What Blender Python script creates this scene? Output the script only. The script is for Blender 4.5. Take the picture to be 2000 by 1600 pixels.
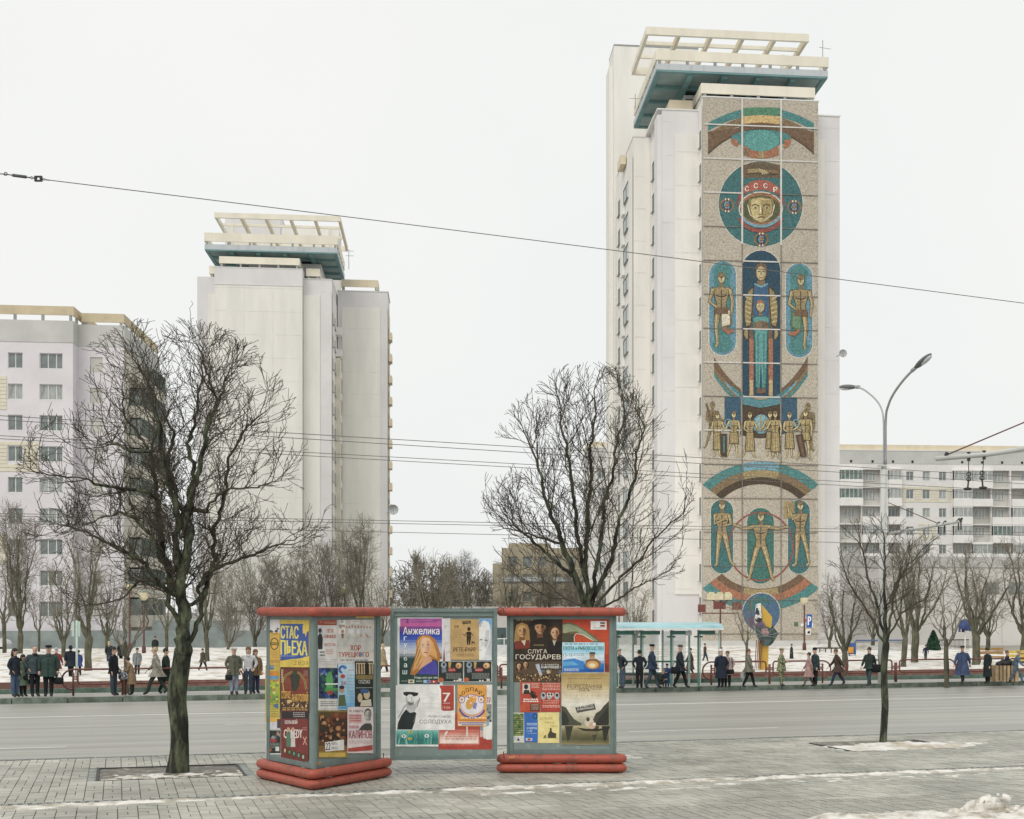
import bpy, math, random
import numpy as np
from mathutils import Vector, Matrix
sc = bpy.context.scene
for o in list(bpy.data.objects): bpy.data.objects.remove(o)
C = sc.collection
R = math.radians
# ---------------------------------------------------------------- camera, sky, sun, exposure
CH = 3.2; FP = 2900.0; CX = 1200.0; CY = 1195.0
cam = bpy.data.cameras.new('camera'); camo = bpy.data.objects.new('camera', cam); C.objects.link(camo)
camo.location = (0, 0, CH); camo.rotation_euler = (R(90), 0, 0)
cam.sensor_width = 36; cam.lens = 36*FP/2000; cam.shift_x = -0.1; cam.shift_y = 0.1975
cam.clip_start = 0.5; cam.clip_end = 6000
sc.camera = camo
SUN_EL, SUN_AZ = 48, 205      # azimuth clockwise from +Y: behind the camera, a little to the left
w = bpy.data.worlds.new("World"); sc.world = w; w.use_nodes = True
nt = w.node_tree; nt.nodes.clear()
sky = nt.nodes.new('ShaderNodeTexSky'); sky.sky_type = 'NISHITA'; sky.sun_disc = False
sky.sun_elevation = R(SUN_EL); sky.sun_rotation = R(SUN_AZ); sky.dust_density = 4
hs = nt.nodes.new('ShaderNodeHueSaturation'); hs.inputs['Saturation'].default_value = 0.25
nt.links.new(sky.outputs[0], hs.inputs['Color'])
tc = nt.nodes.new('ShaderNodeTexCoord'); nz = nt.nodes.new('ShaderNodeTexNoise')
nz.inputs['Scale'].default_value = 2.2; nz.inputs['Detail'].default_value = 4
nt.links.new(tc.outputs['Generated'], nz.inputs['Vector'])
cr = nt.nodes.new('ShaderNodeValToRGB')
cr.color_ramp.elements[0].position = 0.3; cr.color_ramp.elements[1].position = 0.7
cr.color_ramp.elements[0].color = (7.8, 8.0, 7.9, 1); cr.color_ramp.elements[1].color = (8.5, 8.5, 8.35, 1)
nt.links.new(nz.outputs['Fac'], cr.inputs[0])
mx = nt.nodes.new('ShaderNodeMixRGB'); mx.inputs[0].default_value = 0.93
nt.links.new(hs.outputs[0], mx.inputs[1]); nt.links.new(cr.outputs[0], mx.inputs[2])
bg = nt.nodes.new('ShaderNodeBackground'); bg.inputs['Strength'].default_value = 0.1
nt.links.new(mx.outputs[0], bg.inputs['Color'])
ow = nt.nodes.new('ShaderNodeOutputWorld'); nt.links.new(bg.outputs[0], ow.inputs[0])
sl = bpy.data.lights.new('sun', 'SUN'); sl.energy = 1.2; sl.angle = R(35); sl.color = (1, .95, .88)
slo = bpy.data.objects.new('sun', sl); C.objects.link(slo)
_az, _el = R(SUN_AZ), R(SUN_EL)
sd = Vector((math.sin(_az)*math.cos(_el), math.cos(_az)*math.cos(_el), math.sin(_el)))
slo.rotation_euler = sd.to_track_quat('Z', 'Y').to_euler(); slo.location = (0, -20, 60)
sc.view_settings.view_transform = 'Standard'; sc.view_settings.look = 'None'
sc.view_settings.exposure = 0.2; sc.view_settings.gamma = 1
sc.render.engine = 'CYCLES'
# ---------------------------------------------------------------- helpers
def lin(h, k=1.0):
    h = h.lstrip('#'); o = []
    for i in (0, 2, 4):
        v = int(h[i:i+2], 16)/255
        v = v/12.92 if v <= .04045 else ((v+.055)/1.055)**2.4
        o.append(min(v*k, .9))
    return tuple(o)
MATS = {}
def mat(name, col, rough=.7, var=.12, scale=3.0, bump=0.0, bscale=40, metal=0, spec=.4, col2=None, attr=False, rnd=0.0, detail=5, stretch=None, thr=(.35, .65), rot=0):
    if name in MATS: return MATS[name]
    m = bpy.data.materials.new(name); m.use_nodes = True; n = m.node_tree; b = n.nodes['Principled BSDF']
    b.inputs['Roughness'].default_value = rough; b.inputs['Metallic'].default_value = metal
    b.inputs['Specular IOR Level'].default_value = spec
    t = n.nodes.new('ShaderNodeTexCoord'); src = t.outputs['Object']
    if stretch:
        mp = n.nodes.new('ShaderNodeMapping'); mp.inputs['Scale'].default_value = stretch if not rot else tuple(1/x for x in stretch); mp.inputs['Rotation'].default_value = (0, 0, R(rot)); mp.vector_type = 'POINT' if not rot else 'TEXTURE'
        n.links.new(src, mp.inputs['Vector']); src = mp.outputs[0]
    z = n.nodes.new('ShaderNodeTexNoise'); z.inputs['Scale'].default_value = scale; z.inputs['Detail'].default_value = detail
    z.inputs['Roughness'].default_value = .6
    n.links.new(src, z.inputs['Vector'])
    r = n.nodes.new('ShaderNodeValToRGB'); r.color_ramp.elements[0].position = thr[0]; r.color_ramp.elements[1].position = thr[1]
    c = col if isinstance(col, tuple) else lin(col)
    if col2 is None:
        c0 = tuple(max(0, x*(1-var)) for x in c); c1 = tuple(min(.95, x*(1+var)) for x in c)
    else:
        c0 = c; c1 = col2 if isinstance(col2, tuple) else lin(col2)
    if attr:
        c0 = (1-var,)*3; c1 = (1+var,)*3
    r.color_ramp.elements[0].color = (*c0, 1); r.color_ramp.elements[1].color = (*c1, 1)
    n.links.new(z.outputs['Fac'], r.inputs[0]); out = r.outputs[0]
    if attr:
        a = n.nodes.new('ShaderNodeVertexColor'); a.layer_name = 'Col'
        mu = n.nodes.new('ShaderNodeMixRGB'); mu.blend_type = 'MULTIPLY'; mu.inputs[0].default_value = 1
        n.links.new(a.outputs[0], mu.inputs[1]); n.links.new(out, mu.inputs[2]); out = mu.outputs[0]
    if rnd:
        oi = n.nodes.new('ShaderNodeObjectInfo'); h = n.nodes.new('ShaderNodeHueSaturation')
        mr = n.nodes.new('ShaderNodeMapRange'); mr.inputs[3].default_value = 1-rnd; mr.inputs[4].default_value = 1+rnd
        n.links.new(oi.outputs['Random'], mr.inputs[0]); n.links.new(mr.outputs[0], h.inputs['Value'])
        n.links.new(out, h.inputs['Color']); out = h.outputs[0]
    n.links.new(out, b.inputs['Base Color'])
    if bump:
        z2 = n.nodes.new('ShaderNodeTexNoise'); z2.inputs['Scale'].default_value = bscale; z2.inputs['Detail'].default_value = 4
        n.links.new(src, z2.inputs['Vector'])
        bp = n.nodes.new('ShaderNodeBump'); bp.inputs['Strength'].default_value = bump; bp.inputs['Distance'].default_value = .02
        n.links.new(z2.outputs['Fac'], bp.inputs['Height']); n.links.new(bp.outputs[0], b.inputs['Normal'])
    MATS[name] = m; return m
def tag(o, label=None, cat=None, group=None, kind=None):
    if label: o['label'] = label
    if cat: o['category'] = cat
    if group: o['group'] = group
    if kind: o['kind'] = kind
    return o
def wloc(p):
    v = Vector((0, 0, 0))
    while p: v += p.location; p = p.parent
    return v
def empty(name, loc, label=None, cat=None, group=None):
    o = bpy.data.objects.new(name, None); o.empty_display_size = .3; C.objects.link(o); o.location = loc
    return tag(o, label, cat, group)
def linkobj(name, me, parent=None, loc=(0, 0, 0), rz=0, label=None, cat=None, group=None, kind=None):
    o = bpy.data.objects.new(name, me); C.objects.link(o); o.location = loc; o.rotation_euler = (0, 0, rz)
    if parent: o.parent = parent
    return tag(o, label, cat, group, kind)
def mkmesh(name, V, F, mats, mi=None, smooth=False, cols=None):
    me = bpy.data.meshes.new(name); me.from_pydata([tuple(v) for v in V], [], F)
    for m in (mats if isinstance(mats, (list, tuple)) else [mats]): me.materials.append(m)
    if mi is not None: me.polygons.foreach_set('material_index', mi)
    if smooth: me.polygons.foreach_set('use_smooth', [True]*len(me.polygons))
    if cols is not None:
        a = me.color_attributes.new('Col', 'FLOAT_COLOR', 'CORNER')
        arr = []
        for p, c in zip(me.polygons, cols): arr += [c[0], c[1], c[2], 1.0]*p.loop_total
        a.data.foreach_set('color', arr)
    me.update(); return me
class MB:
    """mesh builder in world coordinates"""
    def __init__(s): s.V = []; s.F = []; s.M = []
    def quad(s, pts, m=0):
        n = len(s.V); s.V += [tuple(p) for p in pts]; s.F.append(tuple(range(n, n+len(pts)))); s.M.append(m); return s
    def hexa(s, p8, m=0):
        n = len(s.V); s.V += [tuple(p) for p in p8]
        for f in ((0, 3, 2, 1), (4, 5, 6, 7), (0, 1, 5, 4), (1, 2, 6, 5), (2, 3, 7, 6), (3, 0, 4, 7)):
            s.F.append(tuple(n+i for i in f)); s.M.append(m)
        return s
    def box(s, x0, x1, y0, y1, z0, z1, m=0, fr=None):
        p = [(x0, y0, z0), (x1, y0, z0), (x1, y1, z0), (x0, y1, z0), (x0, y0, z1), (x1, y0, z1), (x1, y1, z1), (x0, y1, z1)]
        if fr: p = [fr(*q) for q in p]
        return s.hexa(p, m)
    def tube(s, pts, r, n=8, m=0, cap=True, closed=False):
        pts = [Vector(p) for p in pts]; K = len(pts); rs = r if isinstance(r, (list, tuple)) else [r]*K
        base = len(s.V); up = None
        for i, p in enumerate(pts):
            if closed: d = (pts[(i+1) % K]-pts[i-1])
            else: d = pts[min(i+1, K-1)]-pts[max(i-1, 0)]
            d.normalize()
            if up is None: up = Vector((0, 0, 1)) if abs(d.z) < .9 else Vector((1, 0, 0))
            x = up.cross(d)
            if x.length < 1e-4: x = Vector((1, 0, 0)).cross(d)
            x.normalize(); y = d.cross(x); up = y
            for k in range(n):
                a = 2*math.pi*k/n; s.V.append(tuple(p+(x*math.cos(a)+y*math.sin(a))*rs[i]))
        for i in range(K if closed else K-1):
            j = (i+1) % K
            for k in range(n):
                k2 = (k+1) % n
                s.F.append((base+i*n+k, base+i*n+k2, base+j*n+k2, base+j*n+k)); s.M.append(m)
        if cap and not closed:
            s.F.append(tuple(base+k for k in reversed(range(n)))); s.M.append(m)
            s.F.append(tuple(base+(K-1)*n+k for k in range(n))); s.M.append(m)
        return s
    def ell(s, c, r, m=0, nu=10, nv=7):
        base = len(s.V)
        for j in range(1, nv):
            t = math.pi*j/nv
            for i in range(nu):
                a = 2*math.pi*i/nu
                s.V.append((c[0]+r[0]*math.sin(t)*math.cos(a), c[1]+r[1]*math.sin(t)*math.sin(a), c[2]+r[2]*math.cos(t)))
        s.V.append((c[0], c[1], c[2]+r[2])); s.V.append((c[0], c[1], c[2]-r[2])); T = len(s.V)-2
        for j in range(nv-2):
            for i in range(nu):
                i2 = (i+1) % nu
                s.F.append((base+j*nu+i, base+(j+1)*nu+i, base+(j+1)*nu+i2, base+j*nu+i2)); s.M.append(m)
        for i in range(nu):
            i2 = (i+1) % nu
            s.F.append((T, base+i, base+i2)); s.M.append(m)
            s.F.append((T+1, base+(nv-2)*nu+i2, base+(nv-2)*nu+i)); s.M.append(m)
        return s
    def build(s, name, mats, parent=None, smooth=False, **kw):
        o = wloc(parent) if parent else Vector((0, 0, 0))
        V = [(v[0]-o.x, v[1]-o.y, v[2]-o.z) for v in s.V]
        me = mkmesh(name, V, s.F, mats, s.M, smooth)
        return linkobj(name, me, parent, **kw)
    def mesh(s, name, mats, smooth=False): return mkmesh(name, s.V, s.F, mats, s.M, smooth)
def gp(px, py, z=0.0):
    Y = FP*(CH-z)/(py-CY); return Vector(((px-CX)*Y/FP, Y, z))
def at(px, py, Y): return Vector(((px-CX)*Y/FP, Y, CH+(CY-py)*Y/FP))
SA = R(18.5); US = Vector((math.cos(SA), math.sin(SA), 0)); NS = Vector((-math.sin(SA), math.cos(SA), 0))
def st(s, t, z=0.0): return Vector((US.x*s+NS.x*t, US.y*s+NS.y*t, z))
def tost(p): return (US.x*p[0]+US.y*p[1], NS.x*p[0]+NS.y*p[1])
def frame(ox, oy, deg=6.7):
    c, s_ = math.cos(R(deg)), math.sin(R(deg))
    f = lambda a, b, z=0.0: Vector((ox+c*a-s_*b, oy+s_*a+c*b, z)); f.ang = R(deg); return f
def hsh(*a):
    return (math.sin(sum(x*k for x, k in zip(a, (12.9898, 78.233, 37.719))))*43758.5453) % 1.0
from mathutils import noise as mn
def nse(x, y, z=0.0): return mn.noise(Vector((x, y, z)))
# ---------------------------------------------------------------- printing on flat faces
PRINT = mat('print_ink', (1, 1, 1), rough=.55, var=.13, scale=5, bump=.7, bscale=6, attr=True)
MOSAIC = mat('mosaic_tesserae', (1, 1, 1), rough=.75, var=.35, scale=7.5, attr=True, detail=2, thr=(.32, .68))
_fc = {}
def textpolys(s, bold=0.0):
    k = (s, bold)
    if k in _fc: return _fc[k]
    cu = bpy.data.curves.new('t', 'FONT'); cu.body = s; cu.resolution_u = 2; cu.offset = bold
    o = bpy.data.objects.new('t', cu); C.objects.link(o)
    dg = bpy.context.evaluated_depsgraph_get(); dg.update()
    me = bpy.data.meshes.new_from_object(o.evaluated_get(dg))
    V = [(v.co.x, v.co.y) for v in me.vertices]; F = [tuple(p.vertices) for p in me.polygons]
    bpy.data.objects.remove(o); bpy.data.curves.remove(cu); bpy.data.meshes.remove(me)
    _fc[k] = (V, F); return V, F
class Canvas:
    def __init__(s, P0, nrm, ox, oy, k, step=.0006, kc=.92):
        s.P0 = Vector(P0); s.n = Vector(nrm).normalized(); s.ox, s.oy, s.k = ox, oy, k; s.step = step; s.kc = kc; s.sat = .88
        s.sh = []       # (bbox, layer, faces, col)
        s.clip = None
    def col(s, c):
        if isinstance(c, tuple): return c
        c = lin(c, s.kc); g = .3*c[0]+.6*c[1]+.1*c[2]; k = s.sat
        return tuple(min(.85, g+(x-g)*k) for x in c)
    def add(s, faces, c, L=None):
        xs = [p[0] for f in faces for p in f]; ys = [p[1] for f in faces for p in f]
        if not xs: return
        bb = (min(xs), min(ys), max(xs), max(ys))
        if L is None:
            L = 0
            for b, l, _, _ in s.sh:
                if l >= L and not (b[2] <= bb[0] or b[0] >= bb[2] or b[3] <= bb[1] or b[1] >= bb[3]): L = l+1
        s.sh.append((bb, L, faces, s.col(c)))
    def poly(s, pts, c, L=None):
        if s.clip:
            x0, y0, x1, y1 = s.clip
            pts = [(min(max(p[0], x0), x1), min(max(p[1], y0), y1)) for p in pts]
        s.add([pts], c, L)
    def rect(s, x0, y0, x1, y1, c, L=None): s.poly([(x0, y0), (x1, y0), (x1, y1), (x0, y1)], c, L)
    def ell(s, x, y, rx, ry, c, n=20, L=None): s.poly([(x+rx*math.cos(6.2832*i/n), y+ry*math.sin(6.2832*i/n)) for i in range(n)], c, L)
    def ring(s, x, y, rx0, ry0, rx1, ry1, c, a0=0, a1=360, n=24, L=None, xr=None):
        fs = []
        for i in range(n):
            p = [R(a0+(a1-a0)*(i+d)/n) for d in (0, 1)]
            q = [(x+rx0*math.cos(p[0]), y+ry0*math.sin(p[0])), (x+rx1*math.cos(p[0]), y+ry1*math.sin(p[0])), (x+rx1*math.cos(p[1]), y+ry1*math.sin(p[1])), (x+rx0*math.cos(p[1]), y+ry0*math.sin(p[1]))]
            if xr: q = [(min(max(a, xr[0]), xr[1]), b) for a, b in q]
            fs.append(q)
        s.add(fs, c, L)
    def line(s, pts, wd, c, L=None):
        fs = []; m = len(pts); W = wd if isinstance(wd, (list, tuple)) else [wd]*m
        nm = []
        for i in range(m):
            a, b = pts[max(i-1, 0)], pts[min(i+1, m-1)]; dx, dy = b[0]-a[0], b[1]-a[1]; l = math.hypot(dx, dy) or 1
            nm.append((-dy/l, dx/l))
        for i in range(m-1):
            a, b = pts[i], pts[i+1]; na, nb = nm[i], nm[i+1]; wa, wb = W[i]/2, W[i+1]/2
            fs.append([(a[0]+na[0]*wa, a[1]+na[1]*wa), (b[0]+nb[0]*wb, b[1]+nb[1]*wb), (b[0]-nb[0]*wb, b[1]-nb[1]*wb), (a[0]-na[0]*wa, a[1]-na[1]*wa)])
        s.add(fs, c, L)
    def caps(s, x0, y0, x1, y1, c, L=None):
        r = (x1-x0)/2; cx = (x0+x1)/2
        p = [(cx+r*math.cos(R(a)), y0+r+r*math.sin(R(a))) for a in range(180, 361, 15)]+[(cx+r*math.cos(R(a)), y1-r+r*math.sin(R(a))) for a in range(0, 181, 15)]
        s.poly(p, c, L)
    def text(s, t, x0, y0, x1, y1, c, bold=.012, dy=0.0, L=None):
        V, F = textpolys(t, 0.0)
        if not V: return
        ax, bx = min(v[0] for v in V), max(v[0] for v in V); ay, by = min(v[1] for v in V), max(v[1] for v in V)
        e = min(bold, .03)*1.0*(y1-y0)
        for dx in ((-e, e) if bold > .005 else (0,)):
            m = lambda v: (x0+dx+(v[0]-ax)/(bx-ax)*(x1-x0), y1-(v[1]-ay)/(by-ay)*(y1-y0)+dy*(v[0]-ax)/(bx-ax))
            s.add([[m(V[i]) for i in f] for f in F], c, L)
    def lines(s, x0, y0, x1, y1, n, c, seed=1, fill=.45):
        """small illegible print: broken bars the size of the words"""
        rr = random.Random(seed); h = (y1-y0)/n
        fs = []
        for i in range(n):
            x = x0+rr.random()*(x1-x0)*.08
            while x < x1-3:
                wd = rr.uniform(.05, .16)*(x1-x0); xe = min(x+wd, x1)
                fs.append([(x, y0+i*h), (xe, y0+i*h), (xe, y0+(i+fill)*h), (x, y0+(i+fill)*h)]); x = xe+.03*(x1-x0)
        s.add(fs, c)
    def build(s, name, parent, material=None, back=None, **kw):
        o = wloc(parent); V = []; F = []; cols = []
        cam_ = Vector((0, 0, CH)); num = (s.P0-cam_).dot(s.n)
        for bb, L, faces, c in s.sh:
            off = (L+1)*s.step
            for f in faces:
                base = len(V)
                for x, y in f:
                    d = Vector(((s.ox+x/s.k-CX)/FP, 1, (CY-s.oy-y/s.k)/FP))
                    p = cam_+d*(num/d.dot(s.n))+s.n*off-o; V.append((p.x, p.y, p.z))
                a = sum(f[i-1][0]*f[i][1]-f[i][0]*f[i-1][1] for i in range(len(f)))
                idx = tuple(range(base, base+len(f)))
                F.append(idx[::-1] if a > 0 else idx); cols.append(c)
        me = mkmesh(name, V, F, material or PRINT, None, False, cols)
        return linkobj(name, me, parent, **kw)
    def sheet(s, x0, y0, x1, y1, c, seed=0):
        """the paper itself, its edge a little uneven"""
        rr = random.Random(seed+int(x0)); p = []
        for (ax, ay, bx, by) in ((x0, y0, x1, y0), (x1, y0, x1, y1), (x1, y1, x0, y1), (x0, y1, x0, y0)):
            for i in range(5): p.append((ax+(bx-ax)*i/5+rr.uniform(-1.2, 1.2), ay+(by-ay)*i/5+rr.uniform(-1.2, 1.2)))
        s.add([p], c)
# ---------------------------------------------------------------- materials
ASPH = mat('asphalt', (.38, .372, .325), rough=.45, scale=1.0, bump=.3, bscale=60, spec=.5, stretch=(.05, 1.1, 1), rot=18.5, thr=(.36, .66), col2=(.25, .25, .228), detail=8)
PAVM = mat('paver_concrete', (1, 1, 1), rough=.5, var=.26, scale=.55, bump=.3, bscale=45, attr=True)
JOINT = mat('paving_joint', (.19, .185, .165), var=.3, scale=4)
KERB = mat('kerb_granite', (.23, .25, .23), rough=.7, var=.3, scale=5, bump=.3, rnd=.2)
PAV2 = mat('far_pavement', (.36, .35, .32), rough=.5, var=.18, scale=.9, bump=.2, stretch=(.4, 1, 1))
SNOW = mat('snow', (.74, .725, .69), rough=.8, scale=.9, bump=1, bscale=6, col2=(.40, .34, .25), thr=(.47, .66), detail=8)
SNOW2 = mat('dirty_snow', (.74, .72, .67), rough=.75, scale=2.6, bump=1, bscale=16, col2=(.36, .32, .25), thr=(.43, .62), detail=8)
SOIL = mat('soil', (.17, .15, .12), rough=.9, scale=4, bump=1, bscale=25, col2=(.42, .40, .36), thr=(.52, .66))
PAINT = mat('road_paint', (.66, .66, .62), rough=.6, col2=(.38, .37, .34), scale=3, thr=(.55, .75), stretch=(1, 2, 1))
GRND = mat('earth', (.25, .25, .23), rough=.9)
IRON = mat('dark_iron', (.035, .035, .035), rough=.6)
BLACK = mat('black', (.015, .015, .015), rough=.6)
WHITE = mat('white_paint', (.72, .72, .70), rough=.5, var=.06)
# ---------------------------------------------------------------- ground and street
def sheet_st(name, s0, s1, t0, t1, z, m, **kw):
    return MB().quad([st(s0, t0, z), st(s1, t0, z), st(s1, t1, z), st(s0, t1, z)]).build(name, m, **kw)
MB().quad([(-3000, -500, -.3), (3000, -500, -.3), (3000, 4500, -.3), (-3000, 4500, -.3)]).build('ground', GRND, kind='structure')
TK0, TK1 = 34.6, 57.6
MB().box(-300, 400, TK0, TK1+.2, -.35, -.12, fr=st).build('road', ASPH, kind='structure')
for i, (s0, s1, t, wd) in enumerate([(-200, 300, 49.9, .32), (-20, -1.2, 38.7, .18), (13.4, 17.9, 38.7, .16), (32, 40, 38.7, .18), (24.5, 29.5, 44.9, .16), (3, 8, 44.9, .14), (-22, -14, 44.9, .14)]):
    sheet_st('lane_line', s0, s1, t, t+wd, -.114, PAINT, kind='structure')
pv = MB().box(-300, 400, -30, TK0-.2, -.3, -.035, fr=st).build('pavement', JOINT, kind='structure')
# kerb of the near pavement (seen from behind: only its top)
for i in range(34):
    s = -9+i*1.22
    MB().box(s, s+1.2, TK0-.2, TK0+.02, -.25, .005+.006*hsh(i), fr=st).build('kerb_stone', KERB, pv)
# pavers
PIT = [(-.4, 2.4, 29.75, 32.2), (8.5, 10.35, 29.9, 32.2), (16.0, 18.9, 30.5, 32.9)]
DR0, DR1 = 26.42, 26.62
pcol = []
for i in range(8):
    g = .385+.045*((i*5) % 8-4)/4; pcol.append((g*.96, g*.945, g*.815))
PW, PT = .31, .31
pmesh = {}
def paver(wd, dp, ci):
    k = (round(wd, 3), round(dp, 3), ci)
    if k not in pmesh:
        b = MB(); e = .006; x, y = wd-.012, dp-.014
        lo = [(.006, .007, -.04), (x, .007, -.04), (x, y, -.04), (.006, y, -.04)]
        hi = [(.006+e, .007+e, 0), (x-e, .007+e, 0), (x-e, y-e, 0), (.006+e, y-e, 0)]
        n = 0; b.V = lo+hi; b.F = [(4, 5, 6, 7), (0, 1, 5, 4), (1, 2, 6, 5), (2, 3, 7, 6), (3, 0, 4, 7)]; b.M = [0]*5
        pmesh[k] = mkmesh('paver', b.V, b.F, PAVM, None, False, [pcol[ci]]*5)
    return pmesh[k]
cells = []
rows = [(18.5+PT*j, PT) for j in range(int((DR0-18.5)/PT)+1)]
rows = [(a, min(d, DR0-a)) for a, d in rows if DR0-a > .06]
rows += [(DR1+PT*j, min(PT, TK0-.22-DR1-PT*j)) for j in range(int((TK0-.22-DR1)/PT)+1)]
rr = random.Random(4)
for j, (t, d) in enumerate(rows):
    if d < .05: continue
    for i in range(-18, 78):
        s = i*PW+(0 if t < DR0 else .07)
        if any(a-.02 < s+PW/2 < b+.02 and c < t+d/2 < e for a, b, c, e in PIT): continue
        if hsh(i, j) < .42: cells += [(s, t, PW/2, d), (s+PW/2, t, PW/2, d)]
        elif hsh(i, j, 3) < .25: cells += [(s, t, PW, d/2), (s, t+d/2, PW, d/2)]
        else: cells.append((s, t, PW, d))
def seen(c):
    p = st(c[0], c[1]); px = CX+FP*p.x/p.y; py = CY+FP*CH/p.y
    return 0 < px < 2000 and 1490 < py < 1604
cells.sort(key=lambda c: c[1]*1.0+abs(c[0]-2)*.02)
front = [c for c in cells if seen(c)][:300]; fs_ = set(front)
for (s, t, wd, d) in front:
    o = linkobj('paver', paver(wd, d, rr.randrange(8)), pv, tuple(st(s, t, rr.uniform(-.004, .003))), SA)
V = []; F = []; cl = []
for c in cells:
    if c in fs_: continue
    s, t, wd, d = c; z = rr.uniform(-.005, .003); zz = [z+rr.uniform(-.002, .002) for _ in range(4)]; e = .007; n = len(V)
    q = [(s+e, t+e), (s+wd-e, t+e), (s+wd-e, t+d-e), (s+e, t+d-e)]
    V += [tuple(st(a, b, -.04)) for a, b in q]+[tuple(st(a, b, h)) for (a, b), h in zip(q, zz)]
    k = rr.randrange(8)
    for f in ((4, 5, 6, 7), (0, 1, 5, 4), (1, 2, 6, 5), (2, 3, 7, 6), (3, 0, 4, 7)): F.append(tuple(n+x for x in f)); cl.append(pcol[k])
linkobj('pavers', mkmesh('pavers', V, F, PAVM, None, False, cl), pv, kind='stuff')
# drain channel: two rims and the cross bars between its slots
MB().box(-6, 26, DR0-.01, DR0+.03, -.06, .004, fr=st).box(-6, 26, DR1-.03, DR1+.01, -.06, .004, fr=st).box(-6, 26, DR0, DR1, -.12, -.05, 1, fr=st).build('drain_channel', [KERB, BLACK], pv)
b = MB()
for i in range(215): b.box(-6+i*.15, -6+i*.15+.075, DR0+.03, DR1-.03, -.05, .002, fr=st)
b.build('grate_bar', mat('grate', (.3, .3, .28), var=.3), pv, kind='stuff')
def hfield(name, s0, s1, t0, t1, ds, dt, fn, m, **kw):
    ns, nt_ = int((s1-s0)/ds)+1, int((t1-t0)/dt)+1; V = []; F = []
    H = [[fn(s0+i*ds, t0+j*dt) for i in range(ns)] for j in range(nt_)]
    for j in range(nt_):
        for i in range(ns): V.append(tuple(st(s0+i*ds, t0+j*dt, H[j][i])))
    for j in range(nt_-1):
        for i in range(ns-1):
            if max(H[j][i], H[j+1][i], H[j][i+1], H[j+1][i+1]) > -.05:
                a = j*ns+i; F.append((a, a+1, a+ns+1, a+ns))
    me = mkmesh(name, V, F, m, None, True); bpy_o = linkobj(name, me, **kw); return bpy_o
# tree pits: soil, snow, edging
for k, (a, b_, c, d) in enumerate(PIT):
    f = MB()
    for q in ((a-.16, b_+.16, c-.13, c+.05), (a-.16, b_+.16, d-.05, d+.13), (a-.16, a+.05, c+.05, d-.05), (b_-.05, b_+.16, c+.05, d-.05)): f.box(*q, -.2, -.022, 0, st)
    for q in ((a, b_, c, c+.05), (a, b_, d-.05, d), (a, a+.05, c+.05, d-.05), (b_-.05, b_, c+.05, d-.05)): f.box(*q, -.02, -.0, 1, st)
    f.build('tree_pit_edging', [KERB, IRON], pv)
    hfield('tree_pit_soil', a+.04, b_-.04, c+.04, d-.04, .07, .07, lambda s, t: -.035+.03*nse(s*5, t*5)+.015*nse(s*17, t*17), SOIL if k != 0 else SNOW2 if False else SOIL, parent=pv, kind='structure')
def snowblob(s, t):
    cx_, cy_ = 17.9, 31.35
    r = math.hypot((s-cx_)/1.75, (t-cy_)/.9); 
    return .075*(1.05-r)*1.2+.05*nse(s*1.7, t*1.7)+.03*nse(s*6, t*6, 2)-.012
hfield('snow_patch', 14.8, 21, 29.6, 33, .08, .08, snowblob, SNOW, kind='structure')
def pitsnow(s, t):
    return .012+.03*nse(s*2, t*2, 5)+.03*nse(s*7, t*7)-.03*abs(t-30.4)-.035
hfield('snow_patch', -.3, 2.4, 29.8, 31.2, .07, .07, pitsnow, SNOW2, kind='structure')
hfield('snow_patch', 9.6, 11.2, 30.2, 31.9, .07, .07, lambda s, t: .05*(1-math.hypot((s-10.2)/.8, (t-31)/.6))+.03*nse(s*3, t*3)+.02*nse(s*8, t*8)-.012, SNOW2, kind='structure')
def ribbon(s, t):
    c = 26.2+.12*nse(s*.35, 1)+.05*nse(s*1.7, 4)-(.22 if s > 9 else .22*max(s, 0)/9)*0
    wd = .20+.14*nse(s*.25, 9)+.08*nse(s*1.3, 3)
    if 6 < s < 16: wd += .12
    if s < .5: wd += .10; c -= .05*(.5-s)
    h = .035*(1-abs(t-c)/max(wd, .04))
    h2 = -.05
    if s > 6: h2 = .02*(1-abs(t-(25.55-.01*s))/.35)+.028*nse(s*2.1, t*4, 7)-.012
    return max(h, h2)+.030*nse(s*1.6, t*4)+.022*nse(s*6, t*9)-.012
hfield('snow_ridge', -5, 25, 24.4, 27.1, .06, .05, ribbon, SNOW2, kind='structure')
def corner(s, t):
    p = st(s, t); px = CX+FP*p.x/p.y; py = CY+FP*CH/p.y
    e = 1594-(px-1600)*.04+(max(0, 1600-px)*.35)
    h = .05*(py-e)/8
    if h < -.04: return -.1
    return min(h, .10)+.05*nse(s*3, t*3)+.03*nse(s*10, t*10)
hfield('snow_bank', 3, 14.5, 18.0, 24.5, .06, .06, corner, SNOW2, kind='structure')
def lump(s, t, c):
    cs, ct, h0 = c
    return 0
L = [(1905, 1572, .3, .3), (1925, 1560, .25, .26), (1950, 1570, .3, .34), (1978, 1578, .25, .3), (1898, 1590, .3, .22), (1940, 1590, .38, .24), (1975, 1592, .3, .2), (1995, 1590, .3, .2), (1868, 1590, .2, .12)]
b = MB(); rr = random.Random(8)
for px, py, r0, h in L:
    g = gp(px, 1592+rr.uniform(-3, 3)); n0 = len(b.V)
    zc = max(.02, CH-(py+8-CY)*g.y/FP)
    b.ell((g.x, g.y, zc*.6), (r0*.62, r0*.5, zc*.55+.09), nu=30, nv=20)
for _ in range(26):
    px = rr.uniform(1880, 2000); g = gp(px, rr.uniform(1583, 1600)); q = rr.uniform(.02, .07)
    b.ell((g.x, g.y, rr.uniform(.02, .3)*(1 if px > 1900 else .3)), (q*1.3, q, q), nu=7, nv=5)
cen = {}
hc = gp(1935, 1600)
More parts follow.
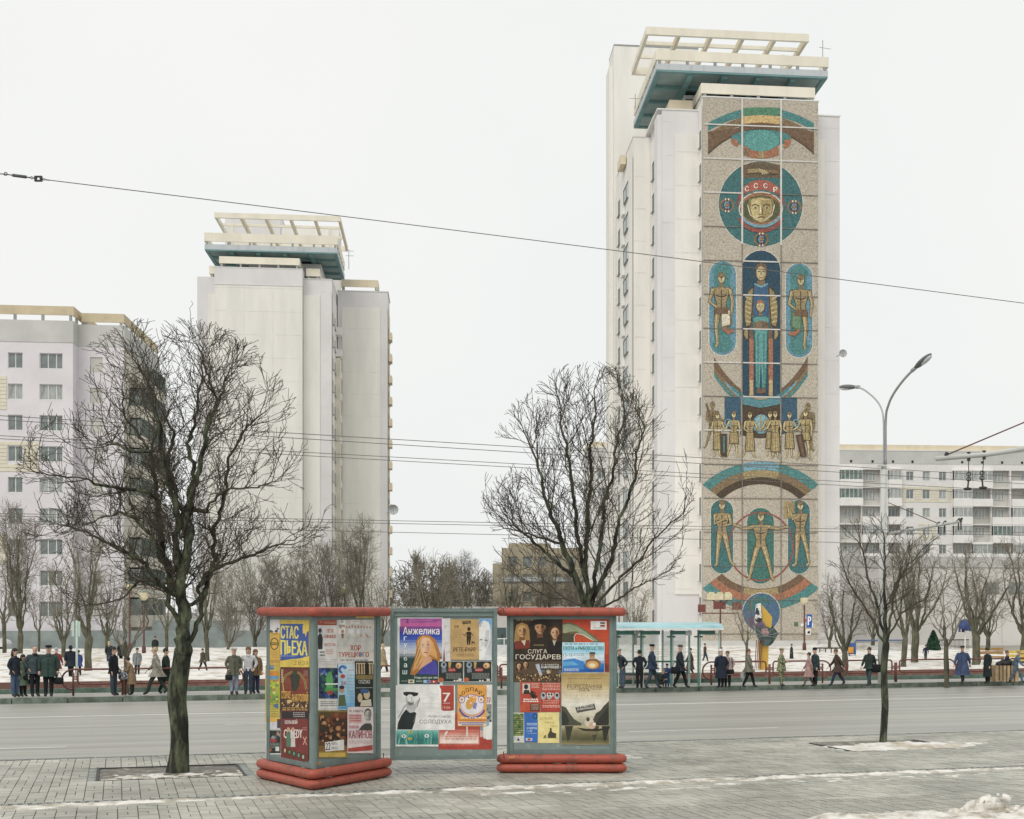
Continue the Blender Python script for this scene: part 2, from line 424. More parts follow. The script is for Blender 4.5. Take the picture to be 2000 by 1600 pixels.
for i, v in enumerate(b.V):
    p = Vector(v); o_ = (p-Vector((hc.x, hc.y+.1, 0))); o_.normalize(); d = .10*mn.noise(p*3.5)+.05*mn.noise(p*8)+.028*mn.noise(p*19)+.014*mn.noise(p*40); p = p+o_*d; b.V[i] = tuple(p)
tag(b.build('snow_heap', SNOW2, smooth=True), 'lumpy heap of ploughed dirty snow at the bottom right corner of the near pavement', 'snow heap')
# far pavement, kerbs, planted strip
KZ = .07
KERBF = mat('far_kerb_stone', (.13, .16, .13), rough=.8, var=.35, scale=3, rnd=.3)
fp_ = MB().box(-300, 400, TK1+.2, 61.0, -.3, KZ-.01, fr=st).build('far_pavement', PAV2, kind='structure')
for i in range(44):
    s = -34+i*1.9; MB().box(s, s+1.86, TK1, TK1+.22, -.2, KZ+.02*hsh(i), fr=st).build('kerb_stone', KERBF, fp_)
GREENK = mat('mossy_edging', (.10, .15, .12), rough=.8, var=.35, scale=3)
BRK = mat('brown_edging', (.17, .095, .075), rough=.8, var=.3, scale=3)
MB().box(-13, 90, 61.0, 61.25, -.1, .24, fr=st).build('planter_edging', GREENK, fp_)
MB().box(-11, 90, 64.6, 64.85, -.1, .34, fr=st).build('planter_edging', BRK, fp_)
MB().box(-300, 400, 61.0, 130, -.3, -.0, fr=st).build('square_ground', mat('wet_ground', (.30, .28, .25), var=.25, scale=.8), kind='structure')
def field(s, t):
    p = st(s, t); px = CX+FP*p.x/p.y; py = CY+FP*CH/p.y
    h = .16+.10*nse(s*.25, t*.22)+.07*nse(s*.9, t*.8)+.05*nse(s*2.6, t*2.4)
    if t < 65.2: h -= .14
    h += .35*max(0, min(1, (t-85)/20))
    if px < 118 and t < 72: h = -.1
    if 88 < t < 90.5 and s < 22: h = -.1
    d = abs(t-(66+(s+20)*.95)); 
    if d < 1.6: h -= .3*(1-d/1.6)
    return h
hfield('snow_field', -32, 62, 61.3, 116, .42, .42, field, SNOW, kind='structure')
# ---------------------------------------------------------------- trees
BARK = mat('bark', (.075, .07, .05), rough=.9, scale=5, bump=1, bscale=30, col2=(.14, .14, .09), thr=(.40, .62), stretch=(1, 1, .35))
BARKD = mat('bark_dark', (.02, .022, .016), rough=.9, scale=6, bump=1, bscale=30, col2=(.13, .15, .085), thr=(.45, .66), stretch=(1, 1, .3), detail=9)
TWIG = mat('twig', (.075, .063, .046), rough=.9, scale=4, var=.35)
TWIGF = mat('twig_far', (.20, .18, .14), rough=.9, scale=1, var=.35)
BARKF = mat('bark_far', (.075, .08, .055), rough=.9, scale=2, var=.4)
def colonize(seeds, att, step, infl, kill, iters, rng, jit=.25, up=.0):
    P = []; par = []
    for pts in seeds:
        pts = [np.array(p, float) for p in pts]
        if P:
            A = np.array(P); k = int(np.argmin(((A-pts[0])**2).sum(1))); prev = k
        else: P.append(pts[0]); par.append(-1); prev = 0
        cur = P[prev]
        for q in pts[1:]:
            d = q-cur; n = max(1, int(round(np.linalg.norm(d)/step)))
            for i in range(1, n+1): P.append(cur+d*i/n+(rng.normal(0, step*(.16 if len(P) > 30 else .03), 3)*np.array([1,1,.4]) if i < n else 0)); par.append(prev); prev = len(P)-1
            cur = q
    A = np.array(att); N = len(A); dn = np.full(N, 1e9); idn = np.zeros(N, int)
    new = list(range(len(P))); kids = {}
    for it in range(iters):
        if not new or len(A) == 0: break
        Q = np.array([P[i] for i in new])
        for c0 in range(0, len(Q), 400):
            q = Q[c0:c0+400]; D = ((A[:, None, :]-q[None])**2).sum(2); j = D.argmin(1); m = D[np.arange(len(A)), j]
            u = m < dn; dn[u] = m[u]; idn[u] = np.array(new[c0:c0+400])[j[u]]
        keep = dn > kill*kill; A = A[keep]; dn = dn[keep]; idn = idn[keep]
        act = dn < infl*infl
        if not act.any(): break
        dirs = {}
        V_ = A[act]; I_ = idn[act]; PP = np.array([P[i] for i in I_]); D = V_-PP; D /= np.linalg.norm(D, axis=1)[:, None]
        for i, d in zip(I_, D): dirs[i] = dirs.get(i, 0)+d
        new = []
        for i, d in dirs.items():
            if kids.get(i, 0) >= 3: continue
            d = d/(np.linalg.norm(d)+1e-9)+rng.normal(0, jit, 3)+np.array([0, 0, up]); d /= np.linalg.norm(d)
            if par[i] >= 0:
                e = P[i]-P[par[i]]; d = d+1.0*e/(np.linalg.norm(e)+1e-9); d /= np.linalg.norm(d)
            P.append(P[i]+d*step); par.append(i); kids[i] = kids.get(i, 0)+1; new.append(len(P)-1)
    return P, par
def grow(seeds, inside, rng, L0, gaps, lens, ang, up, jit, step=.09, zmin=0, wob=.05):
    P = []; par = []; limb = []
    for k, pts in enumerate(seeds):
        pts = [np.array(p, float) for p in pts]
        if P: A = np.array(P); prev = int(np.argmin(((A-pts[0])**2).sum(1)))
        else: P.append(pts[0]); par.append(-1); prev = 0; limb.append(None)
        # rounded path through the given points
        C_ = [pts[0]]+pts+[pts[-1]]; path = []
        for i in range(1, len(C_)-2):
            n = max(2, int(np.linalg.norm(C_[i+1]-C_[i])/step))
            for q in range(1, n+1):
                t = q/n; path.append(.5*((2*C_[i])+(-C_[i-1]+C_[i+1])*t+(2*C_[i-1]-5*C_[i]+4*C_[i+1]-C_[i+2])*t*t+(-C_[i-1]+3*C_[i]-3*C_[i+1]+C_[i+2])*t**3))
        w_ = np.zeros(3); tot = len(path)
        for i, p in enumerate(path):
            if k > 0: w_ = w_*.93+rng.normal(0, wob*.35, 3); w_[2] *= .5
            P.append(p+w_); par.append(prev); prev = len(P)-1; limb.append((k, i/tot, tot))
    todo = []
    n0 = len(P)
    for i in range(1, n0):
        k, t, tot = limb[i]
        if k == 0 or P[i][2] < zmin or t < .12: continue
        if rng.random() < step/gaps[0]*(.6+.8*t):
            d = P[i]-P[par[i]]; todo.append((i, d/(np.linalg.norm(d)+1e-9), lens[0]*rng.uniform(.45, 1.15)*(1.15-.55*t), 0))
        if t > 1-1.5/tot:
            for _ in range(3):
                d = P[i]-P[par[i]]; todo.append((i, d/(np.linalg.norm(d)+1e-9), lens[0]*rng.uniform(.3, .7), 0))
    while todo:
        i, d, L, lv = todo.pop(0)
        a = rng.normal(0, 1, 3); a -= d*a.dot(d); a /= np.linalg.norm(a)+1e-9
        th = math.radians(rng.uniform(*ang)); v = d*math.cos(th)+a*math.sin(th)
        st_ = step if lv < 2 else step*.8; n = max(2, int(L/st_)); j = i; since = 0
        for q in range(n):
            v = v+rng.normal(0, jit, 3)+np.array([0, 0, up*(1.4-v[2])*.5]); v /= np.linalg.norm(v); p = P[j]+v*st_
            if not inside(p): break
            P.append(p); par.append(j); j = len(P)-1; t = q/n
            if lv < len(gaps)-1 and t > .12 and rng.random() < st_/gaps[lv+1]:
                todo.append((j, v.copy(), lens[lv+1]*rng.uniform(.5, 1.3)*(1.1-.4*t), lv+1))
    return P, par
def gtree(mname, seeds, inside, seed, rtip, expo, rbase, L0, gaps, lens, ang=(28, 58), up=.10, jit=.07, zmin=1, tthr=.03, sides=(9, 4, 3), knobs=0, mt=None, mc=None, step=.09, wob=.05):
    rng = np.random.default_rng(seed); P, par = grow(seeds, inside, rng, L0, gaps, lens, ang, up, jit, step, zmin, wob)
    o = treemesh(P, par, rtip, expo, rbase, 0, rng, .3, knobs, tthr=tthr, sides=sides)
    return [mkmesh(mname+n_, V, F, m, None, True) for n_, (V, F), m in (('_trunk', o[0], mt or BARK), ('_crown', o[1], mc or TWIG))]
def ellip(c, r, zlo=0): return lambda p: ((p[0]-c[0])/r[0])**2+((p[1]-c[1])/r[1])**2+((p[2]-c[2])/r[2])**2 < 1 and p[2] > zlo
def treemesh(P, par, rtip, expo, rbase, spurs, rng, slen=.3, knobs=0, flare=1.25, tthr=.03, sides=(9, 4, 3)):
    n = len(P); P = [np.array(p) for p in P]; kids = [[] for _ in range(n)]
    for i, p in enumerate(par):
        if p >= 0: kids[p].append(i)
    acc = np.zeros(n)
    for i in range(n-1, -1, -1):
        if not kids[i]: acc[i] = rtip**expo
        if par[i] >= 0: acc[par[i]] += acc[i]
    rad = acc**(1/expo); rad = np.maximum(rbase*(rad/rad[0])**1.06, rtip*.95)
    for i in range(n):
        if kids[i]:
            q = max(kids[i], key=lambda z: rad[z])
            if rad[i] > .03: rad[q] = max(rad[q], rad[i]*.9)
    for i in range(n):
        if P[i][2]-P[0][2] < .5: rad[i] *= 1+(flare-1)*(1-(P[i][2]-P[0][2])/.5)**2
    # spurs
    if spurs:
        cand = [i for i in range(n) if rad[i] < .035 and par[i] >= 0]
        for _ in range(spurs):
            i = cand[int(rng.random()*len(cand))]; e = P[i]-P[par[i]]; e /= np.linalg.norm(e)+1e-9
            d = e+rng.normal(0, .55, 3)+np.array([0, 0, .35]); d /= np.linalg.norm(d); L = slen*rng.uniform(.5, 1.4); j = i
            for q in range(3):
                P.append(P[j]+d*L/3); par.append(j); rad = np.append(rad, rtip*(1.0-.22*q)); d = d+rng.normal(0, .2, 3)+np.array([0, 0, .18]); d /= np.linalg.norm(d); j = len(P)-1
    if knobs:
        cand = [i for i in range(n) if .012 < rad[i] < .06 and P[i][2]-P[0][2] > 2.2]
        for _ in range(knobs):
            i = cand[int(rng.random()*len(cand))]
            rad[i] *= 1.5
            for q in range(int(rng.uniform(4, 9))):
                d = rng.normal(0, .7, 3)+np.array([0, 0, .65]); d /= np.linalg.norm(d); L = rng.uniform(.3, .85); j = i
                for w_ in range(4):
                    P.append(P[j]+d*L/4); par.append(j); rad = np.append(rad, rtip*(1.5-.28*w_)); d = d+rng.normal(0, .12, 3)+np.array([0, 0, .22]); d /= np.linalg.norm(d); j = len(P)-1
    n = len(P); kids = [[] for _ in range(n)]
    for i, p in enumerate(par):
        if p >= 0: kids[p].append(i)
    out = [[[], []], [[], []]]
    # chains
    stack = [(0, None)]
    while stack:
        i, frm = stack.pop()
        ch = [frm] if frm is not None else []; ch.append(i)
        while kids[i]:
            ks = sorted(kids[i], key=lambda q: -rad[q]); 
            for q in ks[1:]: stack.append((q, i))
            i = ks[0]; ch.append(i)
        if len(ch) < 2: continue
        rs = [rad[q] for q in ch]
        if frm is not None: rs[0] = min(rs[0], rs[1]*1.15)
        # split by thickness into trunk part / crown part
        cut = len(ch)
        for q in range(len(ch)):
            if rs[q] < tthr: cut = q; break
        segs = []
        if cut > 1: segs.append((0, ch[:cut+1] if cut < len(ch) else ch, 0))
        if cut < len(ch)-1 or cut <= 1: segs.append((1, ch[max(cut-0, 0):] if cut > 1 else ch, max(cut, 0) if cut > 1 else 0))
        for part, c, off in segs:
            if len(c) < 2: continue
            V, F = out[part]; r0 = rs[off]; S = sides[0] if r0 > .07 else (sides[0]-3 if r0 > .03 else (sides[1] if r0 > .012 else sides[2]))
            base = len(V); up = None; K = len(c)
            for a in range(K):
                d = P[c[min(a+1, K-1)]]-P[c[max(a-1, 0)]]; d = d/(np.linalg.norm(d)+1e-9)
                if up is None: up = np.array([1., 0, 0]) if abs(d[0]) < .8 else np.array([0, 1., 0])
                x = np.cross(up, d); x /= np.linalg.norm(x)+1e-9; y = np.cross(d, x); up = y
                r = rs[off+a]
                for s_ in range(S):
                    t = 6.28318*s_/S; rk = r*(1+(.10*math.sin(3*t+P[c[a]][2]*4+c[0]) if r > .05 else 0))
                    v = P[c[a]]+(x*math.cos(t)+y*math.sin(t))*rk; V.append((v[0], v[1], v[2]))
            for a in range(K-1):
                for s_ in range(S):
                    s2 = (s_+1) % S; F.append((base+a*S+s_, base+a*S+s2, base+(a+1)*S+s2, base+(a+1)*S+s_))
    return out
def envelope(n, c, r, rng, shell=.5, lo=None, fn=None):
    A = []
    while len(A) < n:
        v = rng.normal(0, 1, 3); v /= np.linalg.norm(v); q = rng.random()**shell
        p = np.array(c)+v*np.array(r)*q
        if lo and p[2] < lo: continue
        if fn and not fn(p): continue
        A.append(p)
    return A
def mktree(mname, seeds, att, step, infl, kill, iters, seed, rtip, expo, rbase, spurs, slen=.3, knobs=0, mt=None, mc=None, tthr=.03, jit=.25, up=0, sides=(9, 4, 3)):
    rng = np.random.default_rng(seed)
    att = att(rng) if callable(att) else att
    P, par = colonize(seeds, att, step, infl, kill, iters, rng, jit, up)
    o = treemesh(P, par, rtip, expo, rbase, spurs, rng, slen, knobs, tthr=tthr, sides=sides)
    return [mkmesh(mname+n_, V, F, m, None, True) for n_, (V, F), m in (('_trunk', o[0], mt or BARK), ('_crown', o[1], mc or TWIG))]
def tree(name, mm, loc, label, sc_=1.0, rz=0, group=None, wide=1.0):
    r = empty(name, loc, label, 'tree', group)
    for nm, me in zip(('trunk', 'crown'), mm):
        o = linkobj(nm, me, r, rz=rz); o.scale = (sc_*wide, sc_*wide, sc_)
    return r
# the three street trees on the near pavement: limbs laid out first, branches grown from them
def limbs(base, sc_px, L, y0, x0, depth):
    """limbs given in metres from the trunk foot, in the picture plane, with a depth of their own"""
    return [[(x, d*t/max(1, len(pts)-1), z) for t, (x, z) in enumerate(pts)] for pts, d in zip(L, depth)]
def px2m(L, x0, y0, s): return [[((x-x0)/s, (y0-y)/s) for x, y in pts] for pts in L]
LA = [[(348, 1508), (350, 1420), (347, 1340), (357, 1270)], [(357, 1270), (352, 1200), (338, 1150), (325, 1090), (312, 1030), (296, 960), (270, 880), (238, 830), (215, 790), (196, 740), (150, 700)],
      [(357, 1270), (372, 1180), (368, 1090), (366, 1000), (398, 900), (425, 800), (450, 740), (470, 690), (505, 665)],
      [(357, 1270), (385, 1180), (400, 1120), (408, 1040), (420, 930), (432, 860), (480, 800), (560, 760)],
      [(357, 1270), (360, 1150), (345, 1050), (340, 960), (330, 840), (318, 760), (295, 700), (286, 665)],
      [(352, 1230), (330, 1160), (300, 1100), (240, 1060), (180, 1030), (130, 1050)],
      [(330, 1140), (270, 1130), (200, 1170), (120, 1182)],
      [(372, 1180), (400, 1110), (450, 1090), (520, 1060), (570, 1040), (600, 1040)],
      [(366, 1010), (372, 930), (360, 860), (368, 780), (380, 700), (372, 665)],
      [(296, 960), (220, 945), (150, 930), (80, 920)], [(400, 1000), (450, 960), (520, 950), (590, 940)],
      [(270, 880), (200, 850), (140, 850), (100, 800)], [(320, 1070), (250, 1000), (190, 1000), (110, 1020)],
      [(425, 800), (400, 720), (385, 660), (400, 600)], [(338, 1150), (345, 1080), (325, 980), (300, 900), (290, 800), (250, 740), (215, 690)]]
dep = [0, .9, -.5, .8, -.6, -1.4, .9, 1.3, .7, -.9, -1.2, 1.4, 1.2, -.9, 1.6]
s0 = 97.8
seedsA = limbs(None, 0, px2m(LA, 348, 1508, s0), 0, 0, dep)
mmA = gtree('street_tree_a', seedsA, lambda p: ellip((-.05, 0, 5.35), (3.15, 2.5, 3.85), 2.6)(p), 3, .0056, 2.0, .185, 0, (.155, .14, .13), (1.5, .68, .32), up=.13, jit=.10, zmin=2.7, knobs=60, mt=BARKD, wob=.09)
tree('street_tree', mmA, tuple(gp(348, 1508, -.03)), 'big bare tree with knobbly pruned limbs in the square pit, left of the poster columns')
LB = [[(1150, 1480), (1150, 1330), (1150, 1190)], [(1150, 1190), (1148, 1050), (1146, 950), (1150, 850), (1155, 800), (1157, 750)],
      [(1150, 1190), (1125, 1130), (1100, 1060), (1060, 960), (1030, 870), (1000, 790)], [(1150, 1190), (1130, 1100), (1115, 980), (1100, 870), (1085, 760)],
      [(1150, 1200), (1190, 1120), (1215, 1020), (1250, 920), (1260, 820)], [(1150, 1200), (1210, 1130), (1270, 1060), (1320, 1000)],
      [(1150, 1190), (1170, 1080), (1200, 950), (1215, 840), (1210, 760)], [(1125, 1130), (1060, 1070), (1000, 1010), (960, 960)],
      [(1150, 1195), (1220, 1160), (1280, 1130), (1320, 1110)], [(1100, 1060), (1030, 1040), (970, 1030)], [(1150, 1190), (1080, 1150), (1030, 1100)]]
s1 = 285/3.2
mmB = gtree('street_tree_b', limbs(None, 0, px2m(LB, 1150, 1480, s1), 0, 0, [0, .3, -.8, .7, .8, -.8, -.7, .8, .9, -.7, 1.2]),
             ellip((0, 0, 5.6), (2.4, 2.2, 3.2), 3.0), 11, .0055, 2.0, .15, 0, (.145, .135, .13), (1.45, .62, .30), ang=(22, 48), up=.10, jit=.075, zmin=3.2, mt=BARKD, wob=.06)
p = gp(1150, 1480, -.03); tree('street_tree', mmB, tuple(p), 'bare tree with a full fan-shaped crown rising behind the right poster column')
LC = [[(1725, 1455), (1728, 1380), (1727, 1300), (1730, 1260)], [(1730, 1260), (1718, 1180), (1705, 1120), (1690, 1060), (1665, 1030)], [(1730, 1260), (1735, 1180), (1750, 1120), (1790, 1080), (1830, 1050)],
      [(1730, 1262), (1700, 1210), (1660, 1160), (1640, 1120)], [(1730, 1255), (1765, 1200), (1800, 1180), (1830, 1160)], [(1730, 1250), (1728, 1150), (1730, 1080), (1728, 1020)], [(1735, 1180), (1760, 1130), (1800, 1090)]]
s2 = 260/3.2
mmC = gtree('street_tree_c', limbs(None, 0, px2m(LC, 1725, 1455, s2), 0, 0, [0, .5, -.4, -.6, .7, .2, .6]),
             ellip((0, 0, 3.95), (1.75, 1.5, 1.75), 2.2), 5, .0055, 1.95, .085, 0, (.20, .17, .16), (.95, .45, .24), ang=(25, 50), up=.10, jit=.07, zmin=2.4, mt=BARKD, wob=.05)
tree('street_tree', mmC, tuple(gp(1725, 1455, -.01)), 'slim young bare tree rising from the patch of snow on the right')
# ---------------------------------------------------------------- buildings
CREAM = mat('cream_wall', (.79, .77, .725), rough=.85, var=.06, scale=.7, stretch=(1, 1, .16), bump=.2, bscale=3, detail=9)
LILAC = mat('lilac_wall', (.70, .685, .685), rough=.85, var=.05, scale=.4, stretch=(1, 1, .5))
LILW = mat('pale_lilac_wall', (.70, .67, .695), rough=.85, var=.05, scale=.4, bump=.1, bscale=3)
GREYW = mat('grey_wall', (.54, .54, .52), rough=.85, var=.07, scale=.5)
YEL = mat('cream_parapet', (.68, .60, .45), rough=.85, var=.07, scale=.8, stretch=(1, 1, .3))
YELP = mat('pale_parapet', (.78, .735, .62), rough=.85, var=.06, scale=.8, stretch=(1, 1, .3))
OCH = mat('ochre_parapet', (.56, .48, .33), rough=.85, var=.1, scale=.8)
BRICKC = mat('cream_brick', (.70, .66, .53), rough=.85, var=.06, scale=2)
TEAL = mat('teal_soffit', (.29, .38, .38), rough=.8, var=.12, scale=.6)
TEALB = mat('teal_beam', (.18, .32, .33), rough=.8, var=.12, scale=.8)
FASC = mat('grey_fascia', (.52, .56, .58), rough=.7, col2=(.36, .40, .42), scale=1.5, thr=(.5, .8), stretch=(1, 1, .2))
STONE = mat('grey_plinth', (.27, .31, .30), rough=.8, var=.15, scale=1)
GLASS = mat('window_glass', (.19, .22, .215), rough=.12, var=.3, scale=.6, spec=.6)
GLASSC = mat('curtained_glass', (.46, .48, .46), rough=.2, col2=(.2, .23, .23), scale=2.2, stretch=(6, 6, .6), thr=(.4, .65), spec=.6)
GLASSG = mat('green_glass', (.13, .18, .165), rough=.15, var=.4, scale=1.2, spec=.6)
DARKG = mat('dark_green_metal', (.15, .19, .17), rough=.6)
FRW = mat('window_frame_white', (.72, .72, .70), rough=.5, var=.03)
FRD = mat('window_frame_grey', (.30, .31, .30), rough=.5, var=.1)
BALC = mat('white_balcony', (.80, .79, .76), rough=.8, var=.05, scale=.6)
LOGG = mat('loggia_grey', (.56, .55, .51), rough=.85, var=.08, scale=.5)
wcache = {}
def window_mesh(wd, h, n, fm, gm, t=.06):
    k = (round(wd, 2), round(h, 2), n, fm.name, gm.name)
    if k in wcache: return wcache[k]
    b = MB(); b.box(0, wd, 0, .07, 0, t).box(0, wd, 0, .07, h-t, h).box(0, t, .002, .068, t, h-t).box(wd-t, wd, .002, .068, t, h-t)
    for i in range(1, n):
        x = wd*(i/n if n != 3 else (.36*i)); b.box(x-t*.6, x+t*.6, .004, .066, t, h-t)
    g = MB(); g.quad([(t*.5, .04, t*.5), (wd-t*.5, .04, t*.5), (wd-t*.5, .04, h-t*.5), (t*.5, .04, h-t*.5)])
    s = MB(); s.box(-.05, wd+.05, -.16, .0, -.06, -.0)
    wcache[k] = (b.mesh('window', fm), g.mesh('pane', gm), s.mesh('sill', FRW)); return wcache[k]
def window(parent, p, ang, wd, h, n=2, fm=None, gm=None, sill=True):
    f, g, s = window_mesh(wd, h, n, fm or FRW, gm or GLASS)
    o = linkobj('window', f, parent, tuple(Vector(p)-wloc(parent)), ang)
    linkobj('pane', g, o)
    if sill: linkobj('sill', s, o)
    return o
def facade(name, parent, fr, p0, p1, z0, z1, ops, m, depth=.18, build=True, rm=None):
    """a wall face in plan from p0 to p1 with real openings; ops = (u0,u1,z0,z1,...)"""
    d = Vector((p1[0]-p0[0], p1[1]-p0[1])); L = d.length; d /= L; nr = Vector((d.y, -d.x))
    P = lambda u, z, k=0.0: fr(p0[0]+d.x*u-nr.x*k, p0[1]+d.y*u-nr.y*k, z)
    us = sorted({0, L}|{o[0] for o in ops}|{o[1] for o in ops}); zs = sorted({z0, z1}|{o[2] for o in ops}|{o[3] for o in ops})
    b = MB()
    for z_a, z_b in zip(zs, zs[1:]):
        run = None
        for u_a, u_b in list(zip(us, us[1:]))+[(None, None)]:
            hole = u_a is None or any(o[0]-1e-6 <= (u_a+u_b)/2 <= o[1]+1e-6 and o[2] <= (z_a+z_b)/2 <= o[3] for o in ops)
            if not hole:
                run = (run[0], u_b) if run else (u_a, u_b)
            elif run:
                b.quad([P(run[0], z_a), P(run[1], z_a), P(run[1], z_b), P(run[0], z_b)]); run = None
    for o in ops:
        a, c, e, f = o[:4]
        b.quad([P(a, e), P(a, e, depth), P(a, f, depth), P(a, f)]); b.quad([P(c, e), P(c, f), P(c, f, depth), P(c, e, depth)])
        b.quad([P(a, f), P(a, f, depth), P(c, f, depth), P(c, f)]); b.quad([P(a, e), P(c, e), P(c, e, depth), P(a, e, depth)])
    b.build(name, m, parent)
    ang = fr.ang+math.atan2(d.y, d.x)
    return P, ang
def fwin(parent, P, ang, o, n=2, fm=None, gm=None, sill=True, depth=.18):
    return window(parent, P(o[0], o[2], depth-.07), ang, o[1]-o[0], o[3]-o[2], n, fm, gm, sill)
def prism(name, parent, fr, pts, z0, z1, m):
    b = MB(); n = len(pts)
    b.quad([fr(a, c, z1) for a, c in pts])
    for i in range(n): b.quad([fr(*pts[i], z0), fr(*pts[(i+1) % n], z0), fr(*pts[(i+1) % n], z1), fr(*pts[i], z1)])
    return b.build(name, m, parent)
BALG = mat('balcony_glass', (.22, .26, .235), rough=.15, var=.35, scale=1.2, spec=.6)
SIDEG = mat('side_glass', (.07, .09, .09), rough=.2)
rw = random.Random(77)
def gpick(): return rw.choice([GLASS, GLASSC, GLASSC, GLASS, GLASSG])
# ---- right tower with the mosaic
FT = frame(7.0, 118.0)
tw = empty('apartment_tower', tuple(FT(4.7, 5, 0)), 'white apartment tower on the right with the mosaic mural wall and flat overhanging crown', 'tower')
Z0, ZW, ZM = -.2, 43.45, 44.1
b = MB()
b.box(0, 9.41, 0, 12, Z0, ZM, fr=FT).build('mosaic_block', CREAM, tw)
# left wing with its shallow step, right wing
b = MB(); b.box(-3.04, -.002, 1.4, 12, Z0, ZW, 0, FT).box(9.412, 11.56, 1.4, 12, Z0, ZW, 0, FT)
b.build('wing', LILAC, tw)
b = MB(); b.box(-2.0, -.004, 1.30, 1.398, 4.6, ZW-1.9, 0, FT).box(9.414, 10.3, 1.30, 1.398, 4.6, ZW-1.9, 0, FT).build('wall_panel', CREAM, tw)
def column(fr, parent, m, pa, pb, z0, z1, cols, zt, dz, n, gm=None, depth=.3, fm=None, pane_n=2):
    """side wall with columns of windows"""
    ops = []
    for (u0, u1, h) in cols:
        for i in range(n): ops.append((u0, u1, zt-dz*i-h, zt-dz*i))
    P, ang = facade('wall', parent, fr, pa, pb, z0, z1, ops, m, depth)
    for o in ops: fwin(parent, P, ang, o, pane_n, fm or FRD, gm or SIDEG, False, depth); MB().quad([P(o[0]-.1, o[2]-.02, -.16), P(o[1]+.1, o[2]-.02, -.16), P(o[1]+.1, o[2]-.02, .0), P(o[0]-.1, o[2]-.02, .0)]).quad([P(o[0]-.1, o[2]-.08, -.16), P(o[1]+.1, o[2]-.08, -.16), P(o[1]+.1, o[2]-.02, -.16), P(o[0]-.1, o[2]-.02, -.16)]).build('sill', FRD, parent)
    return P, ang
# side of the mosaic block, with windows set in it (its own skin 5 cm proud of the block)
column(FT, tw, CREAM, (-.05, 1.30), (-.05, -.0), Z0, ZM-.6, [(.25, 1.0, 1.35)], 41.6, 2.66, 15, depth=.045)
column(FT, tw, CREAM, (-3.10, 7.45), (-3.10, 1.41), Z0, ZW-.9, [(1.0, 2.1, 1.5), (3.6, 4.9, 1.5)], 40.6, 2.66, 15, depth=.055)
prism('wing', tw, FT, [(-3.05, 3.9), (-3.05, 1.41), (-3.42, 1.41), (-3.42, 3.0)], Z0, ZW-.4, LILAC)
b = MB(); b.box(-4.56, -3.042, 7.5, 19, Z0, ZW-.3, 0, FT).build('wing', CREAM, tw)
column(FT, tw, CREAM, (-4.62, 18.9), (-4.62, 7.51), Z0, ZW-1.8, [(1.2, 2.6, 1.4), (5.0, 8.5, 1.5)], 40.4, 2.66, 15, GLASSG, depth=.055)
# thin balcony fronts on the rear side
for i in range(14):
    z = 38.0-2.66*i
    MB().box(-4.85, -4.63, 12.6, 14.0, z, z+.9, 0, FT).build('balcony', BALC, tw)
b = MB(); b.box(-4.85, 3, 19.1, 23, Z0, 55.2, 0, FT).box(-4.86, 3.02, 19.08, 23.02, 55.2, 55.35, 1, FT).build('rear_slab', [CREAM, FRD], tw)
b = MB(); b.box(-5.25, -4.86, 19.4, 22, Z0, 53.4, 0, FT).build('rear_slab', CREAM, tw)
# faint sealed joints between the wall panels
JNT = mat('sealed_joint', (.69, .67, .63), var=.2, scale=1)
def joints(fr, parent, a0, a1, b_, z0, z1, dz, das):
    b = MB(); z = z0
    while z < z1: b.box(a0, a1, b_-.012, b_-.001, z, z+.035, 0, fr); z += dz
    for a in das: b.box(a, a+.035, b_-.016, b_-.0125, z0, z1, 0, fr)
    b.build('panel_joint', JNT, parent, kind='stuff')
joints(FT, tw, -1.99, -.12, 1.30, 5, ZW-2, 2.7, []); joints(FT, tw, -3.03, -2.02, 1.4, 2, ZW-.5, 2.7, []); joints(FT, tw, 10.35, 11.5, 1.4, 2, ZW-.5, 2.7, []); joints(FT, tw, -4.5, -3.5, 7.5, 2, ZW-1, 2.7, [])
# roof caps
b = MB(); b.box(-.06, 9.47, -.06, 12, ZM+.002, ZM+.1, 0, FT).box(-3.45, -.07, 1.34, 12, ZW+.002, ZW+.1, 0, FT).box(9.48, 11.62, 1.34, 12, ZW+.002, ZW+.1, 0, FT).box(-4.6, -3.5, 7.45, 19, ZW-.298, ZW-.2, 0, FT)
b.build('roof_edge', FRW, tw)
def band(fr, parent, a0, a1, b0, b1, z0, z1, m, posts=True, zr=None, th=.16):
    b = MB(); b.box(a0, a1, b0, b0+th, z0, z1, 0, fr).box(a0, a0+th, b0+th, b1, z0, z1, 0, fr).box(a1-th, a1, b0+th, b1, z0, z1, 0, fr)
    b.build('parapet_band', m, parent)
    if posts and zr is not None:
        n = max(2, int((a1-a0)/2.3)+1); b = MB()
        for i in range(n):
            a = a0+.2+(a1-a0-.6)*i/(n-1); b.box(a, a+.22, b0+.02, b0+.26, zr, z0-.002, 0, fr)
        for i in range(int((b1-b0)/2.5)):
            c = b0+1.5+i*2.4
            for a in (a0+.02, a1-.24): b.box(a, a+.22, c, c+.22, zr, z0-.002, 0, fr)
        b.build('parapet_post', FRD, parent, kind='stuff')
band(FT, tw, .0, 9.3, .55, 6.2, 44.62, 45.42, YELP, zr=ZM+.1)
band(FT, tw, -2.2, -.3, 2.9, 5.5, 43.95, 44.8, YEL, zr=ZW+.1)
band(FT, tw, -3.05, -2.5, 6.0, 11, 43.85, 44.6, YEL, zr=ZW+.1)
band(FT, tw, 9.6, 11.0, 8, 12, 43.85, 44.8, YEL, zr=ZW+.1)
MB().box(-5.1, -4.63, 12, 14.4, 42.2, 43.0, 0, FT).build('parapet_band', YEL, tw)
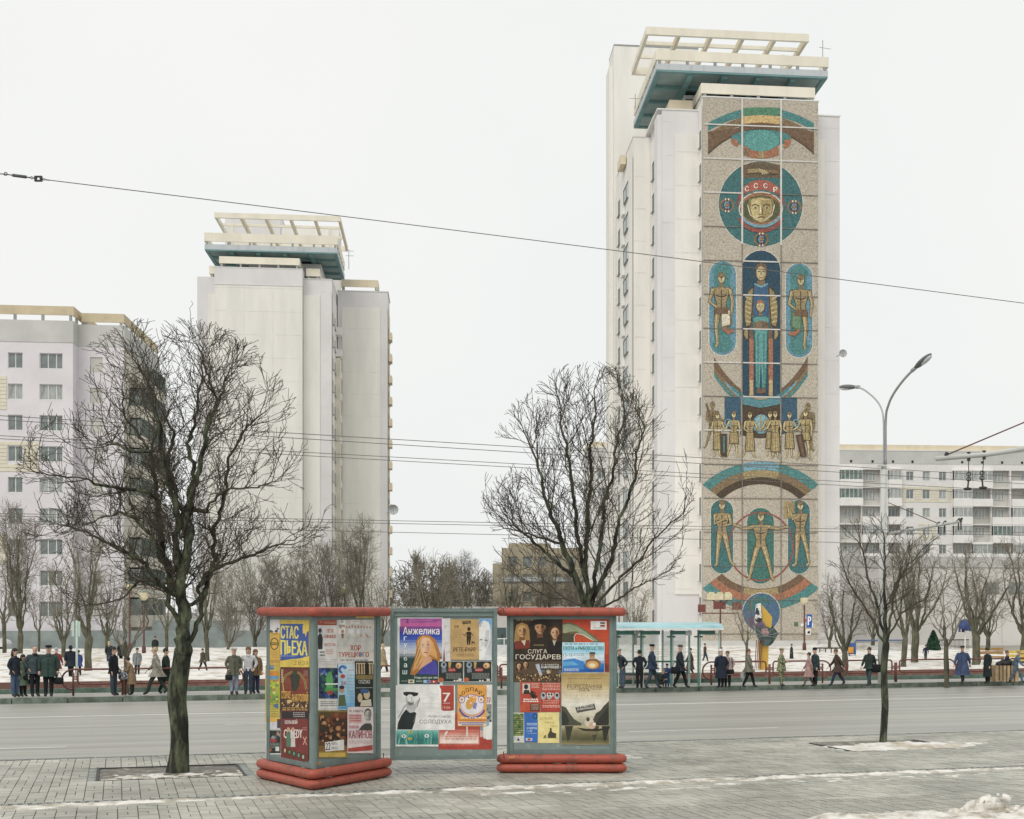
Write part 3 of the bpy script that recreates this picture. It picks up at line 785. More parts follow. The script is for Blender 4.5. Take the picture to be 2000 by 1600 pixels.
def crown(fr, parent, a0, a1, b0, b1, zs, hf, zb, hb, pa0, pa1, pb0, pb1, zp, zroof, mirror=False):
    b = MB(); b.box(a0, a1, b0, b1, zs+.12, zs+hf, 0, fr).build('overhanging_roof', FASC, parent)
    b = MB(); n = 5
    b.box(a0+.02, a1-.02, b0+.02, b0+.4, zs-.02, zs+.118, 1, fr).box(a0+.02, a1-.02, b1-.4, b1-.02, zs-.02, zs+.118, 1, fr)
    b.quad([fr(a0+.05, b0+.05, zs+.1), fr(a1-.05, b0+.05, zs+.1), fr(a1-.05, b1-.05, zs+.1), fr(a0+.05, b1-.05, zs+.1)], 0)
    b.box(a0+.02, a0+.4, b0+.42, b1-.42, zs-.02, zs+.098, 1, fr).box(a1-.4, a1-.02, b0+.42, b1-.42, zs-.02, zs+.098, 1, fr)
    for i in range(1, n):
        a = a0+(a1-a0)*i/n; b.box(a-.22, a+.22, b0+.42, b1-.42, zs-.25, zs+.097, 1, fr)
    for i in (1, 2, 3):
        c = b0+(b1-b0)*i/4; b.box(a0+.42, a1-.42, c-.15, c+.15, zs-.16, zs+.095, 1, fr)
    b.build('soffit', [TEAL, TEALB], parent)
    band(fr, parent, a0-.05, a1+.05, b0-.05, b1-.6, zb, zb+hb, YELP, zr=zs+hf)
    # guard rail in the gap
    # penthouse block carrying it
    MB().box(a0+3.0, a1-2.2, b0+4.5, b1-.5, zroof, zs-.26, 0, fr).build('penthouse', LILAC, parent)
    b = MB()
    for i in range(5): b.box(a0+3.1+i*.0, a0+4.5, b0+4.44, b0+4.5, zroof+1.0+i*.3, zroof+1.16+i*.3, 0, fr)
    b.build('louvre', DARKG, parent)
    # pergola
    b = MB(); t = .42
    nb = 4
    for i in range(nb):
        c = pb0+(pb1-pb0)*i/(nb-1); h = .62 if i in (0, nb-1) else .3
        b.box(pa0, pa1, c, c+(.3 if i in (0, nb-1) else .22), zp-h, zp, 0, fr)
    b.build('pergola_beam', YELP, parent)
    for i in range(6):
        a = pa0+(pa1-pa0-.26)*i/5
        MB().box(a, a+.26, pb0+.302, pb1-.002, zp-.56, zp-.03, 0, fr).build('pergola_rib', YEL if i else YELP, parent)
    for a in (pa0+1.5, pa1-1.6):
        for c in (pb0+3.2, pb1-1.2): MB().box(a, a+.3, c, c+.3, zs+hf, zp-.57, 0, fr).build('pergola_post', YELP, parent)
crown(FT, tw, -3.55, 10.48, 1.0, 15.2, 46.4, .62, 47.28, .8, -4.1, 9.42, 3.0, 12.0, 50.7, ZW)
b = MB()
for (a, c, z, h) in ((11.0, 2, 43.5, .0), (10.2, 1.6, 48, 1.6), (-4.2, 9, 46, 1.2)): b.tube([FT(a, c, z), FT(a, c, z+h+.1)], .03, 5)
b.tube([FT(9.9, 1.6, 49.1), FT(10.9, 1.6, 49.0)], .02, 4).tube([FT(-4.7, 9, 46.9), FT(-3.6, 9, 46.9)], .02, 4).build('aerial', FRD, tw)
def dish(fr_p, r, name, label, parent=None):
    b = MB(); c = Vector(fr_p); N = 18
    rings = [(0, 0.0), (r*.5, .03*r/.3), (r*.85, .1*r/.3), (r, .15*r/.3)]
    base = 0; b.V.append(tuple(c)); 
    for q, dz in rings[1:]:
        for i in range(N): b.V.append((c.x+q*math.cos(6.2832*i/N), c.y-dz, c.z+q*math.sin(6.2832*i/N)))
    for i in range(N): b.F.append((0, 1+i, 1+(i+1) % N)); b.M.append(0)
    for k in range(2):
        for i in range(N): b.F.append((1+k*N+i, 1+(k+1)*N+i, 1+(k+1)*N+(i+1) % N, 1+k*N+(i+1) % N)); b.M.append(0)
    d = tag(b.build(name, mat('dish_grey', (.42, .44, .44), rough=.4), None, True), label, 'satellite dish')
    MB().tube([c+Vector((0, -.1, -r*.8)), c+Vector((0, -.45, -r*.2))], .03, 5).tube([c, c+Vector((-r*1.5, .25, -r*.6))], .04, 5).build('dish_arm', FRD, d)
# ground floor details on the tower
MB().box(-3.2, 9.3, -.35, -.02, Z0, .9, 0, FT).build('plinth_step', GREYW, tw)
for px, z0_, z1_, w_ in ((1283, 2.6, 4.4, 1.0), (1272, 0.2, 2.0, 1.2)):
    pass
# ---- left tower
FL = frame(-46.3, 172.0)
tl = empty('apartment_tower', tuple(FL(8, 5, 0)), 'white apartment tower on the left with a blank front wall and overhanging crown', 'tower')
ZL, ZLW = 43.1, 42.3
b = MB(); b.box(0, 9.95, 0, 14, Z0, ZL-1.9, 0, FL).build('front_block', CREAM, tl)
MB().box(-.03, 9.98, -.03, 14, ZL-1.898, ZL, 0, FL).build('front_block', LILAC, tl)
joints(FL, tl, .02, 9.93, 0, 3, 41, 2.7, [3.3, 6.6]); joints(FL, tl, 11.95, 13.2, 1.4, 3, 41, 2.7, []); joints(FL, tl, 14, 18.5, 9.2, 3, 40, 2.7, [])
MB().box(9.98, 13.26, 1.4, 14, Z0, ZLW, 0, FL).box(-2.2, -.032, 1.4, 14, Z0, ZLW, 0, FL).box(-2.5, -2.202, 6, 14, Z0, ZLW-2.5, 0, FL).build('wing', LILAC, tl)
MB().box(9.982, 11.9, 1.30, 1.398, 3, ZLW-1.9, 0, FL).box(-1.0, -.034, 1.3, 1.398, 3, ZLW-2, 0, FL).build('wall_panel', CREAM, tl)
P, ang = column(FL, tl, CREAM, (13.32, 1.41), (13.32, 9.25), Z0, ZLW-1.5, [(.6, 1.5, 1.4), (3.8, 5.0, 1.4)], 38.6, 2.66, 14, depth=.055)
for i in range(14):
    z = 36.9-2.66*i; MB().box(13.33, 14.0, 6.9, 8.6, z, z+.9, 0, FL).build('balcony', BALC, tl)
MB().box(13.33, 13.9, 6.6, 8.9, Z0, 34, 0, FL).build('stair_shaft', YELP, tl)
MB().box(13.4, 19.5, 9.3, 16, Z0, ZLW+.4, 0, FL).build('wing', LILAC, tl)
MB().box(13.95, 18.6, 9.2, 9.298, 3, ZLW-1.6, 0, FL).build('wall_panel', CREAM, tl)
column(FL, tl, YEL, (19.56, 9.4), (19.56, 15.9), Z0, ZLW-1.5, [(.8, 2.0, 1.4), (3.4, 5.0, 1.4)], 38.6, 2.66, 14, depth=.055)
for i in range(14):
    z = 36.9-2.66*i; MB().box(19.58, 20.0, 9.7, 12.0, z, z+.9, 0, FL).build('balcony', YEL, tl)
MB().box(5.53, 12.9, 19.2, 24, Z0, 53.0, 0, FL).build('rear_slab', CREAM, tl)
b = MB(); b.box(-1.5, 5.5, 19, 24, Z0, 54.3, 0, FL).box(-1.52, 5.52, 18.98, 24.02, 54.3, 54.45, 1, FL).build('rear_slab', [LILAC, FRD], tl)
b = MB(); b.box(-.06, 10.02, -.06, 14, ZL+.002, ZL+.1, 0, FL).box(10.03, 13.3, 1.34, 14, ZLW+.002, ZLW+.1, 0, FL).box(13.35, 19.6, 9.24, 16, ZLW+.402, ZLW+.5, 0, FL)
b.box(-.05, 10, -.05, -.03, ZL-1.96, ZL-1.88, 0, FL).build('roof_edge', FRW, tl)
band(FL, tl, .4, 9.6, .6, 6, 43.75, 44.55, YELP, zr=ZL+.1)
band(FL, tl, 10.2, 11.8, 2.4, 6, 42.9, 43.8, YELP, zr=ZLW+.1)
band(FL, tl, -1.0, .2, 2.4, 6, 42.9, 43.8, YELP, zr=ZLW+.1)
band(FL, tl, 13.8, 18.3, 10, 14, 43.4, 44.3, YEL, zr=ZLW+.5)
crown(FL, tl, -1.3, 13.9, 1.0, 15.0, 45.3, .72, 46.35, 1.0, -.35, 14.2, 2.0, 16.5, 50.0, ZLW)
MB().tube([FL(14.6, 12, 46), FL(14.6, 12, 48.5)], .04, 5).tube([FL(14.2, 12, 48.3), FL(15.2, 12, 48.3)], .03, 4).tube([FL(14.2, 12, 47.7), FL(15.2, 12, 47.7)], .03, 4).build('aerial', FRD, tl)
dish(at(769, 996, 170), .42*1.4, 'satellite_dish', 'small grey satellite dish on the right edge of the left tower', None)
dish(at(1646, 691, 119), .32, 'satellite_dish', 'small pale satellite dish on the right edge of the mosaic tower', None)
# ---- panel block on the far left
FB = frame(-48.5, 133.0)
bl = empty('apartment_block', tuple(FB(-6, 6, 0)), 'lilac panel apartment block at the left edge with an ochre roof parapet', 'apartment block')
ZB = 29.25; n9 = 9; dz = 2.775
def rowz(i, top=26.32): return top-dz*i
opsA = []
for i in range(n9):
    z = rowz(i)
    opsA += [(u0, u0+w_, z-1.38, z, n_) for u0, w_, n_ in ((3.35, 1.3, 2), (6.5, 1.3, 2), (9.4, 1.26, 2), (12.12, 1.98, 3))]
P, ang = facade('wall', bl, FB, (-15, 0), (0, 0), Z0+1.7, ZB-1.95, opsA, LILW, .22)
for o in opsA: fwin(bl, P, ang, o, o[4], FRW, rw.choice([GLASS, GLASSC, GLASS]), True, .22)
opsB = [(1.1, 2.2, rowz(i)-1.38, rowz(i)) for i in range(n9)]
P, ang = facade('wall', bl, FB, (.0, 1.7), (4.08, 1.7), Z0+1.7, ZB-1.95, opsB, LILW, .22)
for o in opsB: fwin(bl, P, ang, o, 2, FRW, rw.choice([GLASS, GLASSC]), True, .22)
b = MB(); b.quad([FB(0, 0, Z0), FB(0, 1.7, Z0), FB(0, 1.7, ZB-1.95), FB(0, 0, ZB-1.95)]).build('wall', LILW, bl)
# upper grey band, a separate ring of panels
b = MB(); b.box(-15, .04, -.05, 16, ZB-1.948, ZB, 0, FB).box(.042, 4.12, 1.65, 18.6, ZB-1.948, ZB, 0, FB).build('attic_panel', GREYW, bl)
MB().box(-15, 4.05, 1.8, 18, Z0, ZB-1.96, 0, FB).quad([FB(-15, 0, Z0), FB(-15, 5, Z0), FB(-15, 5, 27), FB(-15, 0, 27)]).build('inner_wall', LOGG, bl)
for (a0, a1, z0_, z1_) in ((-8.0, -2.9, 15.7, 18.35), (-9.0, -5.7, 21.2, 24.1), (-8.0, -5.7, 7.4, 10.0)):
    b = MB(); k = 0; z = z0_
    while z < z1_-.1:
        segs = [(a0, a1)]
        for o in opsA:
            u0, u1 = o[0]-15-.08, o[1]-15+.08
            if o[2]-.1 < z+.2 < o[3]+.1:
                segs = [s for sg in segs for s in ([(sg[0], min(sg[1], u0)), (max(sg[0], u1), sg[1])] if sg[0] < u1 and sg[1] > u0 else [sg]) if s[1]-s[0] > .05]
        for s in segs: b.box(s[0], s[1], -.05, -.005, z+.025, z+.31, 0, FB)
        z += .335
    b.build('brick_panel', BRICKC, bl)
band(FB, bl, -15, .0, .25, 14, ZB+.55, ZB+1.35, OCH, zr=ZB)
band(FB, bl, .3, 4.05, 1.9, 18, ZB+.3, ZB+1.1, OCH, zr=ZB)
MB().box(-18, 30, -1.2, -.6, Z0, 1.5, 0, FB).build('plinth_wall', STONE, bl)
MB().box(-15, 3.9, -.02, 1.6, Z0, 1.498, 0, FB).build('plinth', STONE, bl)
# receding side with glazed balconies
opsC = [(.35, 1.3, rowz(i)-1.38, rowz(i)) for i in range(n9)]
P, ang = facade('wall', bl, FB, (4.08, 1.7), (4.08, 18), Z0, ZB-1.95, opsC, mat('side_wall', (.62, .59, .52), rough=.85, var=.06), .22)
for o in opsC: fwin(bl, P, ang, o, 2, FRW, GLASSG, True, .22)
for i in range(n9):
    z = rowz(i)-2.2
    for c0, c1 in ((4.0, 9.4), (10.2, 16.2)):
        bal = MB().box(4.1, 5.25, c0, c1, z-.15, z+.95, 0, FB).build('balcony', mat('balcony_beige', (.66, .62, .54), var=.1), bl)
        if (i+int(c0)) % 5 != 4:
            b = MB()
            n_ = int((c1-c0)/.6)
            for k in range(n_+1):
                c = c0+.03+(c1-c0-.1)*k/n_; b.box(5.12, 5.2, c, c+.05, z+.952, z+2.45, 0, FB)
            b.box(5.1, 5.22, c0, c1, z+2.452, z+2.55, 0, FB).build('glazing_bar', DARKG, bal)
            MB().quad([FB(5.14, c0, z+.95), FB(5.14, c1, z+.95), FB(5.14, c1, z+2.45), FB(5.14, c0, z+2.45)]).quad([FB(4.2, c0+.02, z+.95), FB(5.14, c0+.02, z+.95), FB(5.14, c0+.02, z+2.45), FB(4.2, c0+.02, z+2.45)]).build('pane', GLASSC if (i*3+int(c0)) % 4 == 1 else BALG, bal)
# ---- long block behind the mosaic tower
FR_ = frame(34.0, 225.0, 5.0)
br = empty('apartment_block', tuple(FR_(10, 6, 0)), 'long white apartment block with loggias behind the mosaic tower, reaching the right edge', 'apartment block')
S = 1/12.89
ZR = 27.9
def u(px, Y=228):   # plan coordinate along the front for a picture column
    k = (px-CX)/FP; c, s = math.cos(FR_.ang), math.sin(FR_.ang); return (k*225.0-34.0)/(c-k*s)
dzr = 35.6*S*1.01
cols_ = [(1640, 1682), (1684, 1720), (1735, 1758), (1861, 1896), (1898, 1935), (1937, 1972), (1975, 2040), (2042, 2090)]
pat = ['GRGGGROG', 'GRGGORWO', 'RODGRWGG', 'RGDGRGGO', 'CODOGOGG', 'RGGGROGO', 'GOGRGGOG', 'RGRGOGGO']
a_l = u(1150)
ops = []; tops = []
for k in range(8):
    zt = 24.55-dzr*k
    for px in (1770, 1802, 1834, 1168, 1140+70): ops.append((u(px)-a_l, u(px)-a_l+1.15, zt-1.35, zt, 'w'))
    for (x0, x1), ch in zip(cols_, pat[k]): ops.append((u(x0)-a_l, u(x1)-a_l, zt-2.35, zt+.25, ch))
P, ang = facade('wall', br, FR_, (a_l, 0), (u(2120), 0), Z0, ZR-2.2, ops, mat('white_panel', (.74, .725, .71), var=.05), .9)
MB().box(a_l, u(2120), -.05, 12, ZR-2.198, ZR-.25, 0, FR_).build('attic_panel', GREYW, br)
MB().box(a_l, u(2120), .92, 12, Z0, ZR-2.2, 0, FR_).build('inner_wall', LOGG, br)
MB().box(a_l-.02, u(2120), -.1, 12.1, ZR-.248, ZR-.1, 0, FR_).build('roof_edge', FRW, br)
b = MB(); b.box(a_l, u(2120), .6, .9, ZR-.05, ZR+.75, 0, FR_).box(a_l, a_l+.3, .9, 12, ZR-.05, ZR+.75, 0, FR_).build('parapet_band', YEL, br)
for px in (1660, 1702, 1742, 1877, 1916, 1955, 1994, 1830-50):
    MB().box(u(px), u(px)+.32, -.09, -.052, 25.85, 26.2, 0, FR_).build('vent_hole', BLACK, br)
for o in ops:
    ch = o[4]; A0, A1 = o[0]+a_l, o[1]+a_l
    if ch == 'w': fwin(br, P, ang, o, 2, FRW, rw.choice([GLASS, GLASSC]), True, .2); continue
    z0_, z1_ = o[2], o[3]
    if ch in 'GODW':
        bal = MB().box(A0-.1, A1+.1, -.8, -.002, z0_-.15, z0_+1.0, 0, FR_).build('balcony', BALC, br)
    if ch == 'G':
        window(br, FR_(A0, -.75, z0_+1.0), ang, A1-A0, 1.45, max(3, int((A1-A0)/.62)), FRW, rw.choice([GLASSC, GLASS, GLASSC, GLASSG]), False)
        MB().box(A0-.1, A1+.1, -.8, -.002, z1_-.15, z1_+.0, 0, FR_).build('balcony_roof', BALC, br)
    else:
        window(br, FR_((A0+A1)/2-.8, .8, z0_+.95), ang, 1.6, 1.35, 3, FRW, GLASSC if ch != 'D' else GLASS, False)
for k in (1, 3):
    z = 24.55-dzr*k
    b = MB(); zz = z-1.9; x0, x1 = (u(1759), u(1858)) if k == 1 else (u(1793), u(1828))
    while zz < z+.45:
        segs = [(x0, x1)]
        for o in ops:
            if o[4] == 'w' and o[2]-.1 < zz+.2 < o[3]+.1:
                u0, u1 = o[0]+a_l-.08, o[1]+a_l+.08
                segs = [s for sg in segs for s in ([(sg[0], min(sg[1], u0)), (max(sg[0], u1), sg[1])] if sg[0] < u1 and sg[1] > u0 else [sg]) if s[1]-s[0] > .05]
        for s in segs: b.box(s[0], s[1], -.06, -.004, zz+.03, zz+.36, 0, FR_)
        zz += .4
    b.build('brick_panel', BRICKC, br)
# left end wall of the long block
ops = [(u0, u0+1.4, 24.5-dzr*k-1.4, 24.5-dzr*k) for k in range(8) for u0 in (2, 7)]
P, ang = facade('wall', br, FR_, (a_l-.02, 12), (a_l-.02, 0), Z0, ZR-2.2, ops, CREAM, .2)
for o in ops: fwin(br, P, ang, o, 2, FRW, GLASS, False, .2)
# ---- low pale service building on the right
FS = frame(21.5, 138.0, 12)
sb = empty('service_building', tuple(FS(14, 4, 0)), 'long low windowless pale building behind the trees on the right', 'building')
PALE = mat('pale_render', (.68, .655, .62), rough=.9, var=.06, scale=.25)
b = MB(); b.box(-8, 60, 0, 14, Z0, 7.4, 0, FS).build('wall', PALE, sb)
MB().box(-8.1, 60, -.12, 14, 7.402, 8.4, 0, FS).build('cornice', mat('cornice_grey', (.52, .515, .49), var=.06), sb)
for i in range(14): MB().box(-6+i*3.1, -6+i*3.1+.05, -.03, -.002, Z0, 7.39, 0, FS).build('wall_joint', GREYW, sb)
for i in range(4): MB().box(14+i*2.4, 15.4+i*2.4, -.08, -.004, 4.9, 6.0, 0, FS).build('grille', STONE, sb)
for px in (0, 3.2): MB().box(2+px, 4.2+px, -.1, -.004, 3.6, 5.0, 0, FS).build('grille', LOGG, sb)
# ---- brown block behind the middle tree, low houses, far roofs
FX = frame(-19.5, 245.0, 3)
bb = empty('office_building', tuple(FX(8, 4, 0)), 'ochre brown mid-rise building seen through the crown of the middle tree', 'building')
BRO = mat('ochre_facade', (.42, .37, .27), rough=.85, var=.12, scale=.5)
ops = [(1+i*2.4, 2.5+i*2.4, 2+k*2.9, 3.6+k*2.9) for i in range(6) for k in range(4)]
P, ang = facade('wall', bb, FX, (1.0, 0), (16, 0), Z0, 13.6, ops, BRO, .25)
for o in ops: fwin(bb, P, ang, o, 2, FRD, rw.choice([GLASS, GLASSC]), False, .25)
MB().box(.9, 16.1, .3, 9, Z0, 13.75, 0, FX).box(-.6, .88, .5, 9, Z0, 11.2, 0, FX).box(2, 9, 2, 8, 13.752, 14.6, 0, FX).build('inner_wall', BRO, bb)
MB().box(.9, 16.1, -.3, -.01, 8.2, 8.9, 0, FX).build('balcony', FASC, bb)
FY = frame(-36, 140.0, 8)
lw = empty('service_building', tuple(FY(10, 3, 0)), 'low pinkish grey building behind the trees between the two towers', 'building')
MB().box(0, 34, 0, 10, Z0, 3.3, 0, FY).build('wall', PALE, lw)
MB().box(-.2, 34.2, -.2, 10, 3.302, 3.7, 0, FY).build('cornice', GREYW, lw)
MB().box(-7, 0, -2, -1.6, Z0, 2.4, 0, FY).build('yard_wall', STONE, lw)
for i in range(9): window(lw, FY(1.5+i*3.6, -.08, 1.2), FY.ang, 1.5, 1.3, 2, FRW, GLASSC)
# ---------------------------------------------------------------- mosaic mural on the right tower
GRAN = mat('stone_chip_panel', (.54, .49, .41), rough=.9, col2=(.32, .28, .22), scale=9, detail=3, thr=(.40, .66), rnd=.05)
MORT = mat('mortar_joint', (.62, .60, .56), var=.1); MORTD = mat('dark_joint', (.22, .20, .17), var=.2)
acol = [0, 3.19, 6.35, 9.41]; zrow = [ZM-.005, 41.94]
while zrow[-1] > 2.6: zrow.append(zrow[-1]-2.70)
zrow.append(-.15)
for i in range(3):
    for j in range(len(zrow)-1):
        MB().box(acol[i]+.02, acol[i+1]-.02, -.062, -.003, zrow[j+1]+.02, zrow[j]-.02, 0, FT).build('mosaic_panel', GRAN, tw)
b = MB()
for a in acol[1:3]:
    b.box(a-.07, a+.07, -.13, -.05, 32.5, ZM-.01, 0, FT).box(a-.03, a+.03, -.13, -.05, -.1, 32.495, 1, FT)
for j, z in enumerate(zrow[1:-1]):
    for i in range(3):
        white = j in (0, 1) or (i == 1 and j in (4, 5, 6, 7, 8)) or (j, i) in ((2, 0), (9, 0), (7, 0))
        e = .05 if white else .022
        b.box(acol[i]+.075, acol[i+1]-.075, -.127, -.05, z-e, z+e, 0 if white else 1, FT)
b.build('panel_joint', [MORT, MORTD], tw)
nF = FT(0, -1)-FT(0, 0)
def mcan(ox, oy, k): q = Canvas(FT(0, -.066), nF, ox, oy, k, .004, .95); q.sat = .62; return q
TEA, TEA2, BLU, GRN, NAV, GOLD, GLD2, OCR, BRN, DBR, RED, RUST, SKY_, CRM = '#2c8a88', '#227577', '#2f6f92', '#3c8d62', '#1f4f66', '#a68c45', '#c6b06a', '#8a6c3a', '#7c5a35', '#55422a', '#a33f2f', '#b3672c', '#5fa5b8', '#dccfa8'
def body2d(cv, x, y, h, arms, legs, g=GOLD, hi=GLD2, dk=DBR, skirt=None, W=1.0):
    """stylised standing figure of metal-coloured tesserae; x,y top of head, h height in the picture"""
    u_ = h/8.0; w = u_*W
    def limb(pts, ws):
        cv.line([(x+a*u_, y+b_*u_) for a, b_ in pts], [q*w*1.28 for q in ws], dk); cv.line([(x+a*u_, y+b_*u_) for a, b_ in pts], [q*w for q in ws], g)
        cv.line([(x+a*u_-.06*w, y+b_*u_) for a, b_ in pts], [q*w*.3 for q in ws], hi)
    for l in legs: limb(l, [.62, .42, .26][:len(l)] if len(l) < 4 else [.62, .42, .26, .3])
    tr = [(-.95, 1.55), (.95, 1.55), (.72, 2.6), (.5, 3.2), (.62, 4.1), (-.62, 4.1), (-.5, 3.2), (-.72, 2.6)]
    cv.poly([(x+a*w*1.1, y+b_*u_) for a, b_ in tr], dk); cv.poly([(x+a*w*.96, y+.05*u_+b_*u_) for a, b_ in tr], g)
    cv.line([(x, y+1.8*u_), (x, y+3.8*u_)], .12*w, dk); cv.line([(x-.6*w, y+2.45*u_), (x, y+2.6*u_), (x+.6*w, y+2.45*u_)], .12*w, dk)
    for q in (2.9, 3.25): cv.line([(x-.4*w, y+q*u_), (x+.4*w, y+q*u_)], .08*w, OCR)
    if skirt: cv.poly([(x-.75*w, y+3.6*u_), (x+.75*w, y+3.6*u_), (x+1.0*w, y+skirt*u_), (x-.9*w, y+skirt*u_)], dk); cv.poly([(x-.6*w, y+3.7*u_), (x+.6*w, y+3.7*u_), (x+.82*w, y+(skirt-.1)*u_), (x-.75*w, y+(skirt-.1)*u_)], g); [cv.line([(x+q*w*.8, y+3.8*u_), (x+q*w*1.1, y+(skirt-.2)*u_)], .09*w, OCR) for q in (-.5, 0, .5)]
    for a in arms: limb(a, [.42, .32, .22])
    cv.line([(x, y+.8*u_), (x, y+1.6*u_)], .42*w, OCR)
    cv.ell(x, y+.55*u_, .44*w, .58*u_, dk, 14); cv.ell(x, y+.6*u_, .36*w, .5*u_, hi, 14); cv.ell(x+.0*w, y+.28*u_, .4*w, .26*u_, OCR, 12)
    cv.line([(x, y+.5*u_), (x, y+.85*u_)], .07*w, dk); cv.line([(x-.2*w, y+.52*u_), (x+.2*w, y+.52*u_)], .07*w, dk)
LG = [[(-.3, 4), (-.4, 5.9), (-.35, 7.6), (-.6, 7.95)], [(.3, 4), (.4, 5.9), (.4, 7.6), (.7, 7.95)]]
# top arch
cv = mcan(1340, 150, 4)
cv.ring(585, 640, 430, 400, 430, 340, TEA, 195, 345, 28)
def archband(y0c, rx, o0, o1, c, clipx=(172, 998)):
    fs = []; N = 30
    for i in range(N):
        xs = [clipx[0]+(clipx[1]-clipx[0])*(i+d)/N for d in (0, 1)]
        f = lambda x, o: y0c+o+ (abs(x-585)/413)**2*rx
        fs.append([(xs[0], f(xs[0], o0)), (xs[1], f(xs[1], o0)), (xs[1], f(xs[1], o1)), (xs[0], f(xs[0], o1))])
    cv.add(fs, c)
cv.sh = []
archband(240, 125, 0, 60, BLU); archband(242, 120, 0, 60, TEA); archband(300, 150, 0, 62, OCR); archband(360, 205, 0, 45, BRN)
archband(405, 190, 0, 10, DBR)
fs = []
for i in range(24):
    for sgn in (1, -1):
        t0_, t1_ = i/24, (i+1)/24; X = lambda t: 585+sgn*(60+t*353)
        fs.append([(X(t0_), 400+t0_*t0_*30), (X(t1_), 400+t1_*t1_*30), (X(t1_), 402+t1_*t1_*188+t1_*12), (X(t0_), 402+t0_*t0_*188+t0_*12)])
cv.add(fs, BRN)
cv.poly([(440, 250)]+[(440+300*i/10, 244-4*math.sin(3.14*i/10)) for i in range(11)]+[(740, 300), (440, 306)], GRN)
cv.poly([(440, 310), (590, 300), (740, 310), (740, 372), (590, 358), (440, 368)], '#d8ad3e')
cv.ell(585, 480, 235, 66, TEA, 26)
cv.poly([(352, 482), (405, 500), (405, 545), (370, 535), (352, 512)], RUST); cv.poly([(818, 482), (765, 500), (762, 562), (800, 548), (818, 520)], RUST)
cv.poly([(448, 545), (720, 545), (722, 612)]+[(722-274*i/12, 612+26*math.sin(3.14*i/12)) for i in range(1, 12)]+[(448, 612)], RUST)
cv.poly([(565, 560), (608, 560), (606, 638), (568, 638)], GOLD); cv.poly([(450, 555), (490, 570), (490, 622), (450, 608)], OCR)
cv.ell(585, 500, 142, 84, '#35a39a', 26)
cv.build('mosaic_inlay', tw, MOSAIC, label='arch of blue, green and gold bands with a turquoise bowl')
# disc with a helmeted head
cv = mcan(1340, 150, 4)
cv.ell(583, 995, 333, 338, '#d7cdb4', 48); cv.ell(583, 995, 328, 333, TEA2, 48)
cv.poly([(440, 690), (585, 664), (735, 690), (735, 790), (440, 790)], BRN); cv.poly([(470, 700), (585, 680), (715, 700), (700, 780), (480, 780)], '#6b5a3a')
cv.line([(478, 740), (560, 735), (620, 745)], [46, 40, 34], DBR); cv.line([(480, 738), (560, 733), (620, 742)], [32, 30, 24], GOLD)
cv.line([(720, 745), (650, 742), (600, 732)], [44, 40, 32], DBR); cv.line([(722, 743), (650, 740), (600, 730)], [30, 28, 22], OCR)
for i in range(4): cv.line([(570+i*18, 718+i*7), (600+i*14, 765-i*2)], 9, GLD2)
cv.ring(583, 1010, 188, 205, 150, 170, RED, 178, 362, 30); cv.poly([(410, 925), (450, 860), (510, 820), (585, 806), (660, 820), (720, 860), (760, 925), (700, 905), (585, 885), (470, 905)], '#b8502e')
for i, (x, y) in enumerate(((475, 876), (545, 852), (620, 852), (697, 882))):
    cv.text('СССР'[i], x-15, y-20, x+15, y+20, '#efe8d4', .04)
cv.ell(583, 1030, 182, 146, '#3f7f83', 36); cv.ell(583, 1032, 172, 134, CRM, 36); cv.ell(583, 1032, 164, 126, RUST, 36); cv.ell(583, 1036, 152, 108, '#57602f', 32)
cv.ring(583, 1050, 190, 172, 160, 140, RED, 20, 160, 24); cv.ring(583, 1040, 172, 140, 150, 118, SKY_, 25, 155, 24)
cv.poly([(490, 955), (585, 938), (680, 955), (690, 1030), (672, 1090), (640, 1130), (585, 1150), (530, 1130), (500, 1090), (482, 1030)], '#8f7a2a')
cv.poly([(510, 960), (585, 948), (662, 960), (668, 1030), (655, 1085), (628, 1120), (585, 1138), (543, 1120), (516, 1085), (503, 1030)], '#cdb354')
cv.poly([(588, 965), (655, 965), (664, 1030), (650, 1085), (620, 1120), (590, 1130)], '#a98f35')
for sx in (540, 630):
    cv.line([(sx-30, 1010), (sx, 998), (sx+28, 1010)], 8, DBR); cv.ell(sx, 1026, 17, 7, '#c9bb86', 12); cv.ell(sx, 1026, 8, 8, '#3d4a3e', 8)
cv.poly([(578, 1010), (592, 1010), (604, 1078), (568, 1078)], '#7e6724'); cv.poly([(578, 1010), (586, 1010), (588, 1070), (572, 1072)], '#e7d387')
cv.line([(560, 1102), (585, 1096), (612, 1102)], 9, '#6d3b22'); cv.line([(565, 1112), (605, 1112)], 4, '#e0c468')
cv.line([(478, 1000), (500, 1080), (560, 1125)], 7, CRM); cv.line([(690, 1000), (670, 1080), (610, 1125)], 7, CRM)
for (x, y) in ((320, 1004), (845, 1018), (586, 1272)):
    cv.ring(x, y, 60, 56, 44, 42, OCR, 0, 360, 20); cv.ell(x, y, 34, 38, NAV, 14)
    for d in (-12, 12): cv.line([(x+d, y-34), (x-d, y+34)], 10, '#b9482f'); cv.line([(x+d, y-52), (x+d, y-38)], 8, '#f0ead8'); cv.line([(x+d, y+40), (x+d, y+54)], 8, '#f0ead8')
    cv.line([(x-22, y), (x+22, y)], 8, GOLD); cv.ring(x, y, 24, 26, 16, 18, SKY_, 30, 330, 12)
cv.build('mosaic_inlay', tw, MOSAIC, label='green disc with a helmeted face, red cap band reading СССР, and clasped hands')
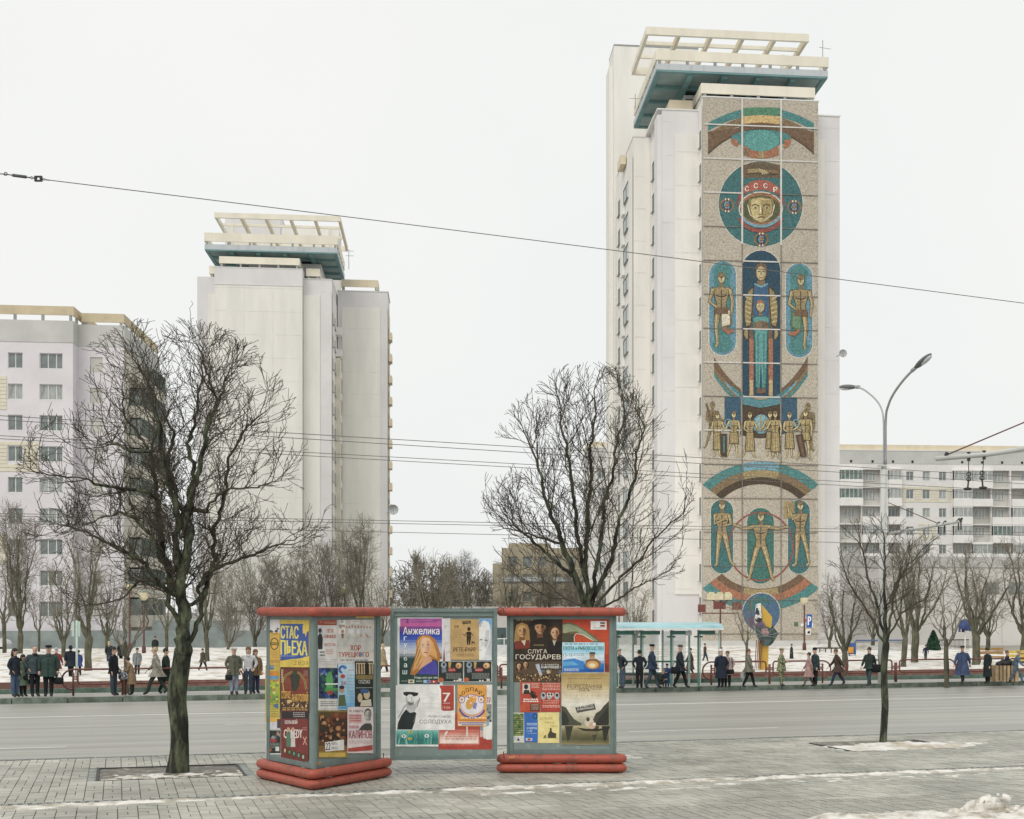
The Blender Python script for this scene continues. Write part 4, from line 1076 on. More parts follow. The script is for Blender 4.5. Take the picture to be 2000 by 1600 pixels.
# three capsules with figures
def capsule(cv, x0, y0, x1, y1, c, c2=None):
    cv.caps(x0-6, y0-6, x1+6, y1+6, '#d7cdb4'); cv.caps(x0, y0, x1, y1, c)
    if c2: w = x1-x0; cv.rect(x0+w*.18, y0+w*.35, x0+w*.78, y1-w*.35, c2)
cv = mcan(1340, 480, 3.81)
for (x0, x1, ty, fx, fl) in ((172, 372, 115, 262, 1), (742, 940, 132, 852, -1)):
    capsule(cv, x0, ty, x1, ty+700, '#4f96ae', TEA)
    cv.ell((x0+x1)/2, ty+75, 68, 60, TEA); cv.ell((x0+x1)/2, ty+620, 75, 62, TEA)
    body2d(cv, fx, ty+85, 560, [[(-.9, 1.75), (-1.25, 3.1), (-.1, 4.0)], [(.9, 1.75), (1.2, 3.1), (1.05, 4.5)]], [[(-.4*fl, 4), (-.55*fl, 5.8), (-.4*fl, 7.5), (-.55*fl, 7.9)], [(.35*fl, 4), (.9*fl, 5.2), (.35*fl, 6.0)]], W=.95)
    cv.poly([(fx-5*fl, ty+370), (fx+70*fl, ty+360), (fx+75*fl, ty+480), (fx-3*fl, ty+500)], OCR if fl > 0 else '#4b7a50'); cv.poly([(fx+2*fl, ty+378), (fx+60*fl, ty+370), (fx+62*fl, ty+470), (fx+4*fl, ty+488)], CRM if fl > 0 else '#5f9464')
    for q in range(3): cv.line([(fx+(10+q*30)*fl, ty+500+q*14), (fx+(60+q*16)*fl, ty+540-q*12)], 22, RUST)
    cv.rect(fx-50, ty+345, fx+50, ty+395, BRN)
    cv.build('mosaic_inlay', tw, MOSAIC, label=('left' if fl > 0 else 'right')+' blue-green capsule with a golden standing figure'); cv = mcan(1340, 480, 3.81)
cv = mcan(1340, 480, 3.81)
cv.caps(408, 30, 706, 400, '#d7cdb4'); cv.caps(414, 36, 700, 500, NAV); cv.rect(414, 200, 700, 1125, NAV)
cv.poly([(475, 330), (500, 300), (500, 640), (500, 1118), (470, 1118), (470, 640)], BRN); cv.poly([(640, 330), (612, 300), (612, 640), (612, 1118), (640, 1118), (640, 640)], BRN)
cv.poly([(505, 300), (610, 300), (620, 640), (495, 640)], '#2d6690')
for sg in (-1, 1):
    cx_ = 558
    cv.poly([(cx_+sg*55, 300), (cx_+sg*100, 335), (cx_+sg*128, 430), (cx_+sg*130, 520), (cx_+sg*118, 612), (cx_+sg*75, 600), (cx_+sg*60, 450)], DBR)
    cv.poly([(cx_+sg*62, 315), (cx_+sg*95, 345), (cx_+sg*120, 435), (cx_+sg*122, 520), (cx_+sg*110, 600), (cx_+sg*82, 590), (cx_+sg*68, 450)], '#9c8638')
    for q in range(6): cv.line([(cx_+sg*76, 400+q*34), (cx_+sg*118, 380+q*36)], 9, GLD2)
    cv.line([(cx_+sg*112, 612), (cx_+sg*116, 660), (cx_+sg*104, 700)], [30, 40, 20], DBR); cv.line([(cx_+sg*110, 620), (cx_+sg*113, 660), (cx_+sg*104, 694)], [20, 28, 12], GOLD)
    cv.line([(cx_+sg*72, 690), (cx_+sg*72, 1010)], 32, RUST)
    cv.line([(cx_+sg*72, 1000), (cx_+sg*72, 1118)], 28, '#caa350')
cv.line([(558, 230), (558, 300)], [44, 60], OCR); cv.line([(508, 285), (558, 306), (608, 285)], 14, SKY_)
cv.ell(558, 195, 46, 70, DBR, 20); cv.ell(558, 200, 38, 60, GOLD, 20); cv.ell(552, 204, 27, 50, GLD2, 18); cv.poly([(516, 180), (520, 145), (558, 126), (596, 145), (600, 180), (580, 160), (558, 150), (536, 160)], BRN)
for d in (-16, 16): cv.line([(558+d-9, 192), (558+d+9, 192)], 7, DBR)
cv.line([(558, 195), (558, 222)], 6, OCR); cv.line([(545, 238), (571, 238)], 6, RED)
# smaller figure in front
cv.poly([(490, 540), (520, 520), (595, 520), (625, 540), (628, 600), (608, 640), (604, 860), (596, 1060), (562, 1062), (556, 860), (550, 1062), (516, 1060), (510, 860), (504, 640), (486, 600)], '#1f6f72')
cv.poly([(500, 545), (522, 530), (593, 530), (614, 545), (600, 650), (596, 860), (586, 1050), (568, 1052), (556, 840), (545, 1052), (524, 1050), (518, 860), (514, 650)], '#3ea39c')
for q in (535, 578): cv.line([(q, 660), (q, 1040)], 7, '#227577')
cv.poly([(500, 575), (556, 555), (556, 628), (500, 612)], OCR); cv.poly([(612, 575), (560, 555), (560, 628), (612, 612)], BRN)
cv.line([(553, 488), (553, 522)], 26, OCR); cv.ell(553, 450, 37, 46, DBR, 18); cv.ell(553, 455, 30, 38, GLD2, 18); cv.poly([(520, 440), (530, 412), (553, 404), (576, 412), (586, 440), (553, 424)], RUST)
for d in (-11, 11): cv.line([(553+d-6, 450), (553+d+6, 450)], 5, DBR)
cv.line([(553, 455), (553, 470)], 4, OCR); cv.line([(545, 480), (561, 480)], 4, RED)
for d in (540, 574): cv.line([(d, 1060), (d, 1100)], [26, 36], BRN)
cv.build('mosaic_inlay', tw, MOSAIC, label='tall dark blue niche with a robed figure and a smaller turquoise figure reading')
# lower bowl of bands, frieze of small figures
cv = mcan(1340, 480, 3.81)
def bowl(o0, o1, c, x0, x1, n=26, k=1.0, cy=0):
    fs = []
    for i in range(n):
        X = [x0+(x1-x0)*(i+d)/n for d in (0, 1)]; f = lambda x, o: 1135+o-((abs(x-556)/346)**2)*(285-.25*o)+cy
        fs.append([(X[0], f(X[0], o0)), (X[1], f(X[1], o0)), (X[1], f(X[1], o1)), (X[0], f(X[0], o1))])
    cv.add(fs, c)
for (x0, x1) in ((208, 408), (706, 905)):
    bowl(-15, 40, BRN, x0, x1, k=1); bowl(40, 72, OCR, x0, x1); bowl(72, 100, TEA, x0, x1)
cv.poly([(408, 1080), (450, 1118), (520, 1140), (556, 1144), (592, 1140), (662, 1118), (706, 1080), (706, 1100), (640, 1150), (556, 1166), (472, 1150), (408, 1100)], GOLD)
cv.poly([(286, 1128), (408, 1128), (408, 1410), (350, 1385), (286, 1345)], '#2b5f7c'); cv.poly([(704, 1128), (826, 1128), (826, 1345), (762, 1385), (704, 1410)], '#2b5f7c')
cv.poly([(415, 1180), (700, 1180), (700, 1412), (640, 1428), (556, 1434), (476, 1428), (415, 1412)], DBR)
bowl(40, 62, SKY_, 290, 824, cy=-10); bowl(20, 45, TEA, 340, 770, cy=-8)
cv.poly([(415, 1112), (556, 1160), (700, 1112), (700, 1180), (556, 1208), (415, 1180)], '#3c8f9b')
cv.ell(560, 1328, 62, 72, SKY_, 22); cv.ell(560, 1328, 50, 60, '#74b7c0', 22); cv.line([(556, 1262), (556, 1380)], 10, GOLD); cv.ring(560, 1330, 40, 22, 34, 17, GOLD)
A1 = [[(-.8, 1.75), (-1.0, 3.0), (-.2, 3.6)], [(.8, 1.75), (1.3, 2.9), (2.0, 3.3)]]; A2 = [[(-.8, 1.75), (-1.3, 2.9), (-2.0, 3.3)], [(.8, 1.75), (1.0, 3.0), (.9, 4.3)]]
LW = [[(-.2, 4), (-.6, 5.9), (-1.1, 7.6), (-1.5, 7.9)], [(.2, 4), (.5, 5.9), (.6, 7.6), (1.0, 7.95)]]
for (x, y, h, ar, lg, sk, dkf) in ((196, 1160, 350, A1, LW, None, 1), (232, 1240, 330, A1, LG, 6.8, 0), (354, 1232, 345, A2, LW, 5.6, 0), (474, 1236, 340, A1, LW, 6.9, 0), (624, 1232, 340, A2, LG, 6.6, 0), (662, 1230, 350, A2, LG, 7.0, 0), (768, 1236, 345, A1, LG, 6.4, 0), (905, 1172, 355, A2, LW, None, 1), (886, 1220, 370, A2, LW, 5.0, 0)):
    body2d(cv, x, y, h, ar, lg, '#8a7337' if dkf else '#b39a44', '#a08a45' if dkf else '#d9c672', DBR, sk, .92)
cv.poly([(250, 1400), (305, 1400), (303, 1570), (258, 1570)], DBR); cv.line([(280, 1420), (280, 1540)], 12, TEA); cv.poly([(812, 1410), (866, 1405), (896, 1570), (850, 1575)], DBR); cv.poly([(826, 1420), (852, 1418), (880, 1568), (862, 1568)], BRN)
for x, y in ((310, 1318), (815, 1322)): cv.ring(x, y, 26, 30, 18, 22, SKY_)
cv.line([(150, 1175), (185, 1290)], 16, BRN)
cv.build('mosaic_inlay', tw, MOSAIC, label='bowl of brown, ochre and blue bands above a frieze of small golden figures')
# lower medallion
cv = mcan(1340, 780, 2.857)
def arc3(cx, cy, r0, r1, c, a0, a1, ry=.86): cv.ring(cx, cy, r0, r0*ry, r1, r1*ry, c, a0, a1, 22)
for (cy, a0, a1, f) in ((720, 221, 319, 1), (812, 41, 139, -1)):
    arc3(416, cy, 430, 376, TEA, a0, a1); arc3(416, cy, 376, 330, OCR if f > 0 else RUST, a0, a1); arc3(416, cy, 330, 286, DBR if f > 0 else BRN, a0, a1)
cv.ring(416, 720, 432, 372, 380, 327, SKY_, 256, 284, 8); cv.ring(416, 720, 378, 325, 330, 284, GOLD, 254, 286, 8); cv.ring(416, 812, 330, 284, 290, 250, GOLD, 72, 108, 8)
for (x0, x1, y0, y1, c) in ((138, 262, 560, 972, TEA2), (568, 690, 562, 974, TEA2), (340, 490, 606, 1030, '#24776a')): cv.caps(x0-3, y0-3, x1+3, y1+3, '#d7cdb4'); cv.caps(x0, y0, x1, y1, c)
cv.ring(416, 822, 184, 194, 176, 186, RED, 0, 360, 48)
cv.poly([(545, 570), (605, 570), (605, 665), (545, 665)], GOLD)
body2d(cv, 200, 562, 370, [[(-.85, 1.75), (-.9, 2.9), (.1, 2.4)], [(.85, 1.75), (1.1, 2.9), (.2, 3.1)]], [[(-.3, 4), (-.5, 5.9), (-.6, 7.6), (-.8, 7.9)], [(.3, 4), (.7, 5.9), (1.1, 7.5), (1.5, 7.9)]])
body2d(cv, 416, 625, 385, [[(-.85, 1.8), (-1.9, 2.0), (-3.2, 1.5)], [(.85, 1.8), (1.9, 2.0), (3.2, 1.8)]], [[(-.35, 4), (-.9, 5.9), (-1.3, 7.7), (-1.6, 7.95)], [(.35, 4), (.9, 5.9), (1.3, 7.7), (1.6, 7.95)]])
body2d(cv, 636, 566, 365, [[(-.7, 1.8), (-1.3, 1.9), (-1.5, .5)], [(-.2, 1.9), (-.9, 2.3), (-1.2, 1.2)]], [[(-.3, 4), (-.4, 5.9), (-.5, 7.7), (-.9, 7.95)], [(.3, 4), (.8, 5.9), (1.1, 7.6), (.8, 7.9)]])
cv.ell(420, 1190, 108, 112, '#d7cdb4', 30); cv.ell(420, 1190, 104, 108, '#3d6d92', 30); cv.poly([(330, 1140), (380, 1100), (440, 1092), (470, 1130), (400, 1170), (340, 1180)], TEA2); cv.poly([(340, 1230), (400, 1200), (450, 1260), (410, 1295), (360, 1270)], '#6b4f73')
cv.build('mosaic_inlay', tw, MOSAIC, label='ring of red with three golden figures on green capsules between banded arcs')
# ---------------------------------------------------------------- poster columns
GF = mat('grey_green_enamel', (.165, .215, .205), rough=.38, col2=(.11, .15, .145), scale=3.5, spec=.5, thr=(.45, .75), bump=.08, bscale=12)
GF2 = mat('grey_green_board', (.20, .255, .24), rough=.5, col2=(.27, .32, .30), scale=7, spec=.4, thr=(.55, .7))
REDT = mat('red_enamel_tube', (.37, .085, .055), rough=.5, spec=.4, col2=(.21, .07, .05), scale=7, thr=(.5, .68), bump=.35, bscale=22, detail=9)
WIRE = mat('wire', (.16, .05, .04), rough=.6)
def tri_ring(P3, out, rc, z, rt, seg=6):
    """tube ring round the triangle of corners P3, pushed outwards"""
    c = sum(P3, Vector())/3; Q = []
    n = 3
    D = [(P3[(i+1) % n]-P3[i]).normalized() for i in range(n)]
    for i in range(n):
        v = (P3[i]-c).normalized(); p = P3[i]+v*out*2
        d0, d1 = D[i-1], D[i]; Q.append((p-d0*rc, p, p+d1*rc))
    pts = []
    for a, p, b_ in Q:
        for k in range(seg+1):
            t = k/seg; q = a*(1-t)**2+p*2*t*(1-t)+b_*t*t; pts.append(Vector((q.x, q.y, z)))
    return pts
def stand(corners, label, name='poster_column'):
    P3 = [Vector((x, y, 0)) for x, y in corners]; c = sum(P3, Vector())/3
    r = empty(name, tuple(c), label, 'poster column')
    z0, z1 = .36, 3.14
    n = 3
    inner = [c+(p-c)*.965 for p in P3]
    b = MB(); b.quad([Vector((p.x, p.y, z0)) for p in inner[::-1]]).quad([Vector((p.x, p.y, z1)) for p in inner])
    for i in range(n):
        p, q = inner[i], inner[(i+1) % n]; b.quad([(p.x, p.y, z0), (q.x, q.y, z0), (q.x, q.y, z1), (p.x, p.y, z1)])
    b.build('board', GF2, r)
    for i in range(n):
        p = P3[i]; b = MB(); d0 = (P3[i-1]-p).normalized(); d1 = (P3[(i+1) % n]-p).normalized(); e = .13; th = .05
        for d in (d0, d1):
            nn = Vector((d.y, -d.x, 0)); 
            if nn.dot(p-c) < 0: nn = -nn
            a = p; b_ = p+d*e
            b.hexa([(a.x, a.y, z0), (b_.x, b_.y, z0), (b_.x-nn.x*th, b_.y-nn.y*th, z0), (a.x-nn.x*th, a.y-nn.y*th, z0), (a.x, a.y, z1), (b_.x, b_.y, z1), (b_.x-nn.x*th, b_.y-nn.y*th, z1), (a.x-nn.x*th, a.y-nn.y*th, z1)])
        b.build('corner_post', GF, r)
        q = P3[(i+1) % n]; d = (q-p).normalized(); nn = Vector((d.y, -d.x, 0)); 
        if nn.dot(p-c) < 0: nn = -nn
        L = (q-p).length
        for (za, zb) in ((z0, z0+.10), (z1-.09, z1)):
            a = p+d*.132-nn*.004; b_ = p+d*(L-.132)-nn*.004; b = MB()
            b.hexa([(a.x, a.y, za), (b_.x, b_.y, za), (b_.x-nn.x*th, b_.y-nn.y*th, za), (a.x-nn.x*th, a.y-nn.y*th, za), (a.x, a.y, zb), (b_.x, b_.y, zb), (b_.x-nn.x*th, b_.y-nn.y*th, zb), (a.x-nn.x*th, a.y-nn.y*th, zb)])
            b.build('rail', GF, r)
    for z in (.1, .285, 3.2):
        MB().tube(tri_ring(P3, .09 if z > 3 else .095, .13, z, .09), .087, 14, closed=True).build('tube_ring', REDT, r, True)
    cc = [c+(p-c)*.9 for p in P3]
    b = MB(); b.quad([Vector((p.x, p.y, 3.16)) for p in cc]); b.build('top_plate', GF, r)
    for i in range(3):
        b = MB(); p = c+(P3[i]-c)*.86; b.tube([(p.x, p.y, 0), (p.x, p.y, .36)], .05, 8).build('foot', IRON, r)
    b = MB()
    for i in range(3):
        p = c+(P3[i]-c)*.97
        b.tube([(p.x, p.y, 3.28), (p.x+.05, p.y, 3.33), (p.x+.12, p.y-.02, 3.30)], .008, 4)
    b.build('tie_wire', WIRE, r)
    return r, P3
NX, NY = -5.42, 26.75
LP3 = [(NX, NY), (NX+2.17*math.cos(R(65.4)), NY+2.17*math.sin(R(65.4))), (NX+2.17*math.cos(R(125.4)), NY+2.17*math.sin(R(125.4)))]
lsd, L3 = stand(LP3, 'left three-sided poster column with red tube rings, one corner towards the street viewer')
yr = 29.55; RP3 = [(-2.14, yr), (.04, yr), (-1.05, yr+1.89)]
rsd, R3 = stand(RP3, 'right three-sided poster column with red tube rings, one face square to the viewer')
# middle panel hung between them
m0 = at(762, 1337, 28.95); m1 = at(971, 1337, 29.3); dm = Vector((m1.x-m0.x, m1.y-m0.y, 0)); Lm = dm.length; dm.normalize(); nm_ = Vector((dm.y, -dm.x, 0))
FM = frame(m0.x, m0.y, math.degrees(math.atan2(dm.y, dm.x)))
mp = empty('poster_panel', tuple((m0+m1)/2), 'flat framed poster panel hung between the two columns', 'poster panel')
zb_, zt_ = .30, 3.27
MB().box(.06, Lm-.06, .02, .07, zb_+.06, zt_-.06, 0, FM).build('board', GF2, mp)
for a0, a1, za, zb in ((0, .07, zb_, zt_), (Lm-.07, Lm, zb_, zt_)): MB().box(a0, a1, -.02, .09, za, zb, 0, FM).build('frame_post', GF, mp)
for za, zb in ((zb_, zb_+.07), (zt_-.07, zt_-.005)): MB().box(.071, Lm-.071, -.018, .088, za, zb, 0, FM).build('frame_rail', GF, mp)
MB().box(.08, Lm-.08, -.012, .02, zt_-.16, zt_-.13, 0, FM).build('frame_bead', GF, mp)
for a, sg in ((0, -1), (Lm, 1)):
    for z in (zb_+.02, zt_-.02):
        p = FM(a, .03, z); b = MB(); q = Vector((sg*.13, 0, 0))
        b.tube([p, p+q*.5+Vector((0, 0, -.04 if z < 1 else .05)), p+q, p+q+Vector((0, 0, .12 if z < 1 else -.08))], .011, 6).build('hook', WIRE, mp)
# ---------------------------------------------------------------- posters
FACES = {}
def pcan(which):
    if which == 'R': return Canvas((R3[0].x, R3[0].y-.012+.03, 0), (0, -1, 0), 960, 1160, 4.325), rsd
    if which == 'M': return Canvas(FM(0, .018, 0), nm_, 740, 1160, 4.708), mp
    a, b_ = (0, 1) if which == 'L2' else (0, 2)
    p, q = L3[a], L3[b_]; c = sum(L3, Vector())/3; d = (q-p).normalized(); n = Vector((d.y, -d.x, 0))
    if n.dot(p-c) < 0: n = -n
    pin = c+(p-c)*.965; cam_off = pin+n*.006
    return Canvas(cam_off, n, 480, 1140, 3.81), lsd
def poster(which, x0, y0, x1, y1, bg, label, fn, seed=0):
    cv, par = pcan(which); depth = FACES.setdefault(which, []); lay = 0
    for bb, l in depth:
        if not (bb[2] <= x0 or bb[0] >= x1 or bb[3] <= y0 or bb[1] >= y1): lay = max(lay, l)
    cv.P0 = cv.P0+cv.n*lay
    cv.sheet(x0, y0, x1, y1, bg, seed)
    rs = random.Random(seed*7+int(x0)); fn(cv)
    top = max(s[1] for s in cv.sh)*cv.step+.0015
    depth.append(((x0, y0, x1, y1), lay+top))
    cv.build('poster', par, label=label)
def face(cv, x, y, w, h, skin, hair, hl=1.0, sh='#8a5a3c', lips='#a33f38', bgc=None):
    cv.poly([(x-w*.75, y-h*.1), (x-w*.6, y-h*.75), (x, y-h*1.05), (x+w*.6, y-h*.75), (x+w*.78, y-h*.1), (x+w*.7*hl, y+h*hl), (x-w*.7*hl, y+h*hl)], hair)
    cv.poly([(x-w*.25, y+h*.3), (x+w*.25, y+h*.3), (x+w*.3, y+h*1.15), (x-w*.3, y+h*1.15)], sh)
    cv.poly([(x+w*.5*math.sin(a)*(1 if math.cos(a) > -.2 else .86), y-h*.05-h*.68*math.cos(a)) for a in [6.2832*i/22 for i in range(22)]], skin)
    cv.poly([(x+w*.1, y-h*.5), (x+w*.42, y-h*.35), (x+w*.47, y+h*.05), (x+w*.3, y+h*.45), (x+w*.12, y+h*.55)], sh)
    for d in (-.22, .22): cv.line([(x+w*(d-.12), y-h*.14), (x+w*d, y-h*.17), (x+w*(d+.12), y-h*.14)], h*.05, '#2a1c14'); cv.ell(x+w*d, y-h*.06, w*.085, h*.035, '#1f1a18', 8)
    cv.line([(x, y-h*.05), (x+w*.05, y+h*.16), (x-w*.04, y+h*.19)], h*.035, sh)
    cv.line([(x-w*.13, y+h*.34), (x, y+h*.32), (x+w*.13, y+h*.34)], h*.07, lips)
def crowd(cv, x0, y0, x1, y1, n, cols, seed=0, size=1.0):
    r = random.Random(seed)
    for _ in range(n):
        x, y = r.uniform(x0, x1), r.uniform(y0, y1); s = r.uniform(.5, 1.2)*size
        cv.ell(x, y, 7*s, 9*s, r.choice(cols), 7)
def blobs(cv, x0, y0, x1, y1, n, cols, seed=0, sz=20):
    r = random.Random(seed)
    for _ in range(n):
        x, y = r.uniform(x0, x1), r.uniform(y0, y1); k = r.randint(4, 7); a0 = r.random()*6
        p = [(min(max(x+math.cos(a0+6.28*i/k)*r.uniform(.4, 1)*sz, x0), x1), min(max(y+math.sin(a0+6.28*i/k)*r.uniform(.4, 1)*sz, y0), y1)) for i in range(k)]
        cv.poly(p, r.choice(cols))
def grad(cv, x0, y0, x1, y1, cs, n=10):
    for i in range(n):
        t = i/(n-1)*(len(cs)-1); k = min(int(t), len(cs)-2); f = t-k; a, b_ = lin(cs[k], .92), lin(cs[k+1], .92)
        cv.rect(x0, y0+(y1-y0)*i/n, x1, y0+(y1-y0)*(i+1)/n, tuple(p*(1-f)+q*f for p, q in zip(a, b_)))
# -- right column, front face
def f(cv):
    blobs(cv, 190, 210, 600, 560, 30, ['#2e2418', '#4a3a26', '#1e1912', '#3a2c1c'], 2, 60)
    cv.lines(195, 216, 430, 228, 1, '#9b8a5c', 6, .8)
    face(cv, 258, 320, 80, 75, '#c99b62', '#a8813f', 1.2, '#7a522c'); cv.poly([(200, 400), (320, 390), (330, 460), (195, 470)], '#7c2f1e'); cv.poly([(250, 395), (290, 392), (280, 440)], '#d9c8a4')
    face(cv, 410, 290, 90, 80, '#b98a5c', '#2a1c12', 1.3, '#6d4426'); cv.poly([(310, 275), (350, 225), (410, 205), (470, 225), (520, 285), (410, 255)], '#1c150e'); cv.poly([(340, 370), (480, 370), (500, 460), (320, 460)], '#2b2117')
    face(cv, 536, 335, 70, 68, '#d2a678', '#4a2c18', .6, '#8c5f3a'); cv.poly([(480, 400), (590, 400), (596, 500), (470, 500)], '#1d1712'); cv.poly([(515, 395), (545, 395), (530, 440)], '#cfc3ae')
    cv.lines(350, 428, 445, 440, 1, '#8f7b4b', 6, .8)
    cv.text('СЛУГА', 308, 468, 470, 504, '#e6dcc6', .0); cv.text('ГОСУДАРЕВ', 204, 512, 584, 560, '#efe6d2', .0)
    cv.rect(190, 572, 590, 742, '#5a4630'); face(cv, 232, 615, 38, 36, '#c9a373', '#1f1710', .8); face(cv, 288, 600, 38, 36, '#c39c6b', '#2a1e14', .8)
    blobs(cv, 370, 590, 590, 690, 12, ['#8a7a58', '#c9b68c', '#5a6b7c', '#b49a66', '#d9c9a2'], 4, 32)
    cv.poly([(370, 595), (402, 590), (430, 690), (410, 700)], '#b7bcc8')
    crowd(cv, 200, 680, 588, 735, 120, ['#c49c5e', '#2a2018', '#8a6a3c', '#3a2c1c', '#d9b878', '#5e4628'], 5)
    cv.rect(412, 588, 580, 640, '#3a342c'); cv.text('С 8 МАРТА', 422, 592, 572, 606, '#f2efe6', .03); cv.text('в кинотеатрах', 422, 610, 572, 636, '#f2efe6', .02)
poster('R', 183, 205, 600, 745, '#33281a', 'dark film poster with three faces and the words СЛУГА ГОСУДАРЕВ', f, 1)
def f(cv):
    grad(cv, 602, 215, 990, 660, ['#b8452c', '#c2522f', '#a33a22'], 6)
    cv.poly([(602, 250), (650, 240), (720, 260), (800, 310), (860, 350), (930, 410), (870, 410), (800, 370), (720, 330), (660, 345), (602, 400)], '#6d6a4c')
    cv.poly([(602, 262), (650, 252), (720, 275), (800, 325), (900, 400), (850, 398), (720, 318), (650, 320), (602, 350)], '#97a07c')
    cv.poly([(602, 330), (700, 340), (700, 410), (602, 410)], '#4c4a33')
    cv.line([(700, 405), (698, 360), (718, 335), (770, 345), (860, 395)], 5, '#f0e8dc')
    blobs(cv, 602, 420, 990, 660, 10, ['#7c4a22', '#c98a3a', '#4c2c18'], 9, 40)
    cv.rect(838, 230, 972, 302, '#f1efe9'); cv.rect(918, 240, 958, 254, '#5a5a5a'); cv.rect(918, 262, 958, 278, '#a93a2c'); cv.lines(850, 285, 965, 296, 1, '#9a9a9a', 2)
    cv.rect(960, 600, 990, 655, '#7a3420')
poster('R', 600, 212, 994, 665, '#b5482d', 'red poster with an outstretched grey-green arm', f, 2)
def f(cv):
    grad(cv, 600, 414, 952, 662, ['#bfe2ee', '#8fcbe2', '#e8f2f4', '#2f7fc4', '#1d5aa8'], 10)
    cv.lines(612, 420, 900, 436, 1, '#3a6b8c', 3); cv.text('ОХОТА и РЫБОВОДСТВО', 606, 444, 946, 478, '#1f6b3a', .03)
    cv.text('13-16', 606, 504, 684, 530, '#6d7f8c', .02); cv.lines(690, 504, 780, 528, 2, '#8c9ca4', 4)
    cv.poly([(602, 560), (700, 545), (780, 575), (780, 640), (602, 630)], '#2f86cf'); cv.poly([(602, 575), (680, 570), (740, 600), (602, 610)], '#5fb0e4')
    cv.poly([(800, 560), (840, 545), (890, 550), (925, 580), (915, 625), (850, 640), (790, 615)], '#8c5a2c'); cv.ell(852, 600, 52, 34, '#d0a262', 16); cv.ell(850, 605, 30, 18, '#eed6a4', 12)
    cv.ell(850, 525, 24, 30, '#c99c74', 14); cv.poly([(826, 512), (830, 492), (874, 492), (878, 512)], '#4c4a34'); cv.line([(838, 522), (864, 522)], 4, '#2c2018')
    cv.rect(818, 640, 884, 660, '#1a4f9c'); cv.lines(606, 632, 740, 656, 3, '#e4eef4', 5)
poster('R', 597, 410, 955, 664, '#bcdce8', 'pale blue hunting and fishing fair poster reading ОХОТА и РЫБОВОДСТВО', f, 3)
def f(cv):
    grad(cv, 592, 672, 992, 1112, ['#a8905c', '#c2ad7c', '#d9cdb0', '#e6e2d4', '#d3cdb8', '#a8a68c'], 16)
    cv.lines(640, 712, 930, 722, 1, '#8a7448', 1)
    cv.text('РАЗРИСОВАННАЯ', 640, 762, 930, 800, '#5f4424', .0); cv.line([(640, 806), (735, 806)], 3, '#5f4424'); cv.line([(845, 806), (935, 806)], 3, '#5f4424'); cv.text('ВУАЛЬ', 740, 800, 830, 824, '#5f4424', .0)
    cv.text('( - )  ( · )  ( · )', 662, 846, 905, 870, '#b39a6c', .0)
    cv.poly([(592, 945), (630, 960), (660, 1010), (700, 1060), (760, 1095), (760, 1112), (592, 1112)], '#4f5040'); cv.poly([(592, 985), (630, 1010), (655, 1070), (650, 1112), (592, 1112)], '#33362c')
    cv.poly([(992, 905), (950, 945), (920, 985), (880, 1010), (860, 1060), (800, 1100), (800, 1112), (992, 1112)], '#47473a'); cv.poly([(992, 950), (950, 1000), (900, 1060), (880, 1112), (992, 1112)], '#2f3228')
    grad(cv, 592, 1114, 992, 1268, ['#b4ab88', '#8c8462', '#6d6a4c', '#57573c', '#7a7450'], 9)
    for x0, c in ((620, '#3a3c2c'), (840, '#44432f'), (930, '#2e3024')): cv.poly([(x0, 1116), (x0+70, 1116), (x0+40, 1230), (x0+20, 1250)], c)
    cv.ell(825, 1085, 40, 38, '#d8cdb8', 16); cv.ell(850, 1112, 30, 30, '#c9a98c', 14); cv.ell(815, 1060, 16, 18, '#5c4430', 10); cv.ell(868, 1100, 14, 14, '#e9dfcc', 10)
    cv.poly([(720, 1130), (800, 1140), (905, 1142), (990, 1128), (990, 1140), (900, 1160), (780, 1158)], '#2e2c20'); cv.poly([(800, 1160), (900, 1160), (880, 1190), (820, 1186)], '#7f7354')
    cv.poly([(706, 958), (868, 926), (882, 976), (722, 1006)], '#55534c'); cv.text('С 8 МАРТА', 722, 950, 858, 966, '#f3efe4', .02, -22); cv.text('в кинотеатре', 726, 972, 866, 990, '#f3efe4', .01, -22)
poster('R', 590, 666, 996, 1272, '#bfae84', 'sepia film poster of a misty river and the words РАЗРИСОВАННАЯ ВУАЛЬ', f, 4)
def f(cv):
    cv.rect(250, 752, 408, 996, '#bf4526'); cv.rect(262, 758, 326, 846, '#d9cfc4'); cv.ell(292, 785, 18, 22, '#2c2420', 12); cv.poly([(266, 846), (276, 812), (316, 812), (326, 846)], '#3a302a')
    cv.lines(334, 756, 402, 800, 4, '#e8c9b8', 1); crowd(cv, 322, 835, 398, 880, 9, ['#2a211e', '#3c2c26'], 3, 2.0)
    cv.lines(262, 886, 396, 920, 2, '#f3e9dc', 6, .6)
    cv.ell(284, 956, 42, 38, '#c8502c'); cv.rect(328, 928, 404, 992, '#2f2624'); cv.lines(332, 934, 400, 988, 5, '#d9a890', 5)
poster('R', 240, 745, 410, 1000, '#c9553a', 'small orange concert poster with a dark portrait', f, 5)
def f(cv):
    cv.lines(424, 756, 576, 820, 5, '#eab9a4', 8)
    for x in (420, 470, 535): cv.ell(x+18, 862, 22, 32, '#a8b4b8', 14); cv.ell(x+18, 856, 11, 14, '#3a2c26', 10)
    cv.rect(470, 838, 524, 866, '#e9ddd2'); cv.ell(485, 850, 9, 10, '#4a342a'); cv.ell(508, 850, 9, 10, '#4a342a'); cv.lines(430, 900, 570, 935, 2, '#e9a78c', 9); cv.lines(424, 940, 576, 966, 2, '#f0cbb8', 10)
poster('R', 414, 750, 584, 998, '#b9402c', 'small red concert poster with three oval portraits', f, 6)
